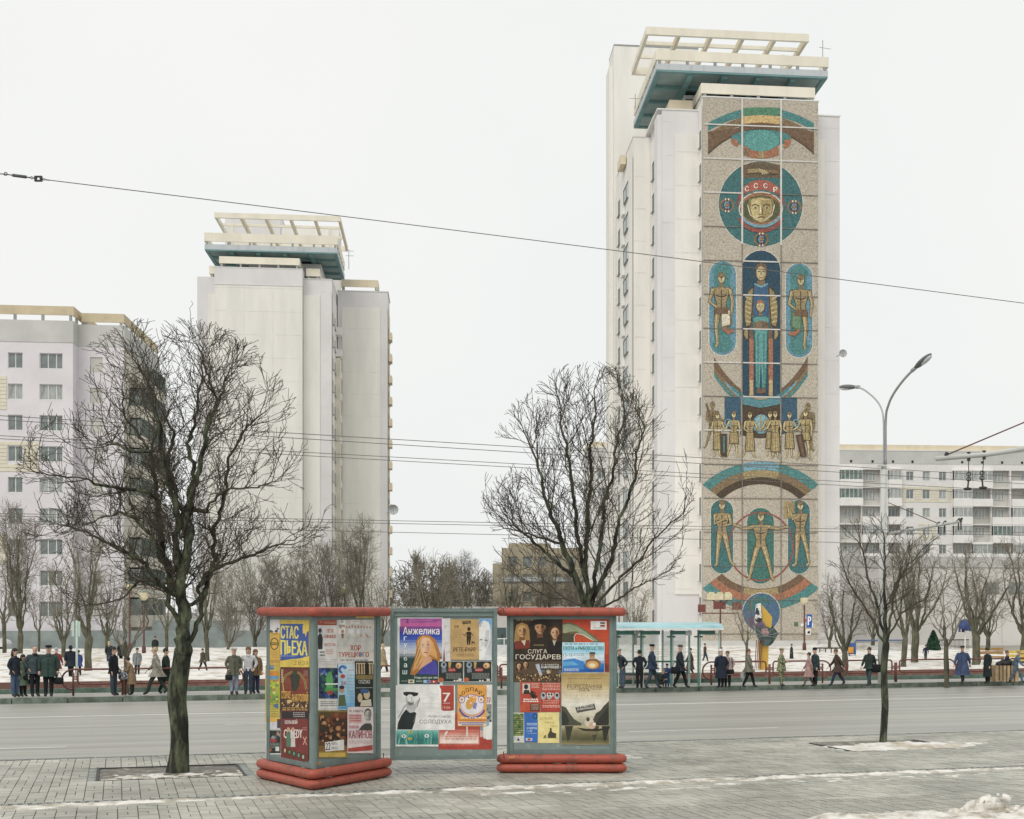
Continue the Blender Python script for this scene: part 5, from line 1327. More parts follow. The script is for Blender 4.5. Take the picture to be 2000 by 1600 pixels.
def f(cv):
    cv.rect(180, 1010, 272, 1200, '#7d9a4e'); blobs(cv, 182, 1012, 270, 1195, 26, ['#5f8a3a', '#a8b86a', '#8c7a4c', '#c9c79a', '#3f6a34'], 3, 16); cv.lines(184, 1020, 268, 1190, 11, '#3a4c2c', 4); cv.rect(182, 1208, 274, 1246, '#cfd4cf'); cv.poly([(215, 1240), (225, 1212), (240, 1240)], '#2c3a3c')
poster('R', 180, 1004, 278, 1256, '#e4e2d4', 'narrow green leaflet', f, 7)
def f(cv):
    cv.ring(368, 1035, 22, 26, 12, 16, '#143f7a'); cv.lines(295, 1092, 384, 1116, 2, '#cfe0f4', 1); cv.text('3 МАРТА', 298, 1126, 384, 1144, '#eef4fa', .02); cv.text('11.00', 298, 1152, 344, 1166, '#dfe9f4', .01)
    cv.lines(298, 1176, 380, 1186, 1, '#a8c4e4', 2); cv.rect(290, 1218, 344, 1242, '#c9d3dc'); cv.rect(304, 1222, 330, 1238, '#b8413a')
poster('R', 276, 1003, 390, 1250, '#2b6fc2', 'narrow blue poster with white lettering', f, 8)
def f(cv):
    cv.text('БОЛЬШИЕ', 410, 1042, 515, 1062, '#a8924c', .0); cv.text('ЧИЖ & Со', 452, 1078, 530, 1096, '#8c7a3c', .0); cv.lines(500, 1110, 560, 1130, 2, '#b8a86c', 3)
    cv.poly([(476, 1190), (490, 1160), (505, 1135), (512, 1168), (548, 1180), (545, 1216), (476, 1216)], '#4c4a34'); cv.ell(500, 1142, 8, 10, '#2c2a1e'); cv.poly([(436, 1216), (452, 1190), (466, 1200), (456, 1216)], '#6d7a3c'); cv.line([(436, 1218), (560, 1218)], 4, '#7a6a3a')
poster('R', 390, 1002, 572, 1260, '#eddc8a', 'yellow poster with a small seated figure', f, 9)
# -- middle panel
def f(cv):
    grad(cv, 196, 226, 585, 300, ['#a35a9c', '#b5609c', '#c2609a'], 5); cv.text('2', 246, 232, 276, 268, '#3a1f4a', .02); cv.text('Дворец Республики', 292, 250, 490, 268, '#3f2450', .0); cv.text('19°°', 500, 240, 552, 264, '#3a1f4a', .01)
    grad(cv, 190, 300, 585, 600, ['#7f4a8c', '#2b3fa4', '#3f5fb8', '#a8b8d4', '#c9cdd6', '#5f6d6d'], 12); cv.rect(188, 590, 560, 830, '#25473f')
    cv.poly([(345, 520), (340, 440), (365, 395), (410, 378), (470, 382), (520, 420), (545, 490), (568, 560), (560, 625), (500, 600), (440, 640), (380, 700), (330, 750), (286, 740), (300, 680), (330, 600)], '#b8742c')
    cv.poly([(360, 500), (355, 430), (400, 392), (460, 396), (500, 450), (530, 540), (540, 600), (470, 560), (420, 600), (350, 680), (310, 720), (330, 630), (350, 560)], '#dba254')
    cv.poly([(388, 700), (400, 640), (450, 600), (520, 620), (545, 700), (545, 745), (350, 735)], '#4c46a8'); cv.poly([(420, 600), (440, 570), (480, 580), (490, 620), (440, 650), (380, 690), (360, 700), (390, 640)], '#d8a27c')
    cv.poly([(382, 455), (395, 415), (430, 402), (465, 415), (478, 455), (474, 520), (452, 565), (430, 580), (405, 562), (386, 520)], '#e7bd98'); cv.poly([(440, 430), (468, 430), (474, 500), (455, 555), (436, 572)], '#cf9870')
    for x in (404, 452): cv.line([(x-15, 470), (x, 464), (x+14, 470)], 4, '#5a3c24'); cv.ell(x, 481, 11, 6, '#f2e9dc', 10); cv.ell(x, 481, 6, 6, '#3f4a4c', 8)
    cv.line([(428, 480), (432, 515), (422, 520)], 4, '#b9805a'); cv.line([(412, 542), (430, 537), (448, 542)], 9, '#b8443c')
    for i in range(7): cv.line([(370+i*4, 420+i*30), (352+i*2, 480+i*30), (330+i*3, 560+i*22)], 4, ['#f0c67c', '#a8662a'][i % 2])
    cv.text('Анжелика', 222, 306, 556, 374, '#f4f0ec', .02)
    for i, ch in enumerate('гурбаш'): y = 392+i*62; cv.text(ch, 230 if ch != 'ш' else 218, y, 258, y+(44 if ch in 'ур' else 36), '#eceff0', .03)
    cv.text('Я буду жить для тебя', 325, 760, 540, 784, '#f4f4f0', .01)
    cv.lines(205, 800, 262, 808, 1, '#dfe4e0', 1); cv.rect(270, 788, 326, 822, '#d9d3bc'); cv.ell(298, 805, 16, 9, '#7c6a4c'); cv.lines(340, 798, 400, 812, 2, '#cfd6d0', 2); cv.rect(410, 792, 472, 820, '#a8c8e0'); cv.rect(440, 796, 468, 816, '#3f6ab0'); cv.rect(476, 794, 540, 822, '#c23a34'); cv.ell(505, 808, 9, 8, '#f0e4dc')
poster('M', 170, 218, 588, 842, '#dfe2e2', 'violet and blue concert poster of a blonde woman reading Анжелика', f, 10)
def f(cv):
    blobs(cv, 590, 240, 655, 610, 8, ['#d4cfd0', '#c4c0c6', '#dedbd8'], 7, 30); cv.poly([(588, 620), (600, 480), (610, 620)], '#8c5a4a')
poster('M', 580, 226, 660, 622, '#dcd8d8', 'narrow strip of crumpled blank pale paper between two posters', f, 40)
def f(cv):
    cv.poly([(768, 252), (846, 246), (848, 272), (770, 280)], '#4a3a20'); cv.lines(776, 256, 842, 272, 2, '#b99a5c', 4); cv.text('28', 690, 288, 734, 312, '#5a4626', .02); cv.lines(688, 320, 760, 462, 9, '#a0824a', 6, .3)
    cv.ell(828, 326, 15, 17, '#3a2c18', 12); cv.poly([(814, 316), (818, 308), (840, 308), (844, 318)], '#2c2012'); cv.poly([(808, 348), (846, 348), (848, 400), (838, 470), (828, 470), (826, 410), (822, 470), (810, 470), (806, 400)], '#2f2414')
    cv.line([(810, 356), (785, 384), (768, 366)], 7, '#2f2414'); cv.line([(846, 356), (862, 384), (866, 372)], 6, '#2f2414'); cv.line([(790, 390), (850, 380)], 5, '#6a4a22')
    cv.poly([(852, 436), (880, 440), (886, 470), (882, 470), (876, 450), (862, 450), (858, 470), (853, 470)], '#2f2414'); cv.text('РЕТЕ-РАРР', 686, 492, 890, 530, '#3f2e18', .02); cv.lines(712, 552, 872, 580, 3, '#7a6032', 7, .4)
poster('M', 656, 235, 922, 606, '#c4a062', 'brown paper poster with a small juggling figure', f, 11)
def f(cv):
    grad(cv, 922, 232, 1036, 610, ['#6fa4d4', '#a8c4dc', '#b8c4cc', '#c8ccd0', '#d8dadc'], 8)
    cv.poly([(922, 300), (935, 262), (970, 244), (1010, 262), (1026, 330), (1024, 420), (1005, 480), (985, 530), (960, 600), (922, 606)], '#e4e4e2'); cv.poly([(985, 330), (1015, 340), (1012, 430), (985, 500), (968, 480)], '#c8cac9')
    cv.line([(926, 424), (950, 420)], 8, '#3a4146'); cv.line([(972, 424), (998, 428)], 8, '#3a4146'); cv.line([(950, 440), (948, 480)], 4, '#a8acae'); cv.line([(924, 516), (945, 518)], 6, '#7f8284'); cv.line([(925, 270), (946, 262), (930, 300)], 5, '#5c6a74')
poster('M', 920, 228, 1040, 612, '#b4c6d4', 'pale blue-white portrait poster partly covered', f, 12)
for k, x in enumerate((546, 780)):
    def f(cv, x=x):
        cv.rect(x+4, 622, x+(228 if k == 0 else 254), 806, '#26302c'); w_ = 224 if k == 0 else 250
        cv.ell(x+50, 655, 26, 30, '#9aa4b0', 14); cv.poly([(x+30, 690), (x+70, 680), (x+76, 720), (x+34, 726)], '#7c8894'); cv.ell(x+52, 650, 12, 14, '#33383c', 10)
        cv.poly([(x+92, 626), (x+120, 630), (x+112, 680), (x+96, 690)], '#c2a04c'); cv.ell(x+w_*.84, 660, w_*.13, 28, '#c98a4c', 16); cv.ell(x+w_*.84, 655, w_*.09, 20, '#e4c08c', 14); cv.ell(x+w_*.84-6, 662, 7, 9, '#5c3c22')
        cv.ell(x+w_*.56, 700, 42, 22, '#8c1f22', 16); cv.lines(x+w_*.42, 690, x+w_*.70, 712, 2, '#e9a8a0', 5, .5)
        cv.lines(x+70, 730, x+w_-14, 786, 6, '#a8aca4', 3+k, .35); cv.ell(x+26, 790, 24, 20, '#c2602c', 14); cv.ell(x+150, 798, 8, 7, '#e0e0d8'); cv.ell(x+175, 798, 8, 7, '#e0e0d8'); cv.rect(x+w_-40, 780, x+w_-10, 802, '#d4d6d0')
    poster('M', x, 618, x+(232 if k == 0 else 260), 810, '#d8d9d2', 'small dark circus poster, '+('left' if k == 0 else 'right')+' of the pair', f, 13+k)
def f(cv):
    cv.rect(548, 1250, 1036, 1430, '#b9402f'); cv.poly([(548, 1250), (920, 1250), (925, 1385), (548, 1380)], '#d98a7c'); grad(cv, 560, 1255, 915, 1375, ['#c9705f', '#dba394', '#ecd2c6', '#f0ded4'], 6)
    cv.poly([(700, 1100), (990, 1150), (990, 1250), (700, 1250)], '#b8493a'); cv.poly([(590, 1350), (610, 1270), (640, 1256), (612, 1310), (600, 1378)], '#f2e2da'); cv.line([(810, 1190), (812, 1370)], [10, 26], '#f0d8ce')
    cv.lines(600, 1310, 900, 1350, 2, '#cf8c7c', 3); cv.rect(928, 1256, 1030, 1316, '#d8b4aa'); cv.poly([(930, 1200), (1036, 1240), (1036, 1260), (930, 1256)], '#8c9ca8'); cv.lines(560, 1388, 900, 1402, 1, '#d8705c', 5)
poster('M', 546, 1090, 1040, 1432, '#c25c4a', 'red and pink poster along the bottom right of the middle panel', f, 16)
def f(cv):
    cv.poly([(222, 905), (260, 900), (300, 902), (330, 905), (365, 910), (355, 935), (320, 945), (300, 925), (275, 925), (255, 942), (230, 930)], '#2a2c2c')
    cv.poly([(245, 945), (258, 945), (270, 990), (280, 1010), (320, 1015), (345, 990), (375, 960), (382, 975), (350, 1040), (320, 1095), (285, 1105), (262, 1080), (252, 1040), (248, 990)], '#c8c9c7')
    cv.poly([(262, 985), (300, 1000), (325, 985), (318, 1020), (290, 1030), (266, 1018)], '#8c8e8d'); cv.line([(275, 1012), (312, 1010)], 5, '#2c2e2e'); cv.line([(300, 950), (306, 985), (285, 990)], 5, '#9c9e9d')
    cv.poly([(250, 1062), (285, 1095), (330, 1085), (345, 1100), (330, 1180), (305, 1248), (168, 1248), (175, 1190), (205, 1120)], '#26302f'); cv.line([(178, 1140), (240, 1030), (265, 1010)], [8, 14, 8], '#b4b6b5'); cv.line([(375, 955), (352, 1040)], 5, '#55585a'); cv.line([(340, 1110), (318, 1180)], 4, '#8a8c8c')
    cv.poly([(560, 842), (690, 842), (690, 1070), (660, 1076), (590, 1076), (574, 1062), (572, 880), (560, 860)], '#b5402f'); cv.text('7', 590, 910, 655, 992, '#f4efea', .04); cv.text('АПРЕЛЯ', 590, 1000, 652, 1012, '#f2d9d0', .01); cv.text('19:00', 586, 1034, 656, 1058, '#e9b8a8', .02)
    for i, y in enumerate((925, 960, 1010, 1050, 1085)): cv.line([(400, y), (470, y-6), (560, y+5)], 2.2, '#cfd0cd')
    cv.text('Александр', 452, 1112, 668, 1144, '#8c8a88', .0); cv.text('СОЛОДУХА', 374, 1156, 668, 1200, '#8a8280', .01)
poster('M', 156, 840, 700, 1252, '#eeeeea', 'white poster with a man in dark glasses and the name СОЛОДУХА', f, 15)
def f(cv):
    cv.rect(985, 840, 1038, 1340, '#ece8e2'); cv.text('ТР', 990, 952, 1026, 1006, '#b5433a', .02); cv.rect(986, 1015, 1036, 1180, '#8c9490'); blobs(cv, 986, 1050, 1036, 1180, 9, ['#2f3a3c', '#5c6a6c', '#b8bcb8', '#3f4a66'], 6, 22); cv.ell(1000, 1195, 16, 22, '#7fb4c8')
poster('M', 960, 836, 1044, 1330, '#e6e2dc', 'narrow white poster edge with red letters', f, 17)
def f(cv):
    cv.ring(858, 1030, 128, 118, 112, 103, '#5a4aa0', 20, 165, 22); cv.ring(858, 1030, 110, 101, 104, 95, '#c9c0e0', 0, 360, 30); cv.ell(858, 1020, 102, 92, '#ece6ea', 28)
    for i, ch in enumerate('ЗООПАРК'):
        a = R(-62+i*20.6); x, y = 855+118*math.sin(a), 1005-128*math.cos(a); cv.text(ch, x-15, y-17, x+15, y+17, '#4a2a18', .03)
    for i, ch in enumerate('ДИКОВИНА'):
        a = R(-50+i*14.2); x, y = 858+98*math.sin(a), 1020-92*math.cos(a); cv.text(ch, x-8, y-10, x+8, y+10, '#8a6ab0', .03)
    for x in (762, 940): cv.ell(x, 972, 30, 32, '#5f4a9c', 16); cv.ell(x, 972, 25, 27, '#efe0d8', 16); cv.ell(x, 972, 11, 12, '#c98a4c')
    cv.poly([(800, 1000), (830, 950), (880, 930), (900, 960), (890, 1010), (840, 1060), (800, 1050)], '#e4a23c'); blobs(cv, 815, 945, 890, 1050, 9, ['#c97c2c', '#f4dcae', '#3a2c20'], 8, 13); cv.poly([(870, 1000), (905, 1000), (890, 1060), (862, 1050)], '#8a84c4'); cv.rect(812, 1030, 848, 1060, '#d8b42c')
    cv.lines(735, 1136, 985, 1150, 1, '#fbe8c4', 6, .6); cv.rect(730, 1156, 986, 1166, '#c96a2a'); cv.rect(730, 1178, 986, 1210, '#f2e6d4'); cv.rect(734, 1182, 982, 1192, '#5a4aa0'); cv.rect(760, 1200, 960, 1208, '#5a4aa0')
poster('M', 722, 838, 990, 1218, '#e9a43a', 'orange zoo poster reading ЗООПАРК round a white disc', f, 18)
def f(cv):
    grad(cv, 160, 1254, 546, 1386, ['#7fc4b8', '#4f9c94', '#2f7c78', '#3c8c80'], 7)
    r = random.Random(3)
    for i in range(16): x = r.uniform(165, 540); cv.line([(x, 1386), (x+r.uniform(-20, 20), 1330), (x+r.uniform(-30, 30), 1262)], [9, 6, 2], r.choice(['#2a6a5c', '#9cd4c4', '#5fb0a0']))
    for x, y in ((228, 1308), (440, 1306)): cv.ell(x, y, 22, 17, '#dfe9e2', 14); cv.ell(x, y, 7, 8, '#26302c', 10)
    for x, y in ((292, 1272), (285, 1332)): cv.ell(x, y, 20, 14, '#c9c04a', 10); cv.ell(x, y, 8, 6, '#8c7a24', 8)
poster('M', 155, 1250, 548, 1404, '#eef0ec', 'strip of turquoise poster with eyes and grass', f, 19)
# -- left column, right-hand face (crop coordinates of the left column)
def f(cv):
    cv.rect(534, 258, 676, 310, '#a8452c'); cv.lines(545, 264, 670, 300, 3, '#d98a6a', 3); cv.rect(534, 318, 574, 492, '#cdd3d2'); cv.ell(552, 350, 13, 18, '#3a302c'); cv.poly([(534, 400), (545, 372), (562, 372), (573, 405), (570, 488), (538, 488)], '#2a2a2e')
    cv.lines(582, 292, 668, 306, 1, '#c9a094', 4); cv.text('ПЁТР', 604, 332, 650, 366, '#b9432f', .02); cv.text('ЕЛФИМОВ', 580, 380, 670, 408, '#b9432f', .02); cv.text('ПРОСТО ПОЮ', 582, 444, 668, 466, '#c0553f', .01); cv.lines(592, 490, 652, 530, 3, '#d4947c', 5); cv.rect(536, 498, 575, 560, '#d9dcda'); cv.lines(550, 505, 590, 550, 2, '#4a4a4a', 8)
poster('L2', 532, 256, 678, 566, '#e6e2dc', 'white and red poster for a singer, upper left of its face', f, 20)
def f(cv):
    cv.rect(540, 572, 676, 620, '#e2dfd8'); cv.lines(545, 578, 670, 614, 3, '#b8b4ac', 3, .3)
poster('L2', 538, 568, 680, 622, '#e9e6df', 'narrow white strip of torn paper', f, 21)
def f(cv):
    grad(cv, 682, 258, 952, 600, ['#d8d6ce', '#dcd8d0', '#c9c8c2', '#d8d4cc', '#e2ded6'], 8)
    cv.rect(690, 262, 742, 334, '#efeeea'); cv.text('22', 705, 268, 726, 290, '#44423f', .02); cv.text('МАРТА', 694, 306, 738, 326, '#44423f', .02); cv.rect(780, 268, 850, 300, '#eceae4'); cv.line([(800, 284), (830, 284)], 3, '#8a8680')
    r = random.Random(2)
    for i in range(11): x = 705+i*22; cv.ell(x, 320+r.uniform(-6, 6), 8, 10, '#c09a80', 10); cv.poly([(x-11, 338), (x+11, 338), (x+14, 372), (x-14, 372)], r.choice(['#e9e7e2', '#f1efea', '#cfd0cf']))
    cv.ell(720, 356, 12, 14, '#b88a68'); cv.poly([(708, 372), (732, 372), (726, 410), (714, 410)], '#8c6a4c'); cv.ell(858, 385, 10, 12, '#c9a284'); cv.line([(890, 370), (912, 400)], 9, '#c9a284')
    for i in range(5): cv.line([(700, 400+i*8), (930, 396+i*9)], 1.5, '#bcbab4')
    cv.text('ХОР', 778, 458, 854, 498, '#b8412c', .03); cv.text('ТУРЕЦКОГО', 690, 510, 916, 552, '#b8412c', .03); cv.ell(856, 528, 11, 13, '#5f93c4'); cv.lines(690, 566, 916, 574, 1, '#5c6a8c', 6, .8)
poster('L2', 678, 248, 954, 592, '#d9d6ce', 'crumpled white choir poster reading ХОР ТУРЕЦКОГО', f, 22)
def f(cv):
    cv.rect(542, 628, 684, 856, '#22375f'); blobs(cv, 542, 628, 684, 856, 60, ['#2c4f9c', '#1f3a6d', '#4a74b8', '#2f6a50', '#16233c', '#8c9cc4'], 7, 24); cv.poly([(592, 700), (612, 660), (634, 655), (644, 700), (648, 800), (600, 812)], '#5cae5a'); cv.rect(588, 742, 686, 752, '#e9efe9'); cv.rect(588, 776, 686, 798, '#48a04c'); cv.poly([(600, 800), (650, 796), (640, 826), (606, 822)], '#b0452c'); cv.rect(542, 866, 690, 928, '#e8e6e0'); cv.lines(550, 876, 680, 918, 3, '#6a6864', 9)
poster('L2', 538, 622, 690, 945, '#dad8d0', 'dark blue poster with a green central figure', f, 23)
def f(cv):
    grad(cv, 688, 598, 815, 935, ['#cfe4ee', '#b4d6e8', '#9cc8e2', '#7ab4dc'], 7); cv.ring(722, 640, 34, 32, 16, 16, '#2f6ec0', 100, 330, 14); cv.ell(738, 625, 14, 12, '#4a8cd4'); cv.ell(722, 690, 18, 16, '#c4402f', 14); cv.text('26', 708, 726, 746, 752, '#b8402f', .03); cv.lines(760, 640, 806, 655, 1, '#d07a6a', 3); cv.lines(750, 680, 812, 890, 9, '#8cb4cc', 4, .2)
    cv.ell(714, 790, 18, 26, '#c08c64', 14); cv.ell(714, 772, 20, 14, '#3a2a20', 12); cv.poly([(692, 830), (736, 826), (748, 910), (690, 912)], '#57683c'); cv.rect(692, 915, 812, 934, '#5a9cd0')
poster('L2', 686, 594, 818, 940, '#bfdbe8', 'light blue poster with a small standing figure', f, 24)
def f(cv):
    cv.rect(820, 590, 944, 674, '#cdb48c'); 
    for i in range(6): x = 832+i*20; cv.line([(x, 612), (x+2, 672)], 9, ['#26221e', '#3a2e24', '#5f442c'][i % 3]); cv.ell(x, 606, 6, 8, '#2a221c')
    cv.poly([(885, 600), (900, 580), (912, 600), (910, 680), (888, 680)], '#26221e'); cv.rect(820, 680, 944, 712, '#8c7a44'); cv.rect(816, 712, 944, 918, '#1d2824'); cv.text('OSZSKI', 838, 716, 922, 744, '#cfd2c8', .01); cv.line([(820, 776), (942, 774)], 3, '#c9cdc4')
    cv.ell(850, 850, 18, 34, '#d8c294', 14); cv.ell(900, 826, 24, 34, '#d4bc94', 14); cv.poly([(850, 790), (880, 780), (915, 790), (912, 815), (856, 815)], '#3a6494'); cv.poly([(860, 870), (930, 860), (936, 912), (850, 914)], '#d6ccb4')
poster('L2', 812, 578, 948, 922, '#232c28', 'black poster with pale figures', f, 25)
def f(cv):
    grad(cv, 545, 955, 755, 1290, ['#5c4a28', '#3a2c1c', '#4c3420', '#2c2218', '#7a5a34', '#a8863c'], 8); blobs(cv, 550, 960, 752, 1200, 45, ['#2a2018', '#8c5a2c', '#5a2c1c', '#c08a4c', '#3a2e22', '#7a2f20'], 12, 26); crowd(cv, 560, 985, 745, 1180, 22, ['#c49464', '#a8744a', '#2a2018'], 8, 1.3); cv.lines(630, 965, 740, 1010, 4, '#9c3a28', 4)
    cv.poly([(586, 1182), (728, 1160), (730, 1238), (590, 1250)], '#eceae4'); cv.text('22', 592, 1186, 628, 1240, '#3a3a38', .01, -4); cv.text('МАРТА', 634, 1182, 680, 1200, '#5c5a56', .0); cv.text('МИНСК', 634, 1214, 684, 1232, '#5c5a56', .0); cv.rect(542, 1258, 740, 1290, '#d4b44a')
poster('L2', 540, 944, 760, 1298, '#8c7a40', 'dark brown poster with crowded figures and a pasted date slip 22', f, 26)
def f(cv):
    cv.text('8 МАРТА', 800, 940, 872, 958, '#4a4246', .01); cv.lines(768, 944, 792, 962, 1, '#6a6266', 2); cv.rect(766, 972, 862, 1040, '#dfb4ac'); cv.lines(770, 978, 858, 1034, 3, '#c25f6a', 4, .55); cv.lines(768, 1056, 842, 1084, 1, '#c4808c', 3, .8)
    cv.text('КАЛИНОВ', 768, 1092, 940, 1152, '#a83c4c', .02)
    cv.ell(908, 972, 27, 44, '#4c4a48', 18); cv.ell(908, 985, 24, 42, '#c9c4bc', 18); cv.poly([(910, 950), (930, 960), (930, 1010), (916, 1026)], '#8c8882'); cv.line([(893, 980), (904, 978)], 4, '#2e2c2a'); cv.line([(914, 978), (925, 980)], 4, '#2e2c2a'); cv.line([(898, 1010), (918, 1010)], 4, '#6a5c58'); cv.line([(908, 984), (910, 998)], 3, '#8c8882')
    cv.poly([(838, 1092), (860, 1060), (888, 1040), (930, 1040), (940, 1060), (940, 1092)], '#4a4846'); cv.lines(766, 1170, 940, 1196, 2, '#c9a4a8', 7); cv.poly([(760, 1226), (944, 1200), (944, 1240), (820, 1250), (760, 1250)], '#b9483c')
poster('L2', 756, 918, 948, 1262, '#e6d6d4', 'pink and white poster with a grey portrait', f, 27)
def f(cv):
    cv.rect(824, 244, 952, 254, '#e4c43c')
poster('L2', 820, 240, 956, 258, '#d8c48c', 'yellow paper edge', f, 28)
# -- left column, left-hand face
def f(cv):
    cv.poly([(258, 330), (470, 300), (470, 540), (258, 575)], '#3355a0'); cv.rect(258, 300, 430, 560, '#3558a4'); cv.poly([(256, 580), (470, 545), (470, 632), (256, 616)], '#e4c43a')
    cv.text('СТАС', 262, 312, 392, 408, '#eadc5c', .03, 4); cv.text('ПЬЕХА', 262, 420, 458, 528, '#eadc5c', .03, 8); cv.poly([(425, 310), (440, 300), (470, 296), (474, 350), (455, 360), (448, 400), (440, 370), (425, 372)], '#e8c838'); cv.lines(260, 536, 370, 546, 1, '#a8bce4', 3)
    cv.text('ГДЕ БУДУ Я', 344, 572, 462, 610, '#5c5a34', .0, 4)
poster('L1', 252, 264, 474, 636, '#e3c238', 'blue and yellow poster reading СТАС ПЬЕХА', f, 30)
def f(cv):
    cv.rect(176, 268, 252, 370, '#e2dedf'); blobs(cv, 178, 330, 250, 380, 8, ['#2c2a2c', '#4a4440', '#6c5a4c'], 2, 16)
poster('L1', 170, 262, 254, 380, '#dedadc', 'lilac-white paper with dark silhouettes', f, 31)
def f(cv):
    cv.ell(214, 448, 32, 46, '#5a4a1c', 20); cv.ell(214, 448, 25, 38, '#dcae3a', 20); cv.rect(186, 436, 242, 458, '#5a4a1c'); cv.lines(192, 440, 238, 455, 2, '#e4bc4c', 3, .5); cv.lines(190, 372, 240, 384, 1, '#6a5420', 2); cv.lines(188, 500, 240, 560, 4, '#a88430', 4, .3); cv.lines(180, 572, 250, 592, 2, '#8c6c24', 5)
poster('L1', 174, 364, 252, 606, '#dcae3c', 'ochre yellow flyer with a round dark emblem', f, 32)
def f(cv):
    cv.rect(152, 610, 208, 638, '#2f5a9c'); cv.lines(155, 614, 205, 634, 2, '#b4c8e4', 1); grad(cv, 150, 650, 248, 940, ['#cf8a34', '#a8b43c', '#8cae3a', '#b8b440'], 7); cv.rect(150, 688, 245, 712, '#5c9ccc'); blobs(cv, 154, 715, 246, 880, 22, ['#d8c44a', '#7a9c34', '#c97c3c', '#5c8a4c', '#e4d68c'], 3, 18); cv.lines(154, 880, 244, 1000, 7, '#8c7a2c', 2, .3); cv.poly([(205, 905), (240, 890), (246, 930), (220, 925)], '#3f6aa4'); cv.rect(156, 905, 182, 1000, '#d8c8c0'); cv.ell(166, 928, 10, 14, '#b8402f')
    cv.rect(150, 1000, 256, 1030, '#e9b43c'); cv.rect(150, 1030, 256, 1085, '#d4d0d8'); cv.rect(234, 1008, 256, 1075, '#4a3c4c')
poster('L1', 146, 606, 254, 1086, '#c9b23c', 'orange and lime green poster down the left edge', f, 33)
def f(cv):
    cv.rect(156, 1092, 260, 1262, '#222a28'); blobs(cv, 158, 1095, 258, 1160, 12, ['#5c6468', '#c28a4c', '#8c969c', '#3a4a44'], 5, 18); cv.ell(205, 1168, 30, 14, '#9c2f2c', 14); cv.lines(170, 1186, 252, 1226, 4, '#9aa09a', 3); cv.rect(222, 1214, 250, 1246, '#d0d4cc'); cv.ell(178, 1236, 16, 16, '#b8602c')
poster('L1', 148, 1086, 266, 1272, '#d4d8d0', 'small dark circus poster at the foot of the left face', f, 34)
def f(cv):
    grad(cv, 262, 632, 468, 820, ['#6d2c1c', '#8c4024', '#7a3220'], 5); 
    for d in (0, 1): cv.line([(285+d*5, 800), (280+d*4, 740), (300, 680), (350, 655), (400, 665), (440, 720), (452, 790)], 14-6*d, ['#c9a24c', '#4c5a34'][d])
    cv.poly([(330, 690), (350, 665), (380, 665), (405, 695), (395, 760), (375, 800), (345, 796), (338, 745)], '#26301f'); cv.ell(366, 658, 18, 20, '#3a3a24'); cv.rect(430, 645, 466, 690, '#8c5a44'); cv.lines(264, 640, 282, 740, 7, '#e0c8a4', 3, .6)
    cv.text('СТОЯНИЕ', 266, 800, 336, 856, '#e0a83c', .03); cv.text('АНАТОЛИЙ', 342, 806, 464, 880, '#e0a83c', .03); crowd(cv, 268, 870, 462, 915, 50, ['#c99a4c', '#2a1c14', '#7a4c24', '#e0c07c'], 3, .9); cv.lines(266, 922, 462, 950, 2, '#c9a24c', 5)
poster('L1', 258, 622, 472, 962, '#4a2a1c', 'dark red-brown poster with a bent figure in gold outline', f, 35)
def f(cv):
    cv.rect(268, 950, 464, 1005, '#241c1e'); cv.lines(350, 958, 440, 1000, 3, '#b8a8a4', 3); cv.text('БОЛЬШОЙ', 292, 1010, 384, 1044, '#e9dfd8', .02); cv.text('COMEDY', 284, 1085, 420, 1150, '#ece2dc', .02)
    for x, c in ((318, '#4c7a5c'), (352, '#d4c8c4')): cv.ell(x, 1085, 12, 16, '#c79a7c'); cv.poly([(x-14, 1104), (x+14, 1104), (x+18, 1215), (x-16, 1215)], c)
    cv.text('X', 425, 1140, 455, 1200, '#d8a08c', .02); cv.lines(420, 1070, 456, 1100, 2, '#c9806c', 3)
    for i in range(5): cv.ell(292+i*34, 1242+i*12, 15, 25, '#3a2c20', 12); cv.ell(292+i*34, 1242+i*12, 8, 16, ['#c9b47c', '#5c8a5c', '#4a9c74', '#5a9c84', '#b8c49c'][i], 10)
poster('L1', 262, 945, 466, 1322, '#7c2a22', 'dark red comedy show poster with white letters', f, 36)
# asset numbers painted on the stands
for which, x0, y0, par in (('R', 152, 1368, rsd), ('L2', 534, 1326, lsd)):
    cv, _ = pcan(which); 
    if which == 'R': cv.P0 = Vector((0, yr-.215, 0))
    else: cv.P0 = cv.P0+cv.n*.02
    cv.text('167' if which == 'R' else '167', x0, y0, x0+(45 if which == 'R' else 26), y0+(22 if which == 'R' else 24), '#d9a83a', .03); cv.build('painted_number', par)
# ---------------------------------------------------------------- street furniture
POLE = mat('pole_grey', (.50, .51, .49), rough=.55, var=.08, scale=2, stretch=(1, 1, .2))
RAILM = mat('rail_maroon', (.16, .055, .045), rough=.5, var=.25, scale=4)
BROWN = mat('brown_metal', (.10, .04, .032), rough=.55, var=.2)
GREENM = mat('green_metal', (.09, .22, .18), rough=.5, var=.1)
PGRN = mat('pale_green_metal', (.46, .58, .52), rough=.5, var=.08)
def col(name, c, **k): return mat(name, c, **k)
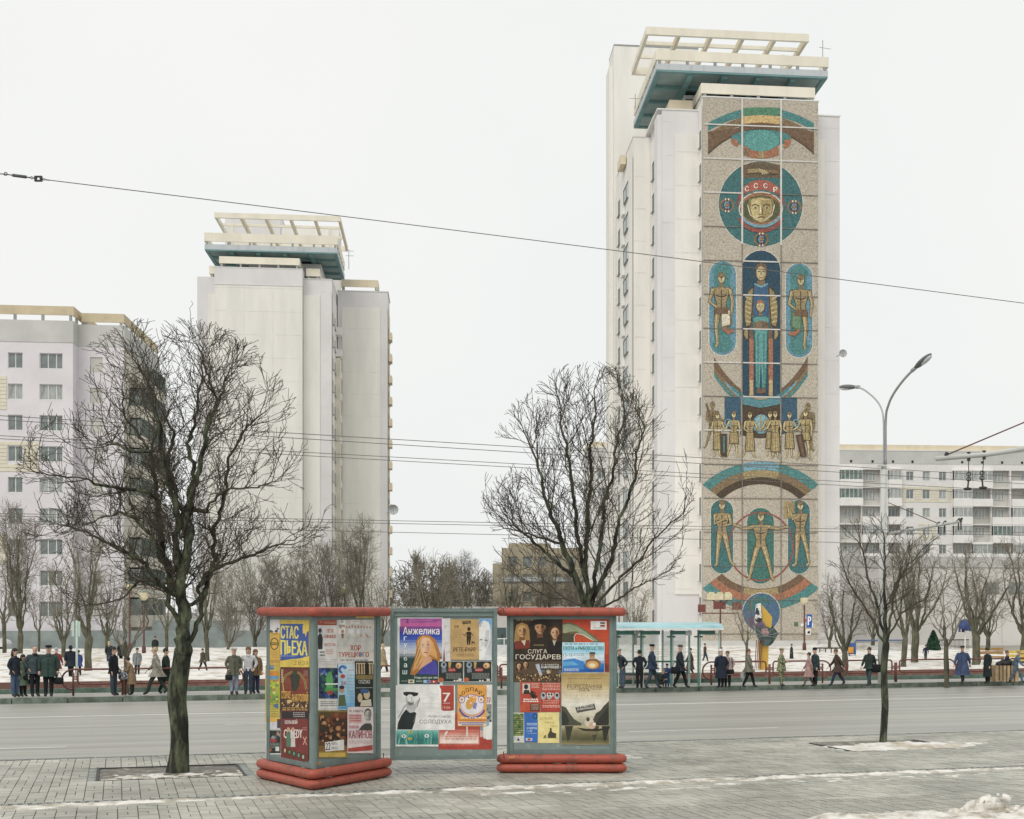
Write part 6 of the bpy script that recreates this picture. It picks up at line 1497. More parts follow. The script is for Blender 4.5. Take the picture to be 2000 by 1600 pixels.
# maroon tube railing along the far pavement: bays seen in the photograph
def rail(pxa, pxb, lab, ends=(1, 1), t=58.9):
    def s_at(px, t_):     # street coordinate where a picture column meets the railing line
        k = (px-CX)/FP; Y = t_/(NS.x*k+NS.y); return tost((k*Y, Y))[0]
    s0, s1 = s_at(pxa, t), s_at(pxb, t)
    r = empty('tube_railing', tuple(st((s0+s1)/2, t, KZ)), lab, 'railing', 'maroon tube railings along the far pavement')
    h0, h1, q = KZ+.42, KZ+.98, .035
    def arc(cx, cz, rad, a0, a1, n=8): return [(cx+rad*math.cos(R(a0+(a1-a0)*i/n)), cz+rad*math.sin(R(a0+(a1-a0)*i/n))) for i in range(n+1)]
    P = []; rr_ = .12
    P += arc(s1-rr_, h1-rr_, rr_, 0, 90, 4)+arc(s0+rr_, h1-rr_, rr_, 90, 180, 4)+arc(s0+rr_, h0+rr_, rr_, 180, 270, 4)+arc(s1-rr_, h0+rr_, rr_, 270, 360, 4)
    MB().tube([st(a, t, z) for a, z in P], q, 7, closed=True).build('rail_frame', RAILM, r, True)
    for k, (s, sg) in enumerate(((s0, -1), (s1, 1))):
        MB().tube([st(s+sg*.16, t, KZ), st(s+sg*.16, t, h1-.12)], .042, 7).build('post', RAILM, r, True)
        MB().tube([st(s, t, h1-.28), st(s+sg*.16, t, h1-.28)], .03, 6).tube([st(s, t, h0+.2), st(s+sg*.16, t, h0+.2)], .03, 6).build('bracket', RAILM, r)
        if ends[k]:
            rad = .38; a = [(s+sg*(.16)+sg*rad*math.cos(R(x))*1.05, h1-rad+rad*math.sin(R(x))) for x in range(90, -91, -18)]
            MB().tube([st(s-sg*.2, t, h1)]+[st(x, t, z) for x, z in a]+[st(s+sg*.16, t, h1-2*rad)], q, 7).build('end_loop', RAILM, r, True)
for a, b_, lab, e in [(152, 236, 'leftmost railing bay with a rounded end loop beside the bus stop sign', (1, 0)), (248, 340, 'railing bay crossing behind the big bare tree', (0, 0)), (352, 446, 'railing bay between the big bare tree and the olive coat woman', (0, 1)),
                      (742, 972, 'railing bays glimpsed behind the middle poster panel', (0, 0)), (976, 1085, 'railing bay seen in the slit left of the right poster column', (0, 0)),
                      (1396, 1496, 'railing bay in front of the yellow pillar sculpture', (1, 0)), (1510, 1600, 'railing bay behind the soldier in camouflage', (0, 1)),
                      (1654, 1742, 'railing bay behind the right street tree', (0, 0)), (1757, 1846, 'railing bay ending right of the thin kerb tree', (0, 1)), (1888, 1960, 'railing bay behind the long green coat', (1, 0)), (1972, 2060, 'railing bay cut by the right edge', (0, 0))]:
    rail(a, b_, lab, e)
# tall double-arm street lamp with the trolley bracket
def at_st(px, t): k = (px-CX)/FP; Y = t/(NS.x*k+NS.y); return Vector((k*Y, Y, 0))
lp = at_st(1722, 58.6); YL = lp.y
lamp = empty('street_lamp', (lp.x, lp.y, KZ), 'tall concrete lamp pole with two curved arms and two lamp heads on the right', 'street lamp')
def pz(px, py): return at(px, py, YL)
b = MB(); b.tube([(lp.x, lp.y, KZ), (lp.x, lp.y, 5), pz(1727, 911)], [.17, .15, .125], 12).build('pole', POLE, lamp, True)
MB().box(lp.x-.16, lp.x+.16, lp.y-.16, lp.y+.16, pz(0, 912).z, pz(0, 908).z).build('pole_cap', POLE, lamp)
def crv(pts, n=5):
    out = []
    P = [pts[0]]+pts+[pts[-1]]
    for i in range(1, len(P)-2):
        for k in range(n):
            t = k/n; out.append(tuple(.5*((2*P[i][j])+(-P[i-1][j]+P[i+1][j])*t+(2*P[i-1][j]-5*P[i][j]+4*P[i+1][j]-P[i+2][j])*t*t+(-P[i-1][j]+3*P[i][j]-3*P[i+1][j]+P[i+2][j])*t**3) for j in range(3)))
    out.append(tuple(pts[-1])); return out
GM = mat('galvanised', (.34, .36, .36), rough=.45, var=.1)
L1 = [pz(1726, 908), pz(1726, 830), at(1722, 800, YL+.6), at(1710, 780, YL+1.5), at(1690, 763, YL+3), at(1675, 756, YL+4)]
L2 = [pz(1730, 908), pz(1730, 820), at(1735, 792, YL-.5), at(1746, 768, YL-1.2), at(1765, 742, YL-2.2), at(1784, 722, YL-3.0)]
MB().tube(crv(L1), .042, 8).build('lamp_arm', GM, lamp, True); MB().tube(crv(L2), .055, 8).build('lamp_arm', GM, lamp, True)
def head(p, d, lab, big):
    d = Vector(d).normalized(); up = Vector((0, 0, 1)); sd_ = d.cross(up).normalized(); up = sd_.cross(d)
    b = MB(); b.ell((0, 0, 0), (.5, .2, .12), 0, 14, 8)
    b.V = [tuple(p+d*(v[0]+.55)+sd_*v[1]+up*v[2]) for v in b.V]
    o = b.build('lamp_head', mat('lamp_housing', (.12, .125, .13), rough=.4), lamp, True)
    b = MB(); b.ell((0, 0, 0), (.34, .15, .10), 0, 12, 8); b.V = [tuple(p+d*(v[0]+.68)+sd_*v[1]+up*(v[2]-.06)) for v in b.V]; b.build('diffuser', mat('lamp_lens', (.6, .62, .62), rough=.2), o, True)
    MB().tube([p-d*.1, p+d*.25], .085, 8).build('collar', GM, o, True)
head(L1[-1], (-.75, .7, .10), '', 0)
head(L2[-1], (.80, -.75, .72), '', 1)
# brackets carrying the trolley wires
bz = at(1733, 1043, YL); be = at(1877, 1018, YL-8)
MB().tube([bz, be], .065, 8).build('bracket_arm', POLE, lamp, True)
MB().tube([pz(1735, 982), (be*.75+bz*.25)], .02, 5).build('stay_wire', BROWN, lamp)
for f_ in (.72, .80, .97, 1.0):
    p = bz.lerp(be, f_); MB().tube([p, p-Vector((0, 0, .35))], .03, 5).tube([p-Vector((.05, 0, .0)), p+Vector((.05, 0, .12))], .05, 5).build('wire_clamp', IRON, lamp)
def lpz(px, py): return at(px, py, 33)
np_ = Vector((11.9, 34.6, 0))
near = empty('trolley_pole', (np_.x, np_.y, 0), 'thick pale bracket pipe with hanging wire clamps entering at the right edge', 'trolley bracket')
MB().tube([(np_.x, np_.y, 0), (np_.x, np_.y, 10)], .14, 10).build('pole', POLE, near, True)
A0_, A1_ = lpz(1828, 896), Vector((np_.x, np_.y, 6.95)); 
MB().tube([A0_, lpz(1925, 888), lpz(2000, 877), A1_], .058, 10).build('bracket_arm', POLE, near, True)
MB().tube([lpz(1846, 890), Vector((np_.x, np_.y, 8.6))], .016, 5).build('stay_wire', BROWN, near)
MB().tube([lpz(1846, 893), lpz(1850, 884)], .045, 6).build('wire_clamp', IRON, near)
for (x, y0, y1) in ((1892, 890, 944), (1922, 887, 942)):
    q0, q1 = lpz(x, y0), lpz(x-(4 if x > 1900 else 0), y1); b = MB(); b.tube([q0, q1], .010, 5); b.tube([q0+Vector((0, 0, .08)), q0-Vector((0, 0, .12))], .04, 6)
    for k in range(2):
        c = lpz(x-(4 if x > 1900 else 0), y1-8-10*k); b.tube([c+Vector((.045*math.cos(a), 0, .045*math.sin(a))) for a in [6.28*i/8 for i in range(8)]], .014, 5, closed=True)
    b.ell(tuple(lpz(x-2, y1+11)), (.10, .08, .035), 0); b.tube([lpz(x-(4 if x > 1900 else 0), y1-8), lpz(x-2, y1+11)], .02, 5); b.build('wire_clamp', IRON, near)
# overhead wires
WM = mat('overhead_wire', (.17, .16, .15), rough=.6)
def wire(pts, Y0, Y1, lab, r=.011, sag=.0, grp='overhead wires across the street'):
    n = 14; P = []
    (x0, y0), (x1, y1) = pts; a, b_ = at(x0, y0, Y0), at(x1, y1, Y1)
    a2 = a+(a-b_)*.25; b2 = b_+(b_-a)*.25
    for i in range(n+1):
        t = i/n; p = a2.lerp(b2, t); p.z -= sag*4*t*(1-t); P.append(p)
    o = MB().tube(P, r, 5).build('overhead_wire', WM, None, True); o.location = (0, 0, 0)
    tag(o, lab, 'wire', grp); return o
wire(((0, 812), (2000, 932)), 33, 44, 'trolley wire, uppermost of the four strands across the middle', .009)
wire(((0, 820), (2000, 945)), 33.5, 44.6, 'trolley wire, second from top of the four strands across the middle', .009)
wire(((0, 851), (2000, 960)), 36, 48, 'trolley wire, third from top of the four strands across the middle', .009)
wire(((0, 857), (2000, 968)), 36.5, 48.6, 'trolley wire, lowest of the four strands across the middle', .009)
wire(((0, 1003), (2000, 1040)), 52, 64, 'distant trolley wire, upper of the two far pairs', .012)
wire(((0, 1008), (2000, 1046)), 52.5, 64.6, 'distant trolley wire just below the upper far one', .012)
wire(((0, 1022), (2000, 1068)), 55, 67, 'distant trolley wire, lowest of all', .012)
sw = empty('span_wire', tuple(at(75, 349, 30)), 'long slanting span wire with turnbuckle and clamp crossing the upper sky', 'wire')
def q_(px, py): t = px/2000; return at(px, py, 30+8*t)
MB().tube([q_(-120, 334), q_(-5, 339), q_(24, 342)], .012, 5).build('cable', WM, sw); 
MB().tube([q_(x, 352+(x-97)*.1263+2.2*math.sin(3.14*(x-97)/1903)*-1) for x in range(97, 2200, 150)], .010, 5).build('cable', WM, sw)
def ringm(c, r, th): return MB().tube([c+Vector((r*math.cos(a), 0, r*.8*math.sin(a))) for a in [6.28*i/10 for i in range(10)]], th, 5, closed=True)
ringm(q_(11, 340), .035, .012).build('eyelet', WM, sw); MB().tube([q_(16, 341), q_(24, 342.5)], .012, 5).tube([q_(24, 342.3), q_(52, 346)], .033, 8).tube([q_(52, 346), q_(60, 347.3)], .014, 5).build('turnbuckle', mat('turnbuckle_steel', (.10, .12, .12), rough=.5), sw, True)
MB().tube([q_(57, 347), q_(62, 345.5), q_(67, 348), q_(62, 349.5)], .014, 5, closed=True).build('eyelet', WM, sw)
c = q_(75, 349.3); k = .01
b = MB()
for x0, x1, z0, z1 in ((-.075, -.035, -.055, .055), (.035, .075, -.055, .055), (-.034, .034, .03, .055), (-.034, .034, -.055, -.03)): b.box(c.x+x0, c.x+x1, c.y-.03, c.y+.03, c.z+z0, c.z+z1)
b.build('clamp', IRON, sw); ringm(q_(85.5, 350.5), .022, .009).build('eyelet', WM, sw); MB().tube([q_(88, 351), q_(97, 352)], .014, 5).build('ferrule', WM, sw)
# bus shelter
Ysh = 62.0
def sh(px, py=0): return (px-CX)*Ysh/FP
bs = empty('bus_shelter', (sh(1300), Ysh+.6, KZ), 'glass bus shelter with a pale blue roof and green posts on the far pavement', 'bus shelter')
fs_r = frame(sh(1150), Ysh-.2, 12); Lr = (1403-1150)*Ysh/FP+.25
zt = 2.66
b = MB(); prof = [(-.55, zt-.19), (-.5, zt-.06), (-.2, zt+.03), (.6, zt+.1), (1.9, zt+.02), (1.95, zt-.19)]
for i in range(len(prof)-1):
    (a, z), (c, z2) = prof[i], prof[i+1]; b.quad([fs_r(0, a, z), fs_r(Lr, a, z), fs_r(Lr, c, z2), fs_r(0, c, z2)])
b.quad([fs_r(0, -.55, zt-.19), fs_r(0, 1.95, zt-.19), fs_r(Lr, 1.95, zt-.19), fs_r(Lr, -.55, zt-.19)]).quad([fs_r(Lr, a, z) for a, z in prof]).build('roof', mat('pale_blue_roof', (.36, .58, .62), rough=.3, var=.25, scale=1.5, stretch=(.3, 1, 1)), bs)
MB().box(0, Lr+.02, -.58, -.552, zt-.23, zt-.15, 0, fs_r).build('roof_trim', WHITE, bs)
for px in (1205, 1253, 1312, 1366):
    a = (px-1150)*Ysh/FP*1.03; b = MB(); b.box(a-.035, a+.035, .1, .17, KZ, zt-.2, 0, fs_r).box(a+.07, a+.10, .1, .18, KZ, zt-.2, 1, fs_r).build('post', [GREENM, PGRN], bs)
    MB().box(a-.16, a+.18, .08, .22, zt-.55, zt-.48, 0, fs_r).build('bracket', GREENM, bs)
    MB().box(a-.04, a+.04, 1.6, 1.68, KZ, zt-.2, 0, fs_r).build('post', PGRN, bs)
for a0 in (1.9, 3.3, 4.65): pass
MB().box(Lr-.12, Lr-.06, -.3, -.24, KZ, zt-.2, 0, fs_r).build('post', PGRN, bs)
gl = bpy.data.materials.new('shelter_glass'); gl.use_nodes = True; g_ = gl.node_tree.nodes['Principled BSDF']; g_.inputs['Base Color'].default_value = (.8, .9, .88, 1); g_.inputs['Roughness'].default_value = .06; g_.inputs['Alpha'].default_value = .28
for a0, a1 in ((1.2, 2.25), (2.35, 3.4), (3.6, 4.6)): MB().box(a0, a1, 1.62, 1.64, .35, zt-.3, 0, fs_r).build('glass_pane', gl, bs)
for a0, a1, t_ in ((1.0, 1.95, 0), (2.28, 3.05, 1), (3.5, 4.2, 2), (4.7, 5.45, 3)): MB().box(a0, a1, -.05, .05, zt-.42, zt-.26, 0, fs_r).build('sign_board', GREENM, bs)
MB().box(4.15, 4.42, -.06, .04, zt-.46, zt-.26, 0, fs_r).build('sign_board', WHITE, bs)
for z in (.95, .45): MB().box(1.1, 4.7, 1.5, 1.56, KZ+z, KZ+z+.07, 0, fs_r).build('cross_rail', GREENM, bs)
bn = empty('bench', tuple(fs_r(2.4, 1.2, KZ)), 'dark slatted bench under the blue bus shelter roof', 'bench')
for k in range(3): MB().box(1.2, 3.4, 1.0+k*.14, 1.1+k*.14, KZ+.42, KZ+.46, 0, fs_r).build('slat', BROWN, bn)
for a in (1.4, 3.2): MB().box(a, a+.06, 1.02, 1.36, KZ, KZ+.419, 0, fs_r).build('leg', IRON, bn)
# lantern posts
def lantern(px, base, top, lab, kind):
    g = gp(px, base); Y = g.y; h = CH+(CY-top)*Y/FP
    r = empty('lantern_post', tuple(g), lab, 'lantern post', None)
    MB().tube([g, g+Vector((0, 0, .9)), g+Vector((0, 0, .95)), (g.x, g.y, h-.5)], [.15, .13, .07, .05], 8).build('post', BROWN, r, True)
    LN = mat('lantern_cream', (.62, .56, .38), rough=.4)
    if kind == 'single':
        b = MB(); b.tube([(g.x, g.y, h-.5), (g.x, g.y, h-.35), (g.x, g.y, h-.05), (g.x, g.y, h+.05)], [.12, .26, .30, .12], 8).build('lantern', LN, r)
        MB().tube([(g.x, g.y, h+.05), (g.x, g.y, h+.12)], [.2, .05], 8).build('lantern_cap', GREENM, r)
    elif kind == 'globe':
        b = MB(); b.ell((g.x, g.y, h-.2), (.32, .32, .3), 0, 14, 10).build('globe', mat('globe_yellow', (.58, .52, .25), rough=.4), r, True); MB().tube([(g.x, g.y, h-.55), (g.x, g.y, h-.45)], [.05, .16], 8).build('globe_seat', BROWN, r)
    else:
        for dx in (-.55, 0, .5):
            MB().box(g.x+dx-.30, g.x+dx+.24, g.y-.2, g.y+.2, h-.45, h-.05).box(g.x+dx-.2, g.x+dx+.14, g.y-.15, g.y+.15, h-.049, h+.05).build('lantern', LN, r)
        MB().box(g.x-1.2, g.x+1.2, g.y-.04, g.y+.04, h-1.35, h-1.28).build('cross_arm', BROWN, r)
        for x0, x1, z in ((-1.45, -.95, -.95), (.75, 1.35, -.80), (-.45, .35, -.75)): MB().box(g.x+x0, g.x+x1, g.y-.05, g.y+.05, h+z-.3, h+z+.2).build('sign_board', RAILM, r)
        MB().tube([(g.x-.5, g.y, h-.45), (g.x, g.y, h-.9), (g.x+.5, g.y, h-.45)], .04, 5).build('bracket', BROWN, r)
    return r
lantern(1407, 1292, 1158, 'brown post with cream lantern boxes and maroon boards left of the mosaic wall', 'multi')
ln = lantern(1571, 1281, 1168, 'brown lantern post standing against the right edge of the mosaic wall', 'single')
lantern(253, 1284, 1140, 'slim brown post rising behind the railing left of the big tree', 'plain' if 0 else 'single')
lantern(281, 1290, 1158, 'slim brown post just left of the big tree trunk', 'single')
lantern(673, 1270, 1150, 'yellow globe lamp peeping over the left poster column', 'globe')
g = gp(1571, 1281); Yp = g.y-.25
def bd(px0, px1, py0, py1, m, name, par, Y=None, lab=None, th=.05):
    a, b_ = at(px0, py1, Y or Yp), at(px1, py0, Y or Yp); o = MB().box(a.x, b_.x, a.y, a.y+th, a.z, b_.z).build(name, m, par)
    if lab: o['label'] = lab
    return o
ps = empty('parking_sign', tuple(at(1581, 1212, Yp)), 'blue parking sign with a white P fixed beside the lantern post', 'road sign')
bd(1575.5, 1586, 1200, 1226, mat('sign_blue', (.03, .10, .38), rough=.4), 'sign_plate', ps); bd(1586.1, 1588, 1217, 1226, WHITE, 'bracket', ps)
cv = Canvas((0, Yp-.012, 0), (0, -1, 0), 0, 0, 1, .002, .9); cv.text('P', 1578, 1204, 1584, 1221, '#f0f0f0', .03); cv.build('print', ps)
bd(1574, 1583.5, 1229, 1240, WHITE, 'lower_plate', ps); cv = Canvas((0, Yp-.012, 0), (0, -1, 0), 0, 0, 1, .002, .9); cv.poly([(1577, 1236), (1578, 1233), (1582, 1232.5), (1582, 1237), (1577, 1238)], '#1a1a1a'); cv.build('print', ps)
bd(1564, 1569.5, 1218, 1223, WHITE, 'small_plate', ps); bd(1571.8, 1574.5, 1209, 1215, col('sign_red', (.4, .04, .04)), 'small_plate', ps)
bd(1551, 1559, 1215, 1224, mat('plaque_green', (.10, .15, .10)), 'wall_plaque', tw, 117.6)
# bus stop sign on the left
g = gp(150, 1340); r = empty('bus_stop_sign', tuple(g), 'tall pale bus stop sign post in front of the leftmost railing', 'sign post')
MB().tube([g, (g.x, g.y, CH+(CY-1212)*g.y/FP)], .05, 8).build('post', PGRN, r, True)
for x in (-.14, .12): MB().box(g.x+x-.05+.0, g.x+x+.05, g.y-.08, g.y-.05, CH+(CY-1243)*g.y/FP, CH+(CY-1214)*g.y/FP).build('sign_plate', PGRN, r)
# sculpture
g = gp(1490, 1314); Y = g.y
scu = empty('street_sculpture', tuple(g), 'leaning yellow pillar sculpture topped with yellow and dark faceted shards', 'sculpture')
YEP = mat('yellow_paint', (.62, .40, .07), rough=.5, col2=(.50, .30, .06), scale=3); DKG = mat('dark_shard', (.045, .07, .065), rough=.35, col2=(.10, .14, .13), scale=5)
def slab(pts, d0, d1, m, name, lab=None):
    b = MB(); A = [at(x, y, Y+d0) for x, y in pts]; B = [at(x, y, Y+d0)+Vector((0, d1-d0, 0)) for x, y in pts]; n = len(pts)
    b.quad(A); b.quad(B[::-1])
    for i in range(n): b.quad([A[i], B[i], B[(i+1) % n], A[(i+1) % n]])
    o = b.build(name, m, scu); 
    if lab: o['label'] = lab
slab([(1484, 1314), (1482, 1256), (1488, 1235), (1502, 1235), (1500, 1314)], -.2, .3, YEP, 'pillar')
for k in range(4): slab([(1474+k*3.4, 1306), (1477+k*3.4, 1250), (1478.4+k*3.4, 1250), (1475.4+k*3.4, 1306)], -.45+.0*k, -.38, RAILM, 'rod')
slab([(1474, 1222), (1487, 1226), (1500, 1224), (1507, 1230), (1506, 1252), (1501, 1262), (1488, 1261), (1478, 1240)], -.35, .35, DKG, 'shard'); slab([(1508, 1222), (1521, 1237), (1510, 1256), (1503, 1262), (1501, 1244)], -.1, .5, DKG, 'shard')
slab([(1487, 1180), (1508, 1205), (1507, 1225), (1500, 1228), (1489, 1212)], -.2, .3, YEP, 'shard', 'upper yellow shard'); slab([(1478, 1180), (1486, 1178), (1488, 1212), (1478, 1222), (1474, 1212)], -.3, .1, mat('white_black_shard', (.75, .75, .72), rough=.5, col2=(.04, .04, .05), scale=2.5, thr=(.48, .52)), 'shard', 'upper black and white shard')
slab([(1488, 1228), (1498, 1226), (1503, 1238), (1495, 1244), (1486, 1238)], -.40, -.352, mat('pink_patch', (.35, .22, .22), var=.5, scale=8), 'emblem')
for k in range(7):
    a = R(190-k*33); p = at(1494, 1243, Y-.42); q = p+Vector((math.cos(a)*1.25, -.1, math.sin(a)*.75)); MB().tube([p, q], .012, 5).build('spoke', mat('steel_spoke', (.25, .27, .26)), scu)
# far furniture on the right: blue and yellow board stand, railing, umbrella, bin, benches, clipped bush
g = gp(1664, 1288); r = empty('notice_stand', tuple(g), 'blue stand with an orange notice behind the thin kerb tree', 'notice board')
BLP = mat('blue_paint', (.05, .11, .27), rough=.5, var=.15)
bd(1656, 1672, 1256, 1278, BLP, 'board', r, g.y); bd(1657, 1667, 1264, 1276, mat('orange_notice', (.6, .27, .04)), 'notice', r, g.y-.08, None, .03)
for x in (1659, 1670): a = at(x, 1288, g.y); MB().tube([(a.x, a.y, 0), (a.x, a.y, 1.2)], .04, 6).build('leg', BLP, r)
ff = empty('iron_fence', tuple(gp(1720, 1281)), 'dark iron bar fence in front of the pale building on the right', 'fence')
g0, g1 = gp(1671, 1281), gp(1770, 1280); nn = 46
for i in range(nn):
    p = g0.lerp(g1, i/(nn-1)); MB().box(p.x-.012, p.x+.012, p.y-.012, p.y+.012, .2, 1.12).build('bar', IRON if i % 11 else BROWN, ff)
MB().tube([g0+Vector((0, -.03, .25)), g1+Vector((0, -.03, .25))], .035, 5).build('rail', IRON, ff); MB().tube([g0+Vector((0, -.03, 1.12)), g1+Vector((0, -.03, 1.12))], .045, 5).build('rail', BLP, ff)
g0, g1 = gp(1828, 1280), gp(1892, 1279)
ff = empty('iron_fence', tuple(g0.lerp(g1, .5)), 'dark iron bar fence running behind the blue-coated walker', 'fence')
for i in range(26):
    p = g0.lerp(g1, i/25); MB().box(p.x-.012, p.x+.012, p.y-.012, p.y+.012, .2, 1.12).build('bar', IRON, ff)
for z in (.3, 1.12): MB().tube([g0+Vector((0, -.03, z)), g1+Vector((0, -.03, z))], .04, 5).build('rail', IRON, ff)
g0, g1 = gp(1590, 1284), gp(1668, 1284)
ff = empty('low_rail', tuple(g0.lerp(g1, .5)), 'low rusty pipe rail in the snow right of the mosaic wall', 'railing')
MB().tube([g0+Vector((0, 0, .65)), g1+Vector((0, 0, .65))], .05, 5).build('rail', IRON, ff)
for i in range(8): p = g0.lerp(g1, i/7); MB().tube([p, p+Vector((0, 0, .65))], .04, 5).build('post', IRON, ff)
# clipped conical bush
g = gp(1823, 1280); bu = MB(); rr = random.Random(2)
def leafcone(g, h, rad, n, seed, name, label, m):
    r_ = random.Random(seed); b = MB()
    for _ in range(n):
        z = h*(r_.random()**1.1); q = rad*math.sin(math.pi*min(1, (1-z/h)*.55+.02))*r_.uniform(.82, 1.08); a = r_.uniform(0, 6.283)
        c = Vector((g.x+q*math.cos(a), g.y+q*math.sin(a), z+.05)); s_ = r_.uniform(.05, .11); v = Vector((r_.gauss(0, 1), r_.gauss(0, 1), r_.gauss(0, 1))).normalized(); w_ = v.orthogonal().normalized(); u_ = v.cross(w_)
        b.quad([c+w_*s_, c+u_*s_, c-w_*s_, c-u_*s_])
    root = empty(name, tuple(g), label, 'bush'); b.build('foliage', m, root); bb = MB(); bb.tube([g, g+Vector((0, 0, h*.5))], .08, 6).build('stem', BARK, root)
    bb = MB(); bb.ell((g.x, g.y, h*.42), (rad*.82, rad*.82, h*.44), 0, 12, 8).build('foliage_core', m, root)
LEAF = mat('dark_conifer', (.03, .075, .045), rough=.8, var=.4, scale=3)
leafcone(g+Vector((0,0,.3)), 1.75, .48, 2600, 3, 'conical_bush', 'dark green cone-shaped clipped evergreen among the trees on the right', LEAF)
# umbrella stand
g = gp(1885, 1290); r = empty('market_umbrella', tuple(g), 'ragged dark blue umbrella above the blue-coated walker', 'umbrella')
b = MB(); n = 10; top = Vector((g.x, g.y, 2.75))
for i in range(n):
    a0, a1 = 6.283*i/n, 6.283*(i+1)/n; p = [g+Vector((.44*math.cos(a), .44*math.sin(a), 2.3+.06*math.sin(i*5))) for a in (a0, a1)]
    m_ = [g+Vector((.34*math.cos(a), .34*math.sin(a), 2.62)) for a in (a0, a1)]; lo = [q-Vector((0, 0, .18+.12*((i*7) % 3))) for q in p]
    b.quad([top, m_[0], m_[1]]).quad([m_[0], p[0], p[1], m_[1]]).quad([p[0], lo[0], lo[1], p[1]])
b.build('canopy', mat('umbrella_blue', (.035, .055, .15), rough=.7, var=.5, scale=4), r); MB().tube([g, top], .04, 6).build('pole', WHITE, r)
# litter bin and benches
g = gp(1961, 1334, KZ); r = empty('litter_bin', tuple(g), 'square slatted wooden litter bin full of rubbish beside the pedestrians at right', 'litter bin')
WD = mat('bin_wood', (.36, .27, .16), rough=.8, var=.2, scale=6, rnd=.2)
for i in range(6):
    for f0, (dx, dy) in ((0, (1, 0)), (1, (0, 1))):
        for sg in (-1, 1):
            c = Vector((g.x+(-.42+i*.168 if f0 == 0 else sg*.45), g.y+(sg*.45 if f0 == 0 else -.42+i*.168), 0)); MB().box(c.x-.06, c.x+.06, c.y-.06 if f0 else c.y-.02, c.y+.06 if f0 else c.y+.02, KZ+.08, KZ+.78).build('slat', WD, r)
b = MB(); [b.box(g.x-.46+.0, g.x+.46, g.y+s_*.42-.02, g.y+s_*.42+.02, KZ+z, KZ+z+.06) for s_ in (-1, 1) for z in (.12, .66)]; b.build('frame', BROWN, r)
tag(MB().ell((g.x+.1, g.y, KZ+.85), (.36, .3, .2), 0).ell((g.x-.2, g.y-.05, KZ+.8), (.2, .2, .16), 0).build('rubbish_bag', BLACK, None, True), 'black and white rubbish bags bulging out of the wooden litter bin', 'rubbish')
def bench(px0, px1, py, h, lab, m):
    g0, g1 = gp(px0, py), gp(px1, py-.5); r = empty('bench', tuple((g0+g1)/2), lab, 'bench'); n = Vector((0, .12, 0))
    for k in range(2): MB().tube([g0+Vector((0, .15*k, .45)), g1+Vector((0, .15*k, .45))], .05, 4).build('seat_slat', m, r)
    for k in range(2): b = MB(); z = .62+k*.22; b.hexa([g0+Vector((0, .3, z)), g1+Vector((0, .3, z)), g1+Vector((0, .35, z)), g0+Vector((0, .35, z)), g0+Vector((0, .32, z+.17)), g1+Vector((0, .32, z+.17)), g1+Vector((0, .37, z+.17)), g0+Vector((0, .37, z+.17))]); b.build('back_slat', m, r)
    for f_ in (.05, .95): p = g0.lerp(g1, f_); MB().box(p.x-.04, p.x+.04, p.y, p.y+.35, 0, .42).build('leg', IRON, r)
BWD = mat('bench_ochre', (.40, .24, .09), rough=.7, var=.15)
bench(1912, 1962, 1298, 1, 'ochre slatted bench in the snow behind the long green coat', BWD); bench(1972, 2020, 1306, 1, 'yellow slatted bench at the right edge behind the railing', mat('bench_yellow', (.55, .42, .10), rough=.7))
# parked cars seen in the slits between the poster stands
def car(px, base, Lc, body, lab, hd=0):
    g = gp(px, base); r = empty('parked_car', tuple(g), lab, 'car'); W, c, s = 1.75, math.cos(hd), math.sin(hd)
    T = lambda x, y, z: Vector((g.x+c*x-s*y, g.y+s*x+c*y, z))
    prof = [(-2.1, .35), (-2.12, .75), (-1.95, .92), (-1.25, 1.0), (-.75, 1.42), (.75, 1.45), (1.35, 1.02), (2.0, .85), (2.12, .6), (2.1, .35)]
    b = MB(); A = [T(x, 0, z) for x, z in prof]; B = [T(x, W, z) for x, z in prof]; b.quad(A); b.quad(B[::-1])
    for i in range(len(prof)): j = (i+1) % len(prof); b.quad([A[i], B[i], B[j], A[j]])
    b.build('body', body, r)
    for q in ([(-1.12, 1.03), (-.70, 1.38), (-.05, 1.40), (-.05, 1.03)], [(.03, 1.03), (.03, 1.40), (.70, 1.40), (1.2, 1.03)]): MB().quad([T(x, -.006, z) for x, z in q]).quad([T(x, W+.006, z) for x, z in q]).build('side_window', GLASSG, r)
    MB().quad([T(-1.24, .1, 1.03), T(-.78, .16, 1.41), T(-.78, W-.16, 1.41), T(-1.24, W-.1, 1.03)]).build('windscreen', GLASSG, r)
    MB().quad([T(1.35, .1, 1.06), T(.79, .16, 1.452), T(.79, W-.16, 1.452), T(1.35, W-.1, 1.06)]).build('rear_window', GLASSG, r)
    for x in (-1.35, 1.35):
        for y in (-.02, W-.16):
            wh = MB().tube([T(x, y, .31), T(x, y+.18, .31)], .31, 14).build('wheel', BLACK, r); MB().tube([T(x, y-.01, .31), T(x, y, .31)], .17, 10).build('rim', GM, wh)
    for y in (.12, W-.4): MB().box(0, .28, 0, .05, 0, .13, fr=lambda a, b__, z, y=y: T(-2.14+b__, y+a, .62+z)).build('headlight', WHITE, r)
car(985, 1290, 4.2, mat('car_silver', (.55, .57, .56), rough=.3, spec=.6), 'silver car parked beyond the square, seen left of the right poster column', .2)
car(452, 1256, 4.2, mat('car_dark', (.05, .08, .08), rough=.3, spec=.6), 'dark green car parked far behind the snow, right of the big tree', .1)
car(-42, 1272, 4.2, mat('car_white', (.7, .7, .7), rough=.3, spec=.6), 'white car parked at the left edge beyond the snow', .1)
g = gp(981, 1285); r = empty('billboard', tuple(g), 'small dark billboard seen in the slit left of the right poster column', 'billboard')
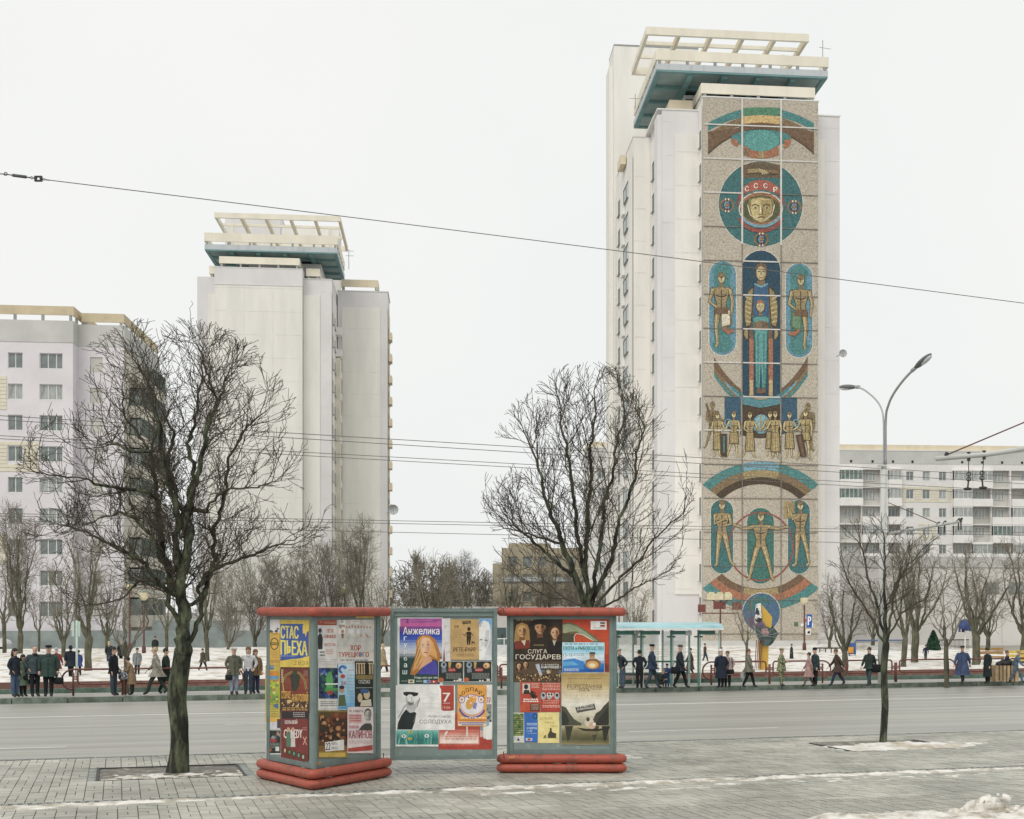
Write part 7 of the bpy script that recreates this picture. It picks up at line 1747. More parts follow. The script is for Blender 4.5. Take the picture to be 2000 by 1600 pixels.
bd(966, 989, 1226, 1247, mat('billboard_dark', (.06, .09, .09), rough=.5), 'board', r, g.y); bd(966, 989, 1247.1, 1249, WHITE, 'trim', r, g.y); MB().tube([g, g+Vector((0, 0, 1.6))], .07, 6).build('post', IRON, r)
# ---------------------------------------------------------------- people
SKIN = mat('skin', (.52, .33, .25), rough=.6, var=.06); HAIRD = mat('dark_hair', (.025, .02, .016), rough=.7); HAIRB = mat('blond_hair', (.40, .32, .19), rough=.7, var=.2, scale=20); HAIRG = mat('grey_hair', (.3, .29, .27), rough=.7)
SHOE = mat('shoe_black', (.02, .02, .02), rough=.5); FEAT = mat('face_lines', (.10, .04, .035), rough=.6)
CL = {}
def cloth(h, k=.68):
    if h not in CL:
        c = lin(h, k); q_g = sum(c)/3; c = tuple(q_g+(x-q_g)*.72 for x in c); CL[h] = mat('cloth_'+str(len(CL)), c, rough=.9, var=.28, scale=7, bump=.9, bscale=9)
    return CL[h]
_hand = None
def hand_mesh():
    global _hand
    if _hand: return _hand
    b = MB(); b.ell((0, 0, -.045), (.042, .018, .055), 0, 8, 6)
    for i, L_ in enumerate((.062, .072, .068, .052)):
        x = -.030+i*.020; b.tube([(x, 0, -.08), (x*1.1, -.006, -.08-L_*.55), (x*1.12, -.022, -.08-L_)], [.0095, .009, .007], 5)
    b.tube([(-.036, 0, -.03), (-.058, -.014, -.062), (-.060, -.026, -.092)], [.012, .010, .008], 5)
    _hand = b.mesh('hand', SKIN, True); return _hand
def person(px, fy, hpx, yaw, lab, coat, legs, pose='stand', hem=None, hat=None, hair=None, hairlen=0, z=KZ, group=None, bulk=1.0, head=None, scarf=None, shoe=None, skinny=False, lean=0.0, hood=False):
    """yaw: 0 faces the camera, 90 faces left, -90 right, 180 away"""
    g = gp(px, fy, z); H = hpx*g.y/FP
    r = empty('person', tuple(g), lab, 'person', group); r.rotation_euler = (0, 0, -R(yaw))
    k = H/1.77; W = bulk*1.13
    sw, st_ = 0, 0
    hipz, knz = .93, .50
    if pose == 'walk': sw = .25
    if pose == 'stride': sw = .35
    if pose == 'crouch': hipz, knz = .42, .48
    if pose == 'sit': hipz, knz = .50, .48
    V = []; E = []; Rr = []; T = []
    def v(p, rad, tag_, par=None):
        V.append(Vector(p)*k); Rr.append((rad[0]*k, rad[1]*k) if isinstance(rad, tuple) else (rad*k, rad*k)); T.append(tag_)
        if par is not None: E.append((par, len(V)-1))
        return len(V)-1
    # front is -Y; x to the figure's left
    f_ = lean
    pel = v((0, 0, hipz), (.15*W, .115*W), 'c'); ab = v((0, -.0-f_*.12, hipz+.17), (.14*W, .105*W), 'c', pel); ch = v((0, -f_*.3, hipz+.38), (.165*W, .115*W), 'c', ab)
    nb = v((0, -f_*.4, hipz+.53), (.075, .07), 'c', ch); nk = v((0, -f_*.48, hipz+.585), (.055, .055), 'h', nb)
    hd0 = v((0, -.018-f_*.55, hipz+.66), (.088, .095), 'h', nk); hd1 = v((0, -.012-f_*.6, hipz+.745), (.092, .104), 'h', hd0); hd2 = v((0, -.005-f_*.6, hipz+.80), (.055, .065), 'h', hd1)
    wr = []
    armsets = {'stand': ((.25, .03), (.25, .03)), 'walk': ((.25, .22), (.25, -.22)), 'stride': ((.26, .3), (.26, -.3)), 'pockets': None, 'crossed': None, 'phone': None, 'hold': None, 'crouch': None, 'sit': None}
    for sx in (-1, 1):
        sh_ = v((sx*.175*W, -f_*.34, hipz+.47), .080*W, 'c', ch)
        if pose in ('walk', 'stride'):
            q = sx*(.16 if pose == 'walk' else .24); el = v((sx*.22*W, q*.6-f_*.2, hipz+.20), .062*W, 'c', sh_); wp = (sx*.22*W, q*1.3-.06-f_*.2, hipz-.02)
        elif pose in ('hold', 'phone', 'crouch', 'sit'):
            el = v((sx*.23*W, -.02-f_*.3, hipz+.22), .055*W, 'c', sh_); wp = (sx*.11, -.26-f_*.3, hipz+(.22 if pose != 'phone' or sx < 0 else .42))
        elif pose == 'pockets':
            el = v((sx*.27*W, .06, hipz+.22), .056*W, 'c', sh_); wp = (sx*.19*W, -.06, hipz+.05)
        else:
            el = v((sx*.225*W, .02-f_*.2, hipz+.20), .062*W, 'c', sh_); wp = (sx*.225*W, -.05-f_*.25, hipz-.03)
        w0 = v(wp, .048, 'c', el); wr.append((V[w0].copy(), V[el].copy(), sx))
    for sx in (-1, 1):
        hp = v((sx*.085, 0, hipz-.06), (.100*W, .108*W), 'l', pel)
        if pose in ('crouch', 'sit'):
            kn = v((sx*.13, -.36, knz+.0), .062, 'l', hp); an = v((sx*.12, -.26 if pose == 'crouch' else -.36, .10), .042, 'l', kn); toe = v((sx*.13, -.42 if pose == 'crouch' else -.52, .04), .035, 's', an)
        else:
            q = -sx*sw; kn = v((sx*.095, q*.55-(.10 if q > 0 else .02)*(sw > 0), knz+(.02 if sw else 0)), .084, 'l', hp)
            az = .09+(.07 if q > .3 else 0); an = v((sx*.09, q*1.0, az), .064, 'l', kn); toe = v((sx*.105, q*1.0-.15, .035+(.0 if q <= .3 else .03)), .046, 's', an)
    me = bpy.data.meshes.new('body_cage'); me.from_pydata([tuple(p) for p in V], E, [])
    ob = bpy.data.objects.new('body_cage', me); C.objects.link(ob)
    sk = ob.modifiers.new('s', 'SKIN'); sk.use_smooth_shade = True; sk.branch_smoothing = .3
    if not me.skin_vertices: bpy.context.view_layer.objects.active = ob
    lay_ = me.skin_vertices[0].data if me.skin_vertices else None
    if lay_ is None:
        raise RuntimeError('no skin layer')
    for i, sv in enumerate(lay_): sv.radius = Rr[i]; sv.use_root = (i == 0)
    sb_ = ob.modifiers.new('u', 'SUBSURF'); sb_.levels = 1; sb_.render_levels = 1
    dg = bpy.context.evaluated_depsgraph_get(); bm = bpy.data.meshes.new_from_object(ob.evaluated_get(dg)); bpy.data.objects.remove(ob); bpy.data.meshes.remove(me)
    bm.name = 'body'; bm.materials.clear()
    mats_ = [cloth(coat), cloth(legs), SKIN, shoe or SHOE]
    for m in mats_: bm.materials.append(m)
    mp_ = {'c': 0, 'l': 1, 'h': 2, 's': 3}
    segs = [(V[a], V[b_], T[b_]) for a, b_ in E]
    mi = []
    for p in bm.polygons:
        c = p.center; best = 1e9; bt = 'c'
        for a, b_, t_ in segs:
            d = b_-a; u_ = max(0, min(1, (c-a).dot(d)/max(d.length_squared, 1e-9))); q = (c-a-d*u_).length
            if q < best: best = q; bt = t_
        mi.append(mp_[bt])
    bm.polygons.foreach_set('material_index', mi); bm.polygons.foreach_set('use_smooth', [True]*len(bm.polygons))
    linkobj('body', bm, r)
    def P_(x, y, z_): return (x*k, y*k, z_*k)
    def part(name, fn, m, smooth=True):
        b = MB(); fn(b); return linkobj(name, b.mesh(name, m, smooth), r)
    hz = hipz+.735; hy = -.012-f_*.6
    def fc(b):
        for sx in (-1, 1): b.ell(P_(sx*.03, hy-.098, hz+.012), (.012*k, .006*k, .007*k), 0, 6, 4)
        b.tube([P_(-.022, hy-.098, hz-.058), P_(.022, hy-.098, hz-.058)], .006*k, 4)
    part('facial_features', fc, FEAT); part('nose', lambda b: b.tube([P_(0, hy-.10, hz+.015), P_(0, hy-.122, hz-.022)], [.008*k, .015*k], 5), SKIN)
    part('ears', lambda b: (b.ell(P_(-.092, hy, hz-.005), (.012*k, .02*k, .03*k), 0, 6, 5), b.ell(P_(.092, hy, hz-.005), (.012*k, .02*k, .03*k), 0, 6, 5)), SKIN)
    # short or long hair as a shell over crown and back of the head
    if hair and not hood:
        def hr(b):
            b.ell(P_(0, hy+.022, hz+.03), (.104*k, .110*k, .106*k), 0, 12, 8)
            if hairlen: b.tube([P_(0, hy+.05, hz+.03), P_(0, hy+.075, hz-.12), P_(0, hy+.085, hz-.14-hairlen)], [.088*k, .095*k, .06*k], 8)
        part('hair', hr, hair)
    if hood:
        part('hood', lambda b: (b.ell(P_(0, hy+.03, hz+.0), (.115*k, .115*k, .135*k), 0, 12, 8)), cloth(coat))
    if hat:
        kind, hc = hat; hm = cloth(hc)
        if kind == 'beanie': part('hat', lambda b: b.tube([P_(0, hy, hz+.028), P_(0, hy, hz+.07), P_(0, hy+.01, hz+.12), P_(0, hy+.01, hz+.145)], [.108*k, .114*k, .085*k, .02*k], 12), hm)
        elif kind == 'cap':
            part('hat', lambda b: (b.tube([P_(0, hy, hz+.04), P_(0, hy, hz+.10), P_(0, hy, hz+.125)], [.108*k, .116*k, .07*k], 12), b.ell(P_(0, hy-.10, hz+.045), (.075*k, .065*k, .010*k), 0, 10, 4)), hm)
        elif kind == 'fur': part('hat', lambda b: b.tube([P_(0, hy, hz+.015), P_(0, hy, hz+.05), P_(0, hy, hz+.13), P_(0, hy, hz+.15)], [.105*k, .118*k, .112*k, .05*k], 12), hm)
    part('collar', lambda b: b.tube([P_(0, -f_*.43, hipz+.50), P_(0, -.005-f_*.47, hipz+.575)], [.095*k*W, .075*k], 12, cap=False), cloth(scarf or coat))
    if hem is not None and pose not in ('crouch', 'sit'):
        # coat: a shell from the chest to the hem, open folds at the bottom
        def ct(b):
            n = 18; zz = [hipz+.46, hipz+.36, hipz+.18, hipz+.02, (hipz+hem)/2, hem]; rx = [.15, .195, .185, .20, .215+.25*sw*.4, .23+.12*sw]; ry = [.09, .135, .13, .145, .165+.3*sw*.5, .18+.35*sw]
            for j, z_ in enumerate(zz):
                for i in range(n):
                    a = 6.283*i/n; fo = 1+(.05*math.sin(5*a+px)*(j/5)); b.V.append(P_(rx[j]*W*math.cos(a)*fo, ry[j]*W*math.sin(a)*fo-f_*max(0, z_-hipz)*.8, z_))
            for j in range(5):
                for i in range(n): i2 = (i+1) % n; b.F.append((j*n+i, (j+1)*n+i, (j+1)*n+i2, j*n+i2)); b.M.append(0)
        part('coat', ct, cloth(coat))
        part('coat_seam', lambda b: b.tube([P_(0, -.135*W-f_*.3, hipz+.38), P_(0, -.152*W-f_*.1, hipz+.1), P_(0, -(.185+.3*sw)*W, hem+.02)], .007*k, 4), cloth('#2a2a2a'))
    if not hood:
        pass
    for w_, e_, sx in wr:
        d = (w_-e_).normalized(); o = linkobj('hand', hand_mesh(), r, tuple(w_+d*.01*k)); o.scale = (k, k, k)
        o.rotation_mode = 'QUATERNION'; o.rotation_quaternion = (-d).to_track_quat('Z', 'Y')
    return r, g, k, lambda x, y, z_: g+Matrix.Rotation(-R(yaw), 3, 'Z') @ (Vector((x, y, z_))*k)
def bag(p, w_, h, d, c, lab, name='handbag', strap=None, yaw=0, dots=None):
    r = empty(name, tuple(p), lab, 'bag'); b = MB(); n = 10
    T_ = Matrix.Rotation(-R(yaw), 3, 'Z')
    b.ell((0, 0, 0), (w_/2, d/2, h/2), 0, 12, 8); b.V = [tuple(p+T_ @ Vector((max(-w_*.42, min(w_*.42, v_[0]*1.15)), v_[1], max(-h*.42, min(h*.42, v_[2]*1.15))))) for v_ in b.V]
    b.build('bag_body', cloth(c), r, True)
    q = strap or .18
    MB().tube([p+T_ @ Vector((-w_*.3, 0, h*.38)), p+T_ @ Vector((-w_*.12, 0, h*.4+q)), p+T_ @ Vector((w_*.12, 0, h*.4+q)), p+T_ @ Vector((w_*.3, 0, h*.38))], .012, 5).build('handle', cloth('#1c1c1c') if not dots else cloth('#c8ccd0'), r)
    if dots:
        b = MB(); rr_ = random.Random(1)
        for _ in range(26): x, z_ = rr_.uniform(-w_*.36, w_*.36), rr_.uniform(-h*.36, h*.36); b.ell((0, 0, 0), (.022, .012, .022), 0, 6, 4); m_ = len(b.V)//1; cnt = 6*3+2; b.V[-cnt:] = [tuple(p+T_ @ Vector((v_[0]+x, v_[1]-d*.5*math.sqrt(max(0, 1-(x/w_*1.7)**2-(z_/h*1.7)**2))*1.02, v_[2]+z_))) for v_ in b.V[-cnt:]]
        b.build('dot_pattern', cloth('#1d2530'), r, True, kind='stuff')
    return r
J = '#3f5266'
r_, g_, k_, M_ = person(29, 1362, 95, -70, 'woman with long dark hair in a navy jacket and blue jeans, leftmost at the kerb', '#26323f', '#4a6a90', 'pockets', hem=.82, hair=HAIRD, hairlen=.12, bulk=.92)
bag(M_(.3, -.15, .70), .34, .2, .14, '#1a1e22', 'small black handbag at the hip of the leftmost woman', yaw=0)
r_, g_, k_, M_ = person(45, 1361, 82, -60, 'short woman in a long light green coat behind the navy jacket', '#6f8f76', '#2a1e24', 'stand', hem=.48, hair=HAIRD, hairlen=.04)
bag(M_(.36, -.1, .62), .3, .22, .12, '#23282c', 'dark handbag hanging beside the light green coat')
person(68, 1361, 100, -40, 'bald man in a grey-green jacket and dark navy trousers', '#40545a', '#1f2430', 'pockets', hem=.80, bulk=1.1, scarf='#20242c')
r_, g_, k_, M_ = person(95, 1361, 100, -15, 'stout man in a dark green half-length coat and flat dark cap', '#35524a', '#1c222b', 'stand', hem=.70, hat=('cap', '#232a2c'), bulk=1.18)
bag(M_(.34, -.1, .55), .4, .3, .14, '#171b20', 'black bag held by the man in the green coat')
person(110, 1328, 62, 180, 'person in a red coat and pale blue hat seen from behind the green coat', '#a2352f', '#262830', 'walk', hem=.6, hat=('beanie', '#b8cbd8'), z=.05)
person(138, 1324, 63, 170, 'figure in a hooded navy coat walking away near the bus stop sign', '#1e2a3a', '#181c24', 'walk', hem=.62, hood=True, z=.05, bulk=1.1)
person(153, 1322, 52, 150, 'small figure in a bright blue jacket beside the hooded navy coat', '#34489c', '#20263a', 'walk', hem=.7, hair=HAIRD, z=.05)
r_, g_, k_, M_ = person(222, 1359, 95, -80, 'young man in a black jacket with a pale diagonal bag strap', '#161b28', '#3c4a5c', 'stand', hem=.80, hair=HAIRD, bulk=.95)
MB().tube([M_(.17, .10, 1.38), M_(.25, -.02, 1.1), M_(.29, -.12, .86)], .018, 5).build('bag_strap', cloth('#b9bcc4')).parent = None
bpy.data.objects['bag_strap']['label'] = 'pale diagonal shoulder strap across the black jacket'; bpy.data.objects['bag_strap']['category'] = 'strap'
bag(M_(.30, -.22, .72), .44, .36, .12, '#b9c0c8', 'pale bag with dark dots held by the man in the black jacket', 'shopping_bag', dots=True)
person(213, 1300, 47, 160, 'woman with long blond hair walking away, left one of the blond pair', '#2c3a3e', '#3f5f86', 'walk', hem=.8, hair=HAIRB, hairlen=.16, z=.05)
person(236, 1296, 43, 175, 'woman with short blond hair in a dark fur-trimmed coat walking away', '#26302f', '#23292c', 'walk', hem=.62, hair=HAIRB, hairlen=.05, z=.05)
person(258, 1358, 74, 90, 'person in a tan coat half hidden by the thin leaning tree', '#a08258', '#3a3230', 'hold', hem=.52, hair=HAIRD, lean=.35)
person(268, 1320, 54, 0, 'distant walker in a pale grey jacket behind the thin leaning tree', '#8b9190', '#2c3238', 'stand', hem=.7, hair=HAIRD, z=.05)
r_, g_, k_, M_ = person(307, 1357, 92, 85, 'person striding left in a beige coat with dark green trousers', '#a39d8c', '#33463c', 'stride', hem=.68, hair=HAIRB, lean=.15)
person(324, 1355, 88, -85, 'person in a dark green coat beside the big tree trunk, walking right', '#26362f', '#232b28', 'walk', hem=.5, hair=HAIRD)
person(303, 1283, 40, 0, 'far dark figure behind the beige coat walker', '#2c3a38', '#20282a', 'stand', hem=.7, hair=HAIRD, z=.05)
person(396, 1312, 45, -60, 'distant walker in a brown-grey jacket crossing the snow right of the big tree', '#5c5246', '#30302e', 'stride', hem=.72, hair=HAIRD, z=.08)
r_, g_, k_, M_ = person(457, 1357, 92, -25, 'woman in an olive jacket, white cap and pale jeans beside the left poster column', '#6c6d58', '#8fa0b8', 'pockets', hem=.74, hat=('cap', '#dcdcd6'), bulk=.98)
bag(M_(-.22, -.12, .66), .3, .24, .12, '#1c2122', 'black handbag of the woman in the olive jacket')
person(485, 1356, 92, -10, 'person in a white sports jacket with dark stripes and blue jeans', '#dddde0', '#33465c', 'pockets', hair=mat('brown_hair', (.12, .07, .04), rough=.7), hairlen=.03, bulk=1.0)
person(499, 1355, 86, -40, 'person in an ochre jacket partly hidden behind the white sports jacket', '#94703c', '#2b3a66', 'stand', hem=.74, hair=mat('brown_hair', (.12, .07, .04)), hairlen=.05)
person(748, 1318, 60, -80, 'figure in a fawn coat glimpsed between left column and middle panel', '#b8a070', '#3c3830', 'walk', hem=.5, hair=HAIRB, z=.05)
person(979, 1272, 28, 0, 'tiny dark figure by the billboard in the slit', '#22282c', '#1c2024', 'stand', hem=.7, hair=HAIRD, z=.05)
person(1216, 1345, 77, 60, 'person in a pale cap and dark jacket at the left end of the shelter', '#2c3a44', '#4b6278', 'pockets', hat=('cap', '#a9a59a'), lean=.3)
person(1249, 1345, 75, 180, 'man in a navy jacket standing with his back turned under the shelter roof', '#1f2636', '#1d2026', 'pockets', hair=HAIRD)
person(1273, 1345, 86, -80, 'tall man in a blue jacket and dark cap walking past the shelter bench', '#283e5c', '#3a5464', 'walk', hat=('cap', '#23292e'), hem=.78)
person(1291, 1345, 52, -50, 'crouching person in a dark green coat beside the child', '#2b3c30', '#26302c', 'crouch', hat=('cap', '#a5a04c'), bulk=1.1, lean=.3)
person(1303, 1343, 46, 20, 'small child in a bright blue snowsuit under the shelter', '#2c4488', '#2c4488', 'hold', hat=('beanie', '#1f2c58'), bulk=1.25)
r_, g_, k_, M_ = person(1328, 1344, 84, -70, 'man in a dark teal coat and banded cap striding under the shelter', '#24323e', '#1a1e26', 'walk', hat=('cap', '#6a6a62'), hem=.70)
bag(M_(-.32, .1, .74), .42, .34, .14, '#151a22', 'black bag swinging beside the banded cap')
person(1348, 1320, 54, 80, 'dim brown-grey figure behind the shelter posts', '#4a463c', '#33322c', 'walk', hem=.4, hair=HAIRD)
person(1377, 1295, 38, -60, 'person in a brown jacket and teal trousers far behind the shelter', '#5c4a34', '#2e5260', 'walk', hair=HAIRD, z=.05)
person(1408, 1344, 75, 150, 'woman in a white knitted hat and ankle-long navy coat', '#1f2c44', '#181c22', 'pockets', hem=.45, hat=('beanie', '#e4e4e2'), bulk=1.12)
r_, g_, k_, M_ = person(1421, 1343, 71, 15, 'woman in a pale pink coat with a black shoulder bag', '#cdb4ae', '#221c24', 'pockets', hem=.62, hair=mat('brown_hair', (.12, .07, .04)), bulk=1.08)
bag(M_(.18, -.2, .78), .36, .22, .12, '#181c1e', 'black shoulder bag on the pale pink coat', strap=.5)
r_, g_, k_, M_ = person(1462, 1343, 75, -75, 'person in a khaki grey half-length coat and black trousers', '#85826c', '#191c22', 'walk', hem=.72, hair=mat('brown_hair', (.12, .07, .04)))
tag(MB().ell(tuple(M_(.3, .25, .5)), (.17, .1, .25), 0).build('shopping_bag', cloth('#c4c8c8'), None, True), 'pale plastic bag carried by the khaki grey coat', 'bag')
CAMO = mat('camouflage_cloth', (.065, .085, .04), rough=.9, col2=(.30, .30, .18), scale=16, thr=(.47, .55), detail=2); CL['#camo'] = CAMO
person(1526, 1341, 74, -70, 'soldier in green camouflage uniform and cap facing right', '#camo', '#camo', 'hold', hem=.72, hat=('cap', '#camo'), bulk=1.08)
person(1546, 1291, 33, 90, 'distant figure in a long dark teal coat before the mosaic wall', '#28383a', '#1f2828', 'stand', hem=.25, hair=HAIRD, z=.05)
r_, g_, k_, M_ = person(1592, 1341, 75, 70, 'man in a dark teal jacket and black beanie right of the soldier', '#2b4548', '#191d22', 'stand', hem=.76, hat=('beanie', '#1a1c1e'), bulk=1.1)
person(1580, 1341, 66, 90, 'pink-clad figure partly hidden by the teal jacket', '#c9988e', '#8c6a66', 'walk', hem=.5, hair=HAIRD)
person(1637, 1340, 72, 85, 'stooped person in a brown coat walking left behind the thin kerb tree', '#5a4438', '#2f405c', 'stride', hem=.66, hair=mat('brown_hair', (.12, .07, .04)), lean=.2)
r_, g_, k_, M_ = person(1698, 1340, 75, 40, 'man in a dark green jacket striding with a black shoulder bag', '#2f4039', '#33525c', 'walk', hem=.80, hair=HAIRD)
bag(M_(.34, .05, .82), .44, .4, .16, '#15181c', 'black shoulder bag beside the left of the lamp pole', strap=.4)
person(1808, 1292, 32, 20, 'distant walker in a dark blue jacket beside the conical evergreen', '#20284a', '#425058', 'walk', hair=HAIRD, z=.05)
person(1880, 1336, 74, 30, 'person in a long blue coat and flat cap striding at the right', '#3c5684', '#1c2228', 'stride', hem=.42, hat=('cap', '#3a4048'), bulk=1.12)
person(1929, 1336, 70, 70, 'woman in a long dark green coat and round green hood', '#1f3434', '#1c2226', 'stand', hem=.36, hat=('fur', '#3c5240'), bulk=1.0)
person(1967, 1334, 63, -60, 'person in a navy coat beside the litter bin', '#222b46', '#1f2438', 'stand', hem=.5, hair=mat('brown_hair', (.12, .07, .04)))
person(1984, 1335, 66, -75, 'blond person in a light blue and black jacket striding at the right edge', '#5d7c98', '#54728c', 'stride', hair=HAIRB, lean=.25)
person(2000, 1300, 38, 180, 'dark-hooded person sitting on the bench at the right edge', '#23383a', '#222a2c', 'sit', hood=True, z=.05)
# ---------------------------------------------------------------- trees of the square and beyond
def vase(H, fork, n, spread, rng, wob=.3):
    base = [(0, 0, 0), (rng.normal(0, .04), 0, fork*.5), (rng.normal(0, .06), rng.normal(0, .05), fork)]
    out = [base]
    for i in range(n):
        a = 6.283*(i+rng.random()*.6)/n; sp = spread*rng.uniform(.35, 1.0); top = fork+(H-fork)*rng.uniform(.75, .95)*(1-.3*sp/spread)
        pts = [base[2]]
        for q in (.3, .6, 1.0):
            rr_ = sp*q**.8*.62; pts.append((math.cos(a)*rr_+rng.normal(0, wob*.4), math.sin(a)*rr_+rng.normal(0, wob*.4), fork+(top-fork)*q**1.05))
        out.append(pts)
    return out
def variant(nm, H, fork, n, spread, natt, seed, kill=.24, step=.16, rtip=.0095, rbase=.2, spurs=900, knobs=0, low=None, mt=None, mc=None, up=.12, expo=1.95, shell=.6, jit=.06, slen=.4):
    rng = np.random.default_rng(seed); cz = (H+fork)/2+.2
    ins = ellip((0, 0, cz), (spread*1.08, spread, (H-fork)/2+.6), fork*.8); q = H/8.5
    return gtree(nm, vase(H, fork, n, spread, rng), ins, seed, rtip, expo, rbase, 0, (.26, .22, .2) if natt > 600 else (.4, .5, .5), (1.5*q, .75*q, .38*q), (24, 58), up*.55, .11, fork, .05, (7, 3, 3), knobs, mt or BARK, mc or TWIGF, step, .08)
VA = variant('tree_vase', 8.5, 2.0, 7, 3.0, 1500, 21)
VB = variant('tree_tall', 12, 1.8, 7, 2.9, 1900, 22, rbase=.24)
VC = variant('tree_bushy', 7.0, 1.2, 8, 2.6, 1600, 23, rbase=.17)
VD = variant('tree_knobby', 6.5, 1.7, 8, 3.4, 900, 24, rbase=.2, knobs=160, spurs=300, rtip=.012, up=0)
VE = variant('tree_young', 6.0, 2.0, 6, 1.6, 520, 25, rbase=.09, spurs=300, rtip=.008)
VF = variant('tree_thicket', 9.0, .8, 11, 3.2, 2200, 26, rbase=.16, up=.25, rtip=.011)
VG = variant('tree_spread', 8.0, 1.9, 7, 3.9, 1800, 27, rbase=.24, up=.05)
Hs = {id(VA): 8.9, id(VB): 12.3, id(VC): 7.4, id(VD): 7.0, id(VE): 6.3, id(VF): 9.4, id(VG): 8.5}
def bt(mm, px, base, top, lab, z=0, group=None, rz=None, wide=1.0):
    g = gp(px, base, z); h = CH-z+(CY-top)*g.y/FP; s_ = h/Hs[id(mm)]
    tree('bare_tree', mm, (g.x, g.y, z-.1), lab, s_, rz if rz is not None else hsh(px, base)*6.28, group, wide)
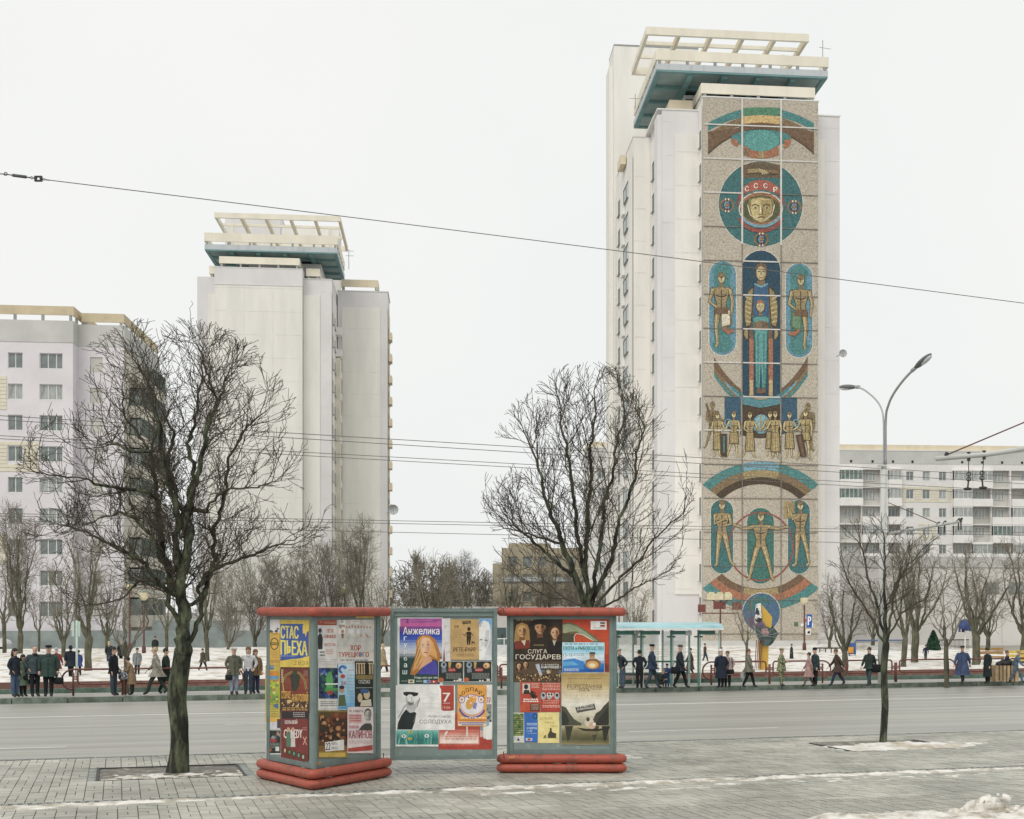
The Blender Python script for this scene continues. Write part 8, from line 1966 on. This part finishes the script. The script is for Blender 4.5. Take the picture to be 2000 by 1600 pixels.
TL = [(VB, 38, 1292, 940, 'tall bare tree with green-black trunk at the far left edge of the square', .55, .8), (VA, 172, 1314, 1000, 'double-trunked bare tree behind the bus stop sign', .3, 1.0),
 (VC, 124, 1296, 1060, 'slim bare tree between the tall left tree and the double-trunked one', .2, .8), (VE, 76, 1288, 1120, 'small spindly tree before the grey plinth wall near the left edge', .4, 1.0), (VE, 8, 1290, 1060, 'small bare tree cut by the left edge', .4, 1.2),
 (VE, 247, 1358, 1110, 'thin leaning kerb tree in front of the tan coat person', 0, 1.4), (VA, 405, 1300, 1050, 'bare tree with a straight green trunk right of the big street tree', .1, .8), (VF, 448, 1284, 1060, 'bare bushy tree beside the left edge of the left poster column', .1, .8),
 (VE, 325, 1286, 1110, 'small bare tree hidden behind the big trunk', .1, 1.3), (VC, 210, 1280, 1080, 'bare tree before the glazed balconies of the left block', .1, 1.0),
 (VF, 500, 1272, 1030, 'leftmost of the dense trees over the left poster column', 0, .9), (VF, 555, 1270, 1050, 'second of the dense trees over the left poster column', 0, .9), (VF, 608, 1272, 1010, 'dense tree directly above the near corner of the left poster column', 0, .8),
 (VF, 655, 1270, 1000, 'dense tree left of the tallest one below the left tower', 0, .8), (VB, 704, 1274, 972, 'tallest bare tree at the foot of the left tower', 0, .85), (VC, 745, 1276, 1090, 'shrubby bare tree at the right foot of the left tower', 0, 1.0), (VF, 580, 1262, 1080, 'further dense tree behind the left poster column', 0, 1.0),
 (VD, 845, 1290, 1035, 'knobbly pruned tree centred over the middle poster panel', 0, .78), (VC, 905, 1276, 1110, 'low bare tree right of the knobbly pruned one', 0, 1.2), (VC, 800, 1272, 1120, 'low bare tree left of the knobbly pruned one', 0, 1.1),
 (VB, 915, 1238, 1055, 'faint far birch-like tree left of the ochre building', 0, .8), (VB, 880, 1236, 1080, 'faint far tree behind the knobbly pruned one', 0, .8), (VB, 945, 1240, 1100, 'faint far tree touching the left edge of the ochre building', 0, .9), (VA, 1000, 1262, 1070, 'brownish tree in front of the ochre building', 0, 1.0), (VA, 1068, 1264, 1055, 'brownish tree at the right side of the ochre building', 0, 1.0),
 (VC, 1240, 1272, 1120, 'low bare tree left of the bus shelter roof', 0, 1.1), (VE, 1458, 1316, 1135, 'small bare tree left of the yellow pillar sculpture', 0, 1.1),
 (VG, 1650, 1330, 1085, 'leaning dark tree in front of the right wing of the mosaic tower', .05, .85), (VA, 1765, 1308, 1030, 'straight trunked tree just right of the lamp pole', 0, .9), (VG, 1786, 1300, 1010, 'thick double-trunked tree right of the lamp pole', .2, .9),
 (VE, 1849, 1338, 1090, 'thin straight kerb tree beside the blue-coated walker', 0, 1.4), (VG, 1905, 1304, 1030, 'large spreading tree behind the blue umbrella', .2, 1.0), (VA, 1998, 1300, 1020, 'bare tree cut by the right edge', .2, 1.0), (VC, 1930, 1276, 1090, 'low bare tree before the pale building far right', 0, 1.0), (VC, 1705, 1274, 1110, 'low bare tree behind the iron fence', 0, 1.0), (VC, 1620, 1278, 1130, 'low bare tree at the right corner of the mosaic wall', 0, .9)]
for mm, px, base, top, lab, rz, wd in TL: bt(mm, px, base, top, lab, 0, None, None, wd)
# far wood closing the view between the towers: one mass nobody could count
rng = np.random.default_rng(5)
src = [variant('wood_a', 7, .8, 7, 2.6, 420, 31, kill=.4, step=.3, rtip=.03, spurs=200, rbase=.15), variant('wood_b', 9, .8, 7, 2.2, 420, 32, kill=.4, step=.3, rtip=.03, spurs=200, rbase=.15)]
V = []; F = []
for i in range(110):
    px = rng.uniform(400, 1230); Y = rng.uniform(190, 330); m = src[i % 2][1]; s_ = rng.uniform(.8, 1.5); a = rng.uniform(0, 6.28)
    co = np.empty(len(m.vertices)*3); m.vertices.foreach_get('co', co); co = co.reshape(-1, 3)*s_
    x = co[:, 0]*math.cos(a)-co[:, 1]*math.sin(a)+(px-CX)*Y/FP; y = co[:, 0]*math.sin(a)+co[:, 1]*math.cos(a)+Y
    n0 = len(V); V += list(zip(x, y, co[:, 2])); F += [tuple(n0+k for k in p.vertices) for p in m.polygons]
linkobj('distant_wood', mkmesh('distant_wood', V, F, mat('far_twigs', (.16, .14, .11), rough=.9, var=.3, scale=.1)), kind='stuff', label='brown-grey bare wood on the skyline between the towers', cat='wood')
# low hedge
b = MB(); r_ = random.Random(4); g0, g1 = gp(425, 1262), gp(520, 1262)
for _ in range(1500):
    p = g0.lerp(g1, r_.random()); c = p+Vector((0, r_.uniform(-.5, .5), .1+.9*r_.random())); s_ = r_.uniform(.06, .13); v = Vector((r_.gauss(0, 1), r_.gauss(0, 1), r_.gauss(0, 1))).normalized(); w_ = v.orthogonal().normalized(); u_ = v.cross(w_)
    b.quad([c+w_*s_, c+u_*s_, c-w_*s_, c-u_*s_])
tag(b.build('hedge', LEAF), 'low dark green hedge behind the snow left of the left poster column', 'hedge')
# air: even thin haze
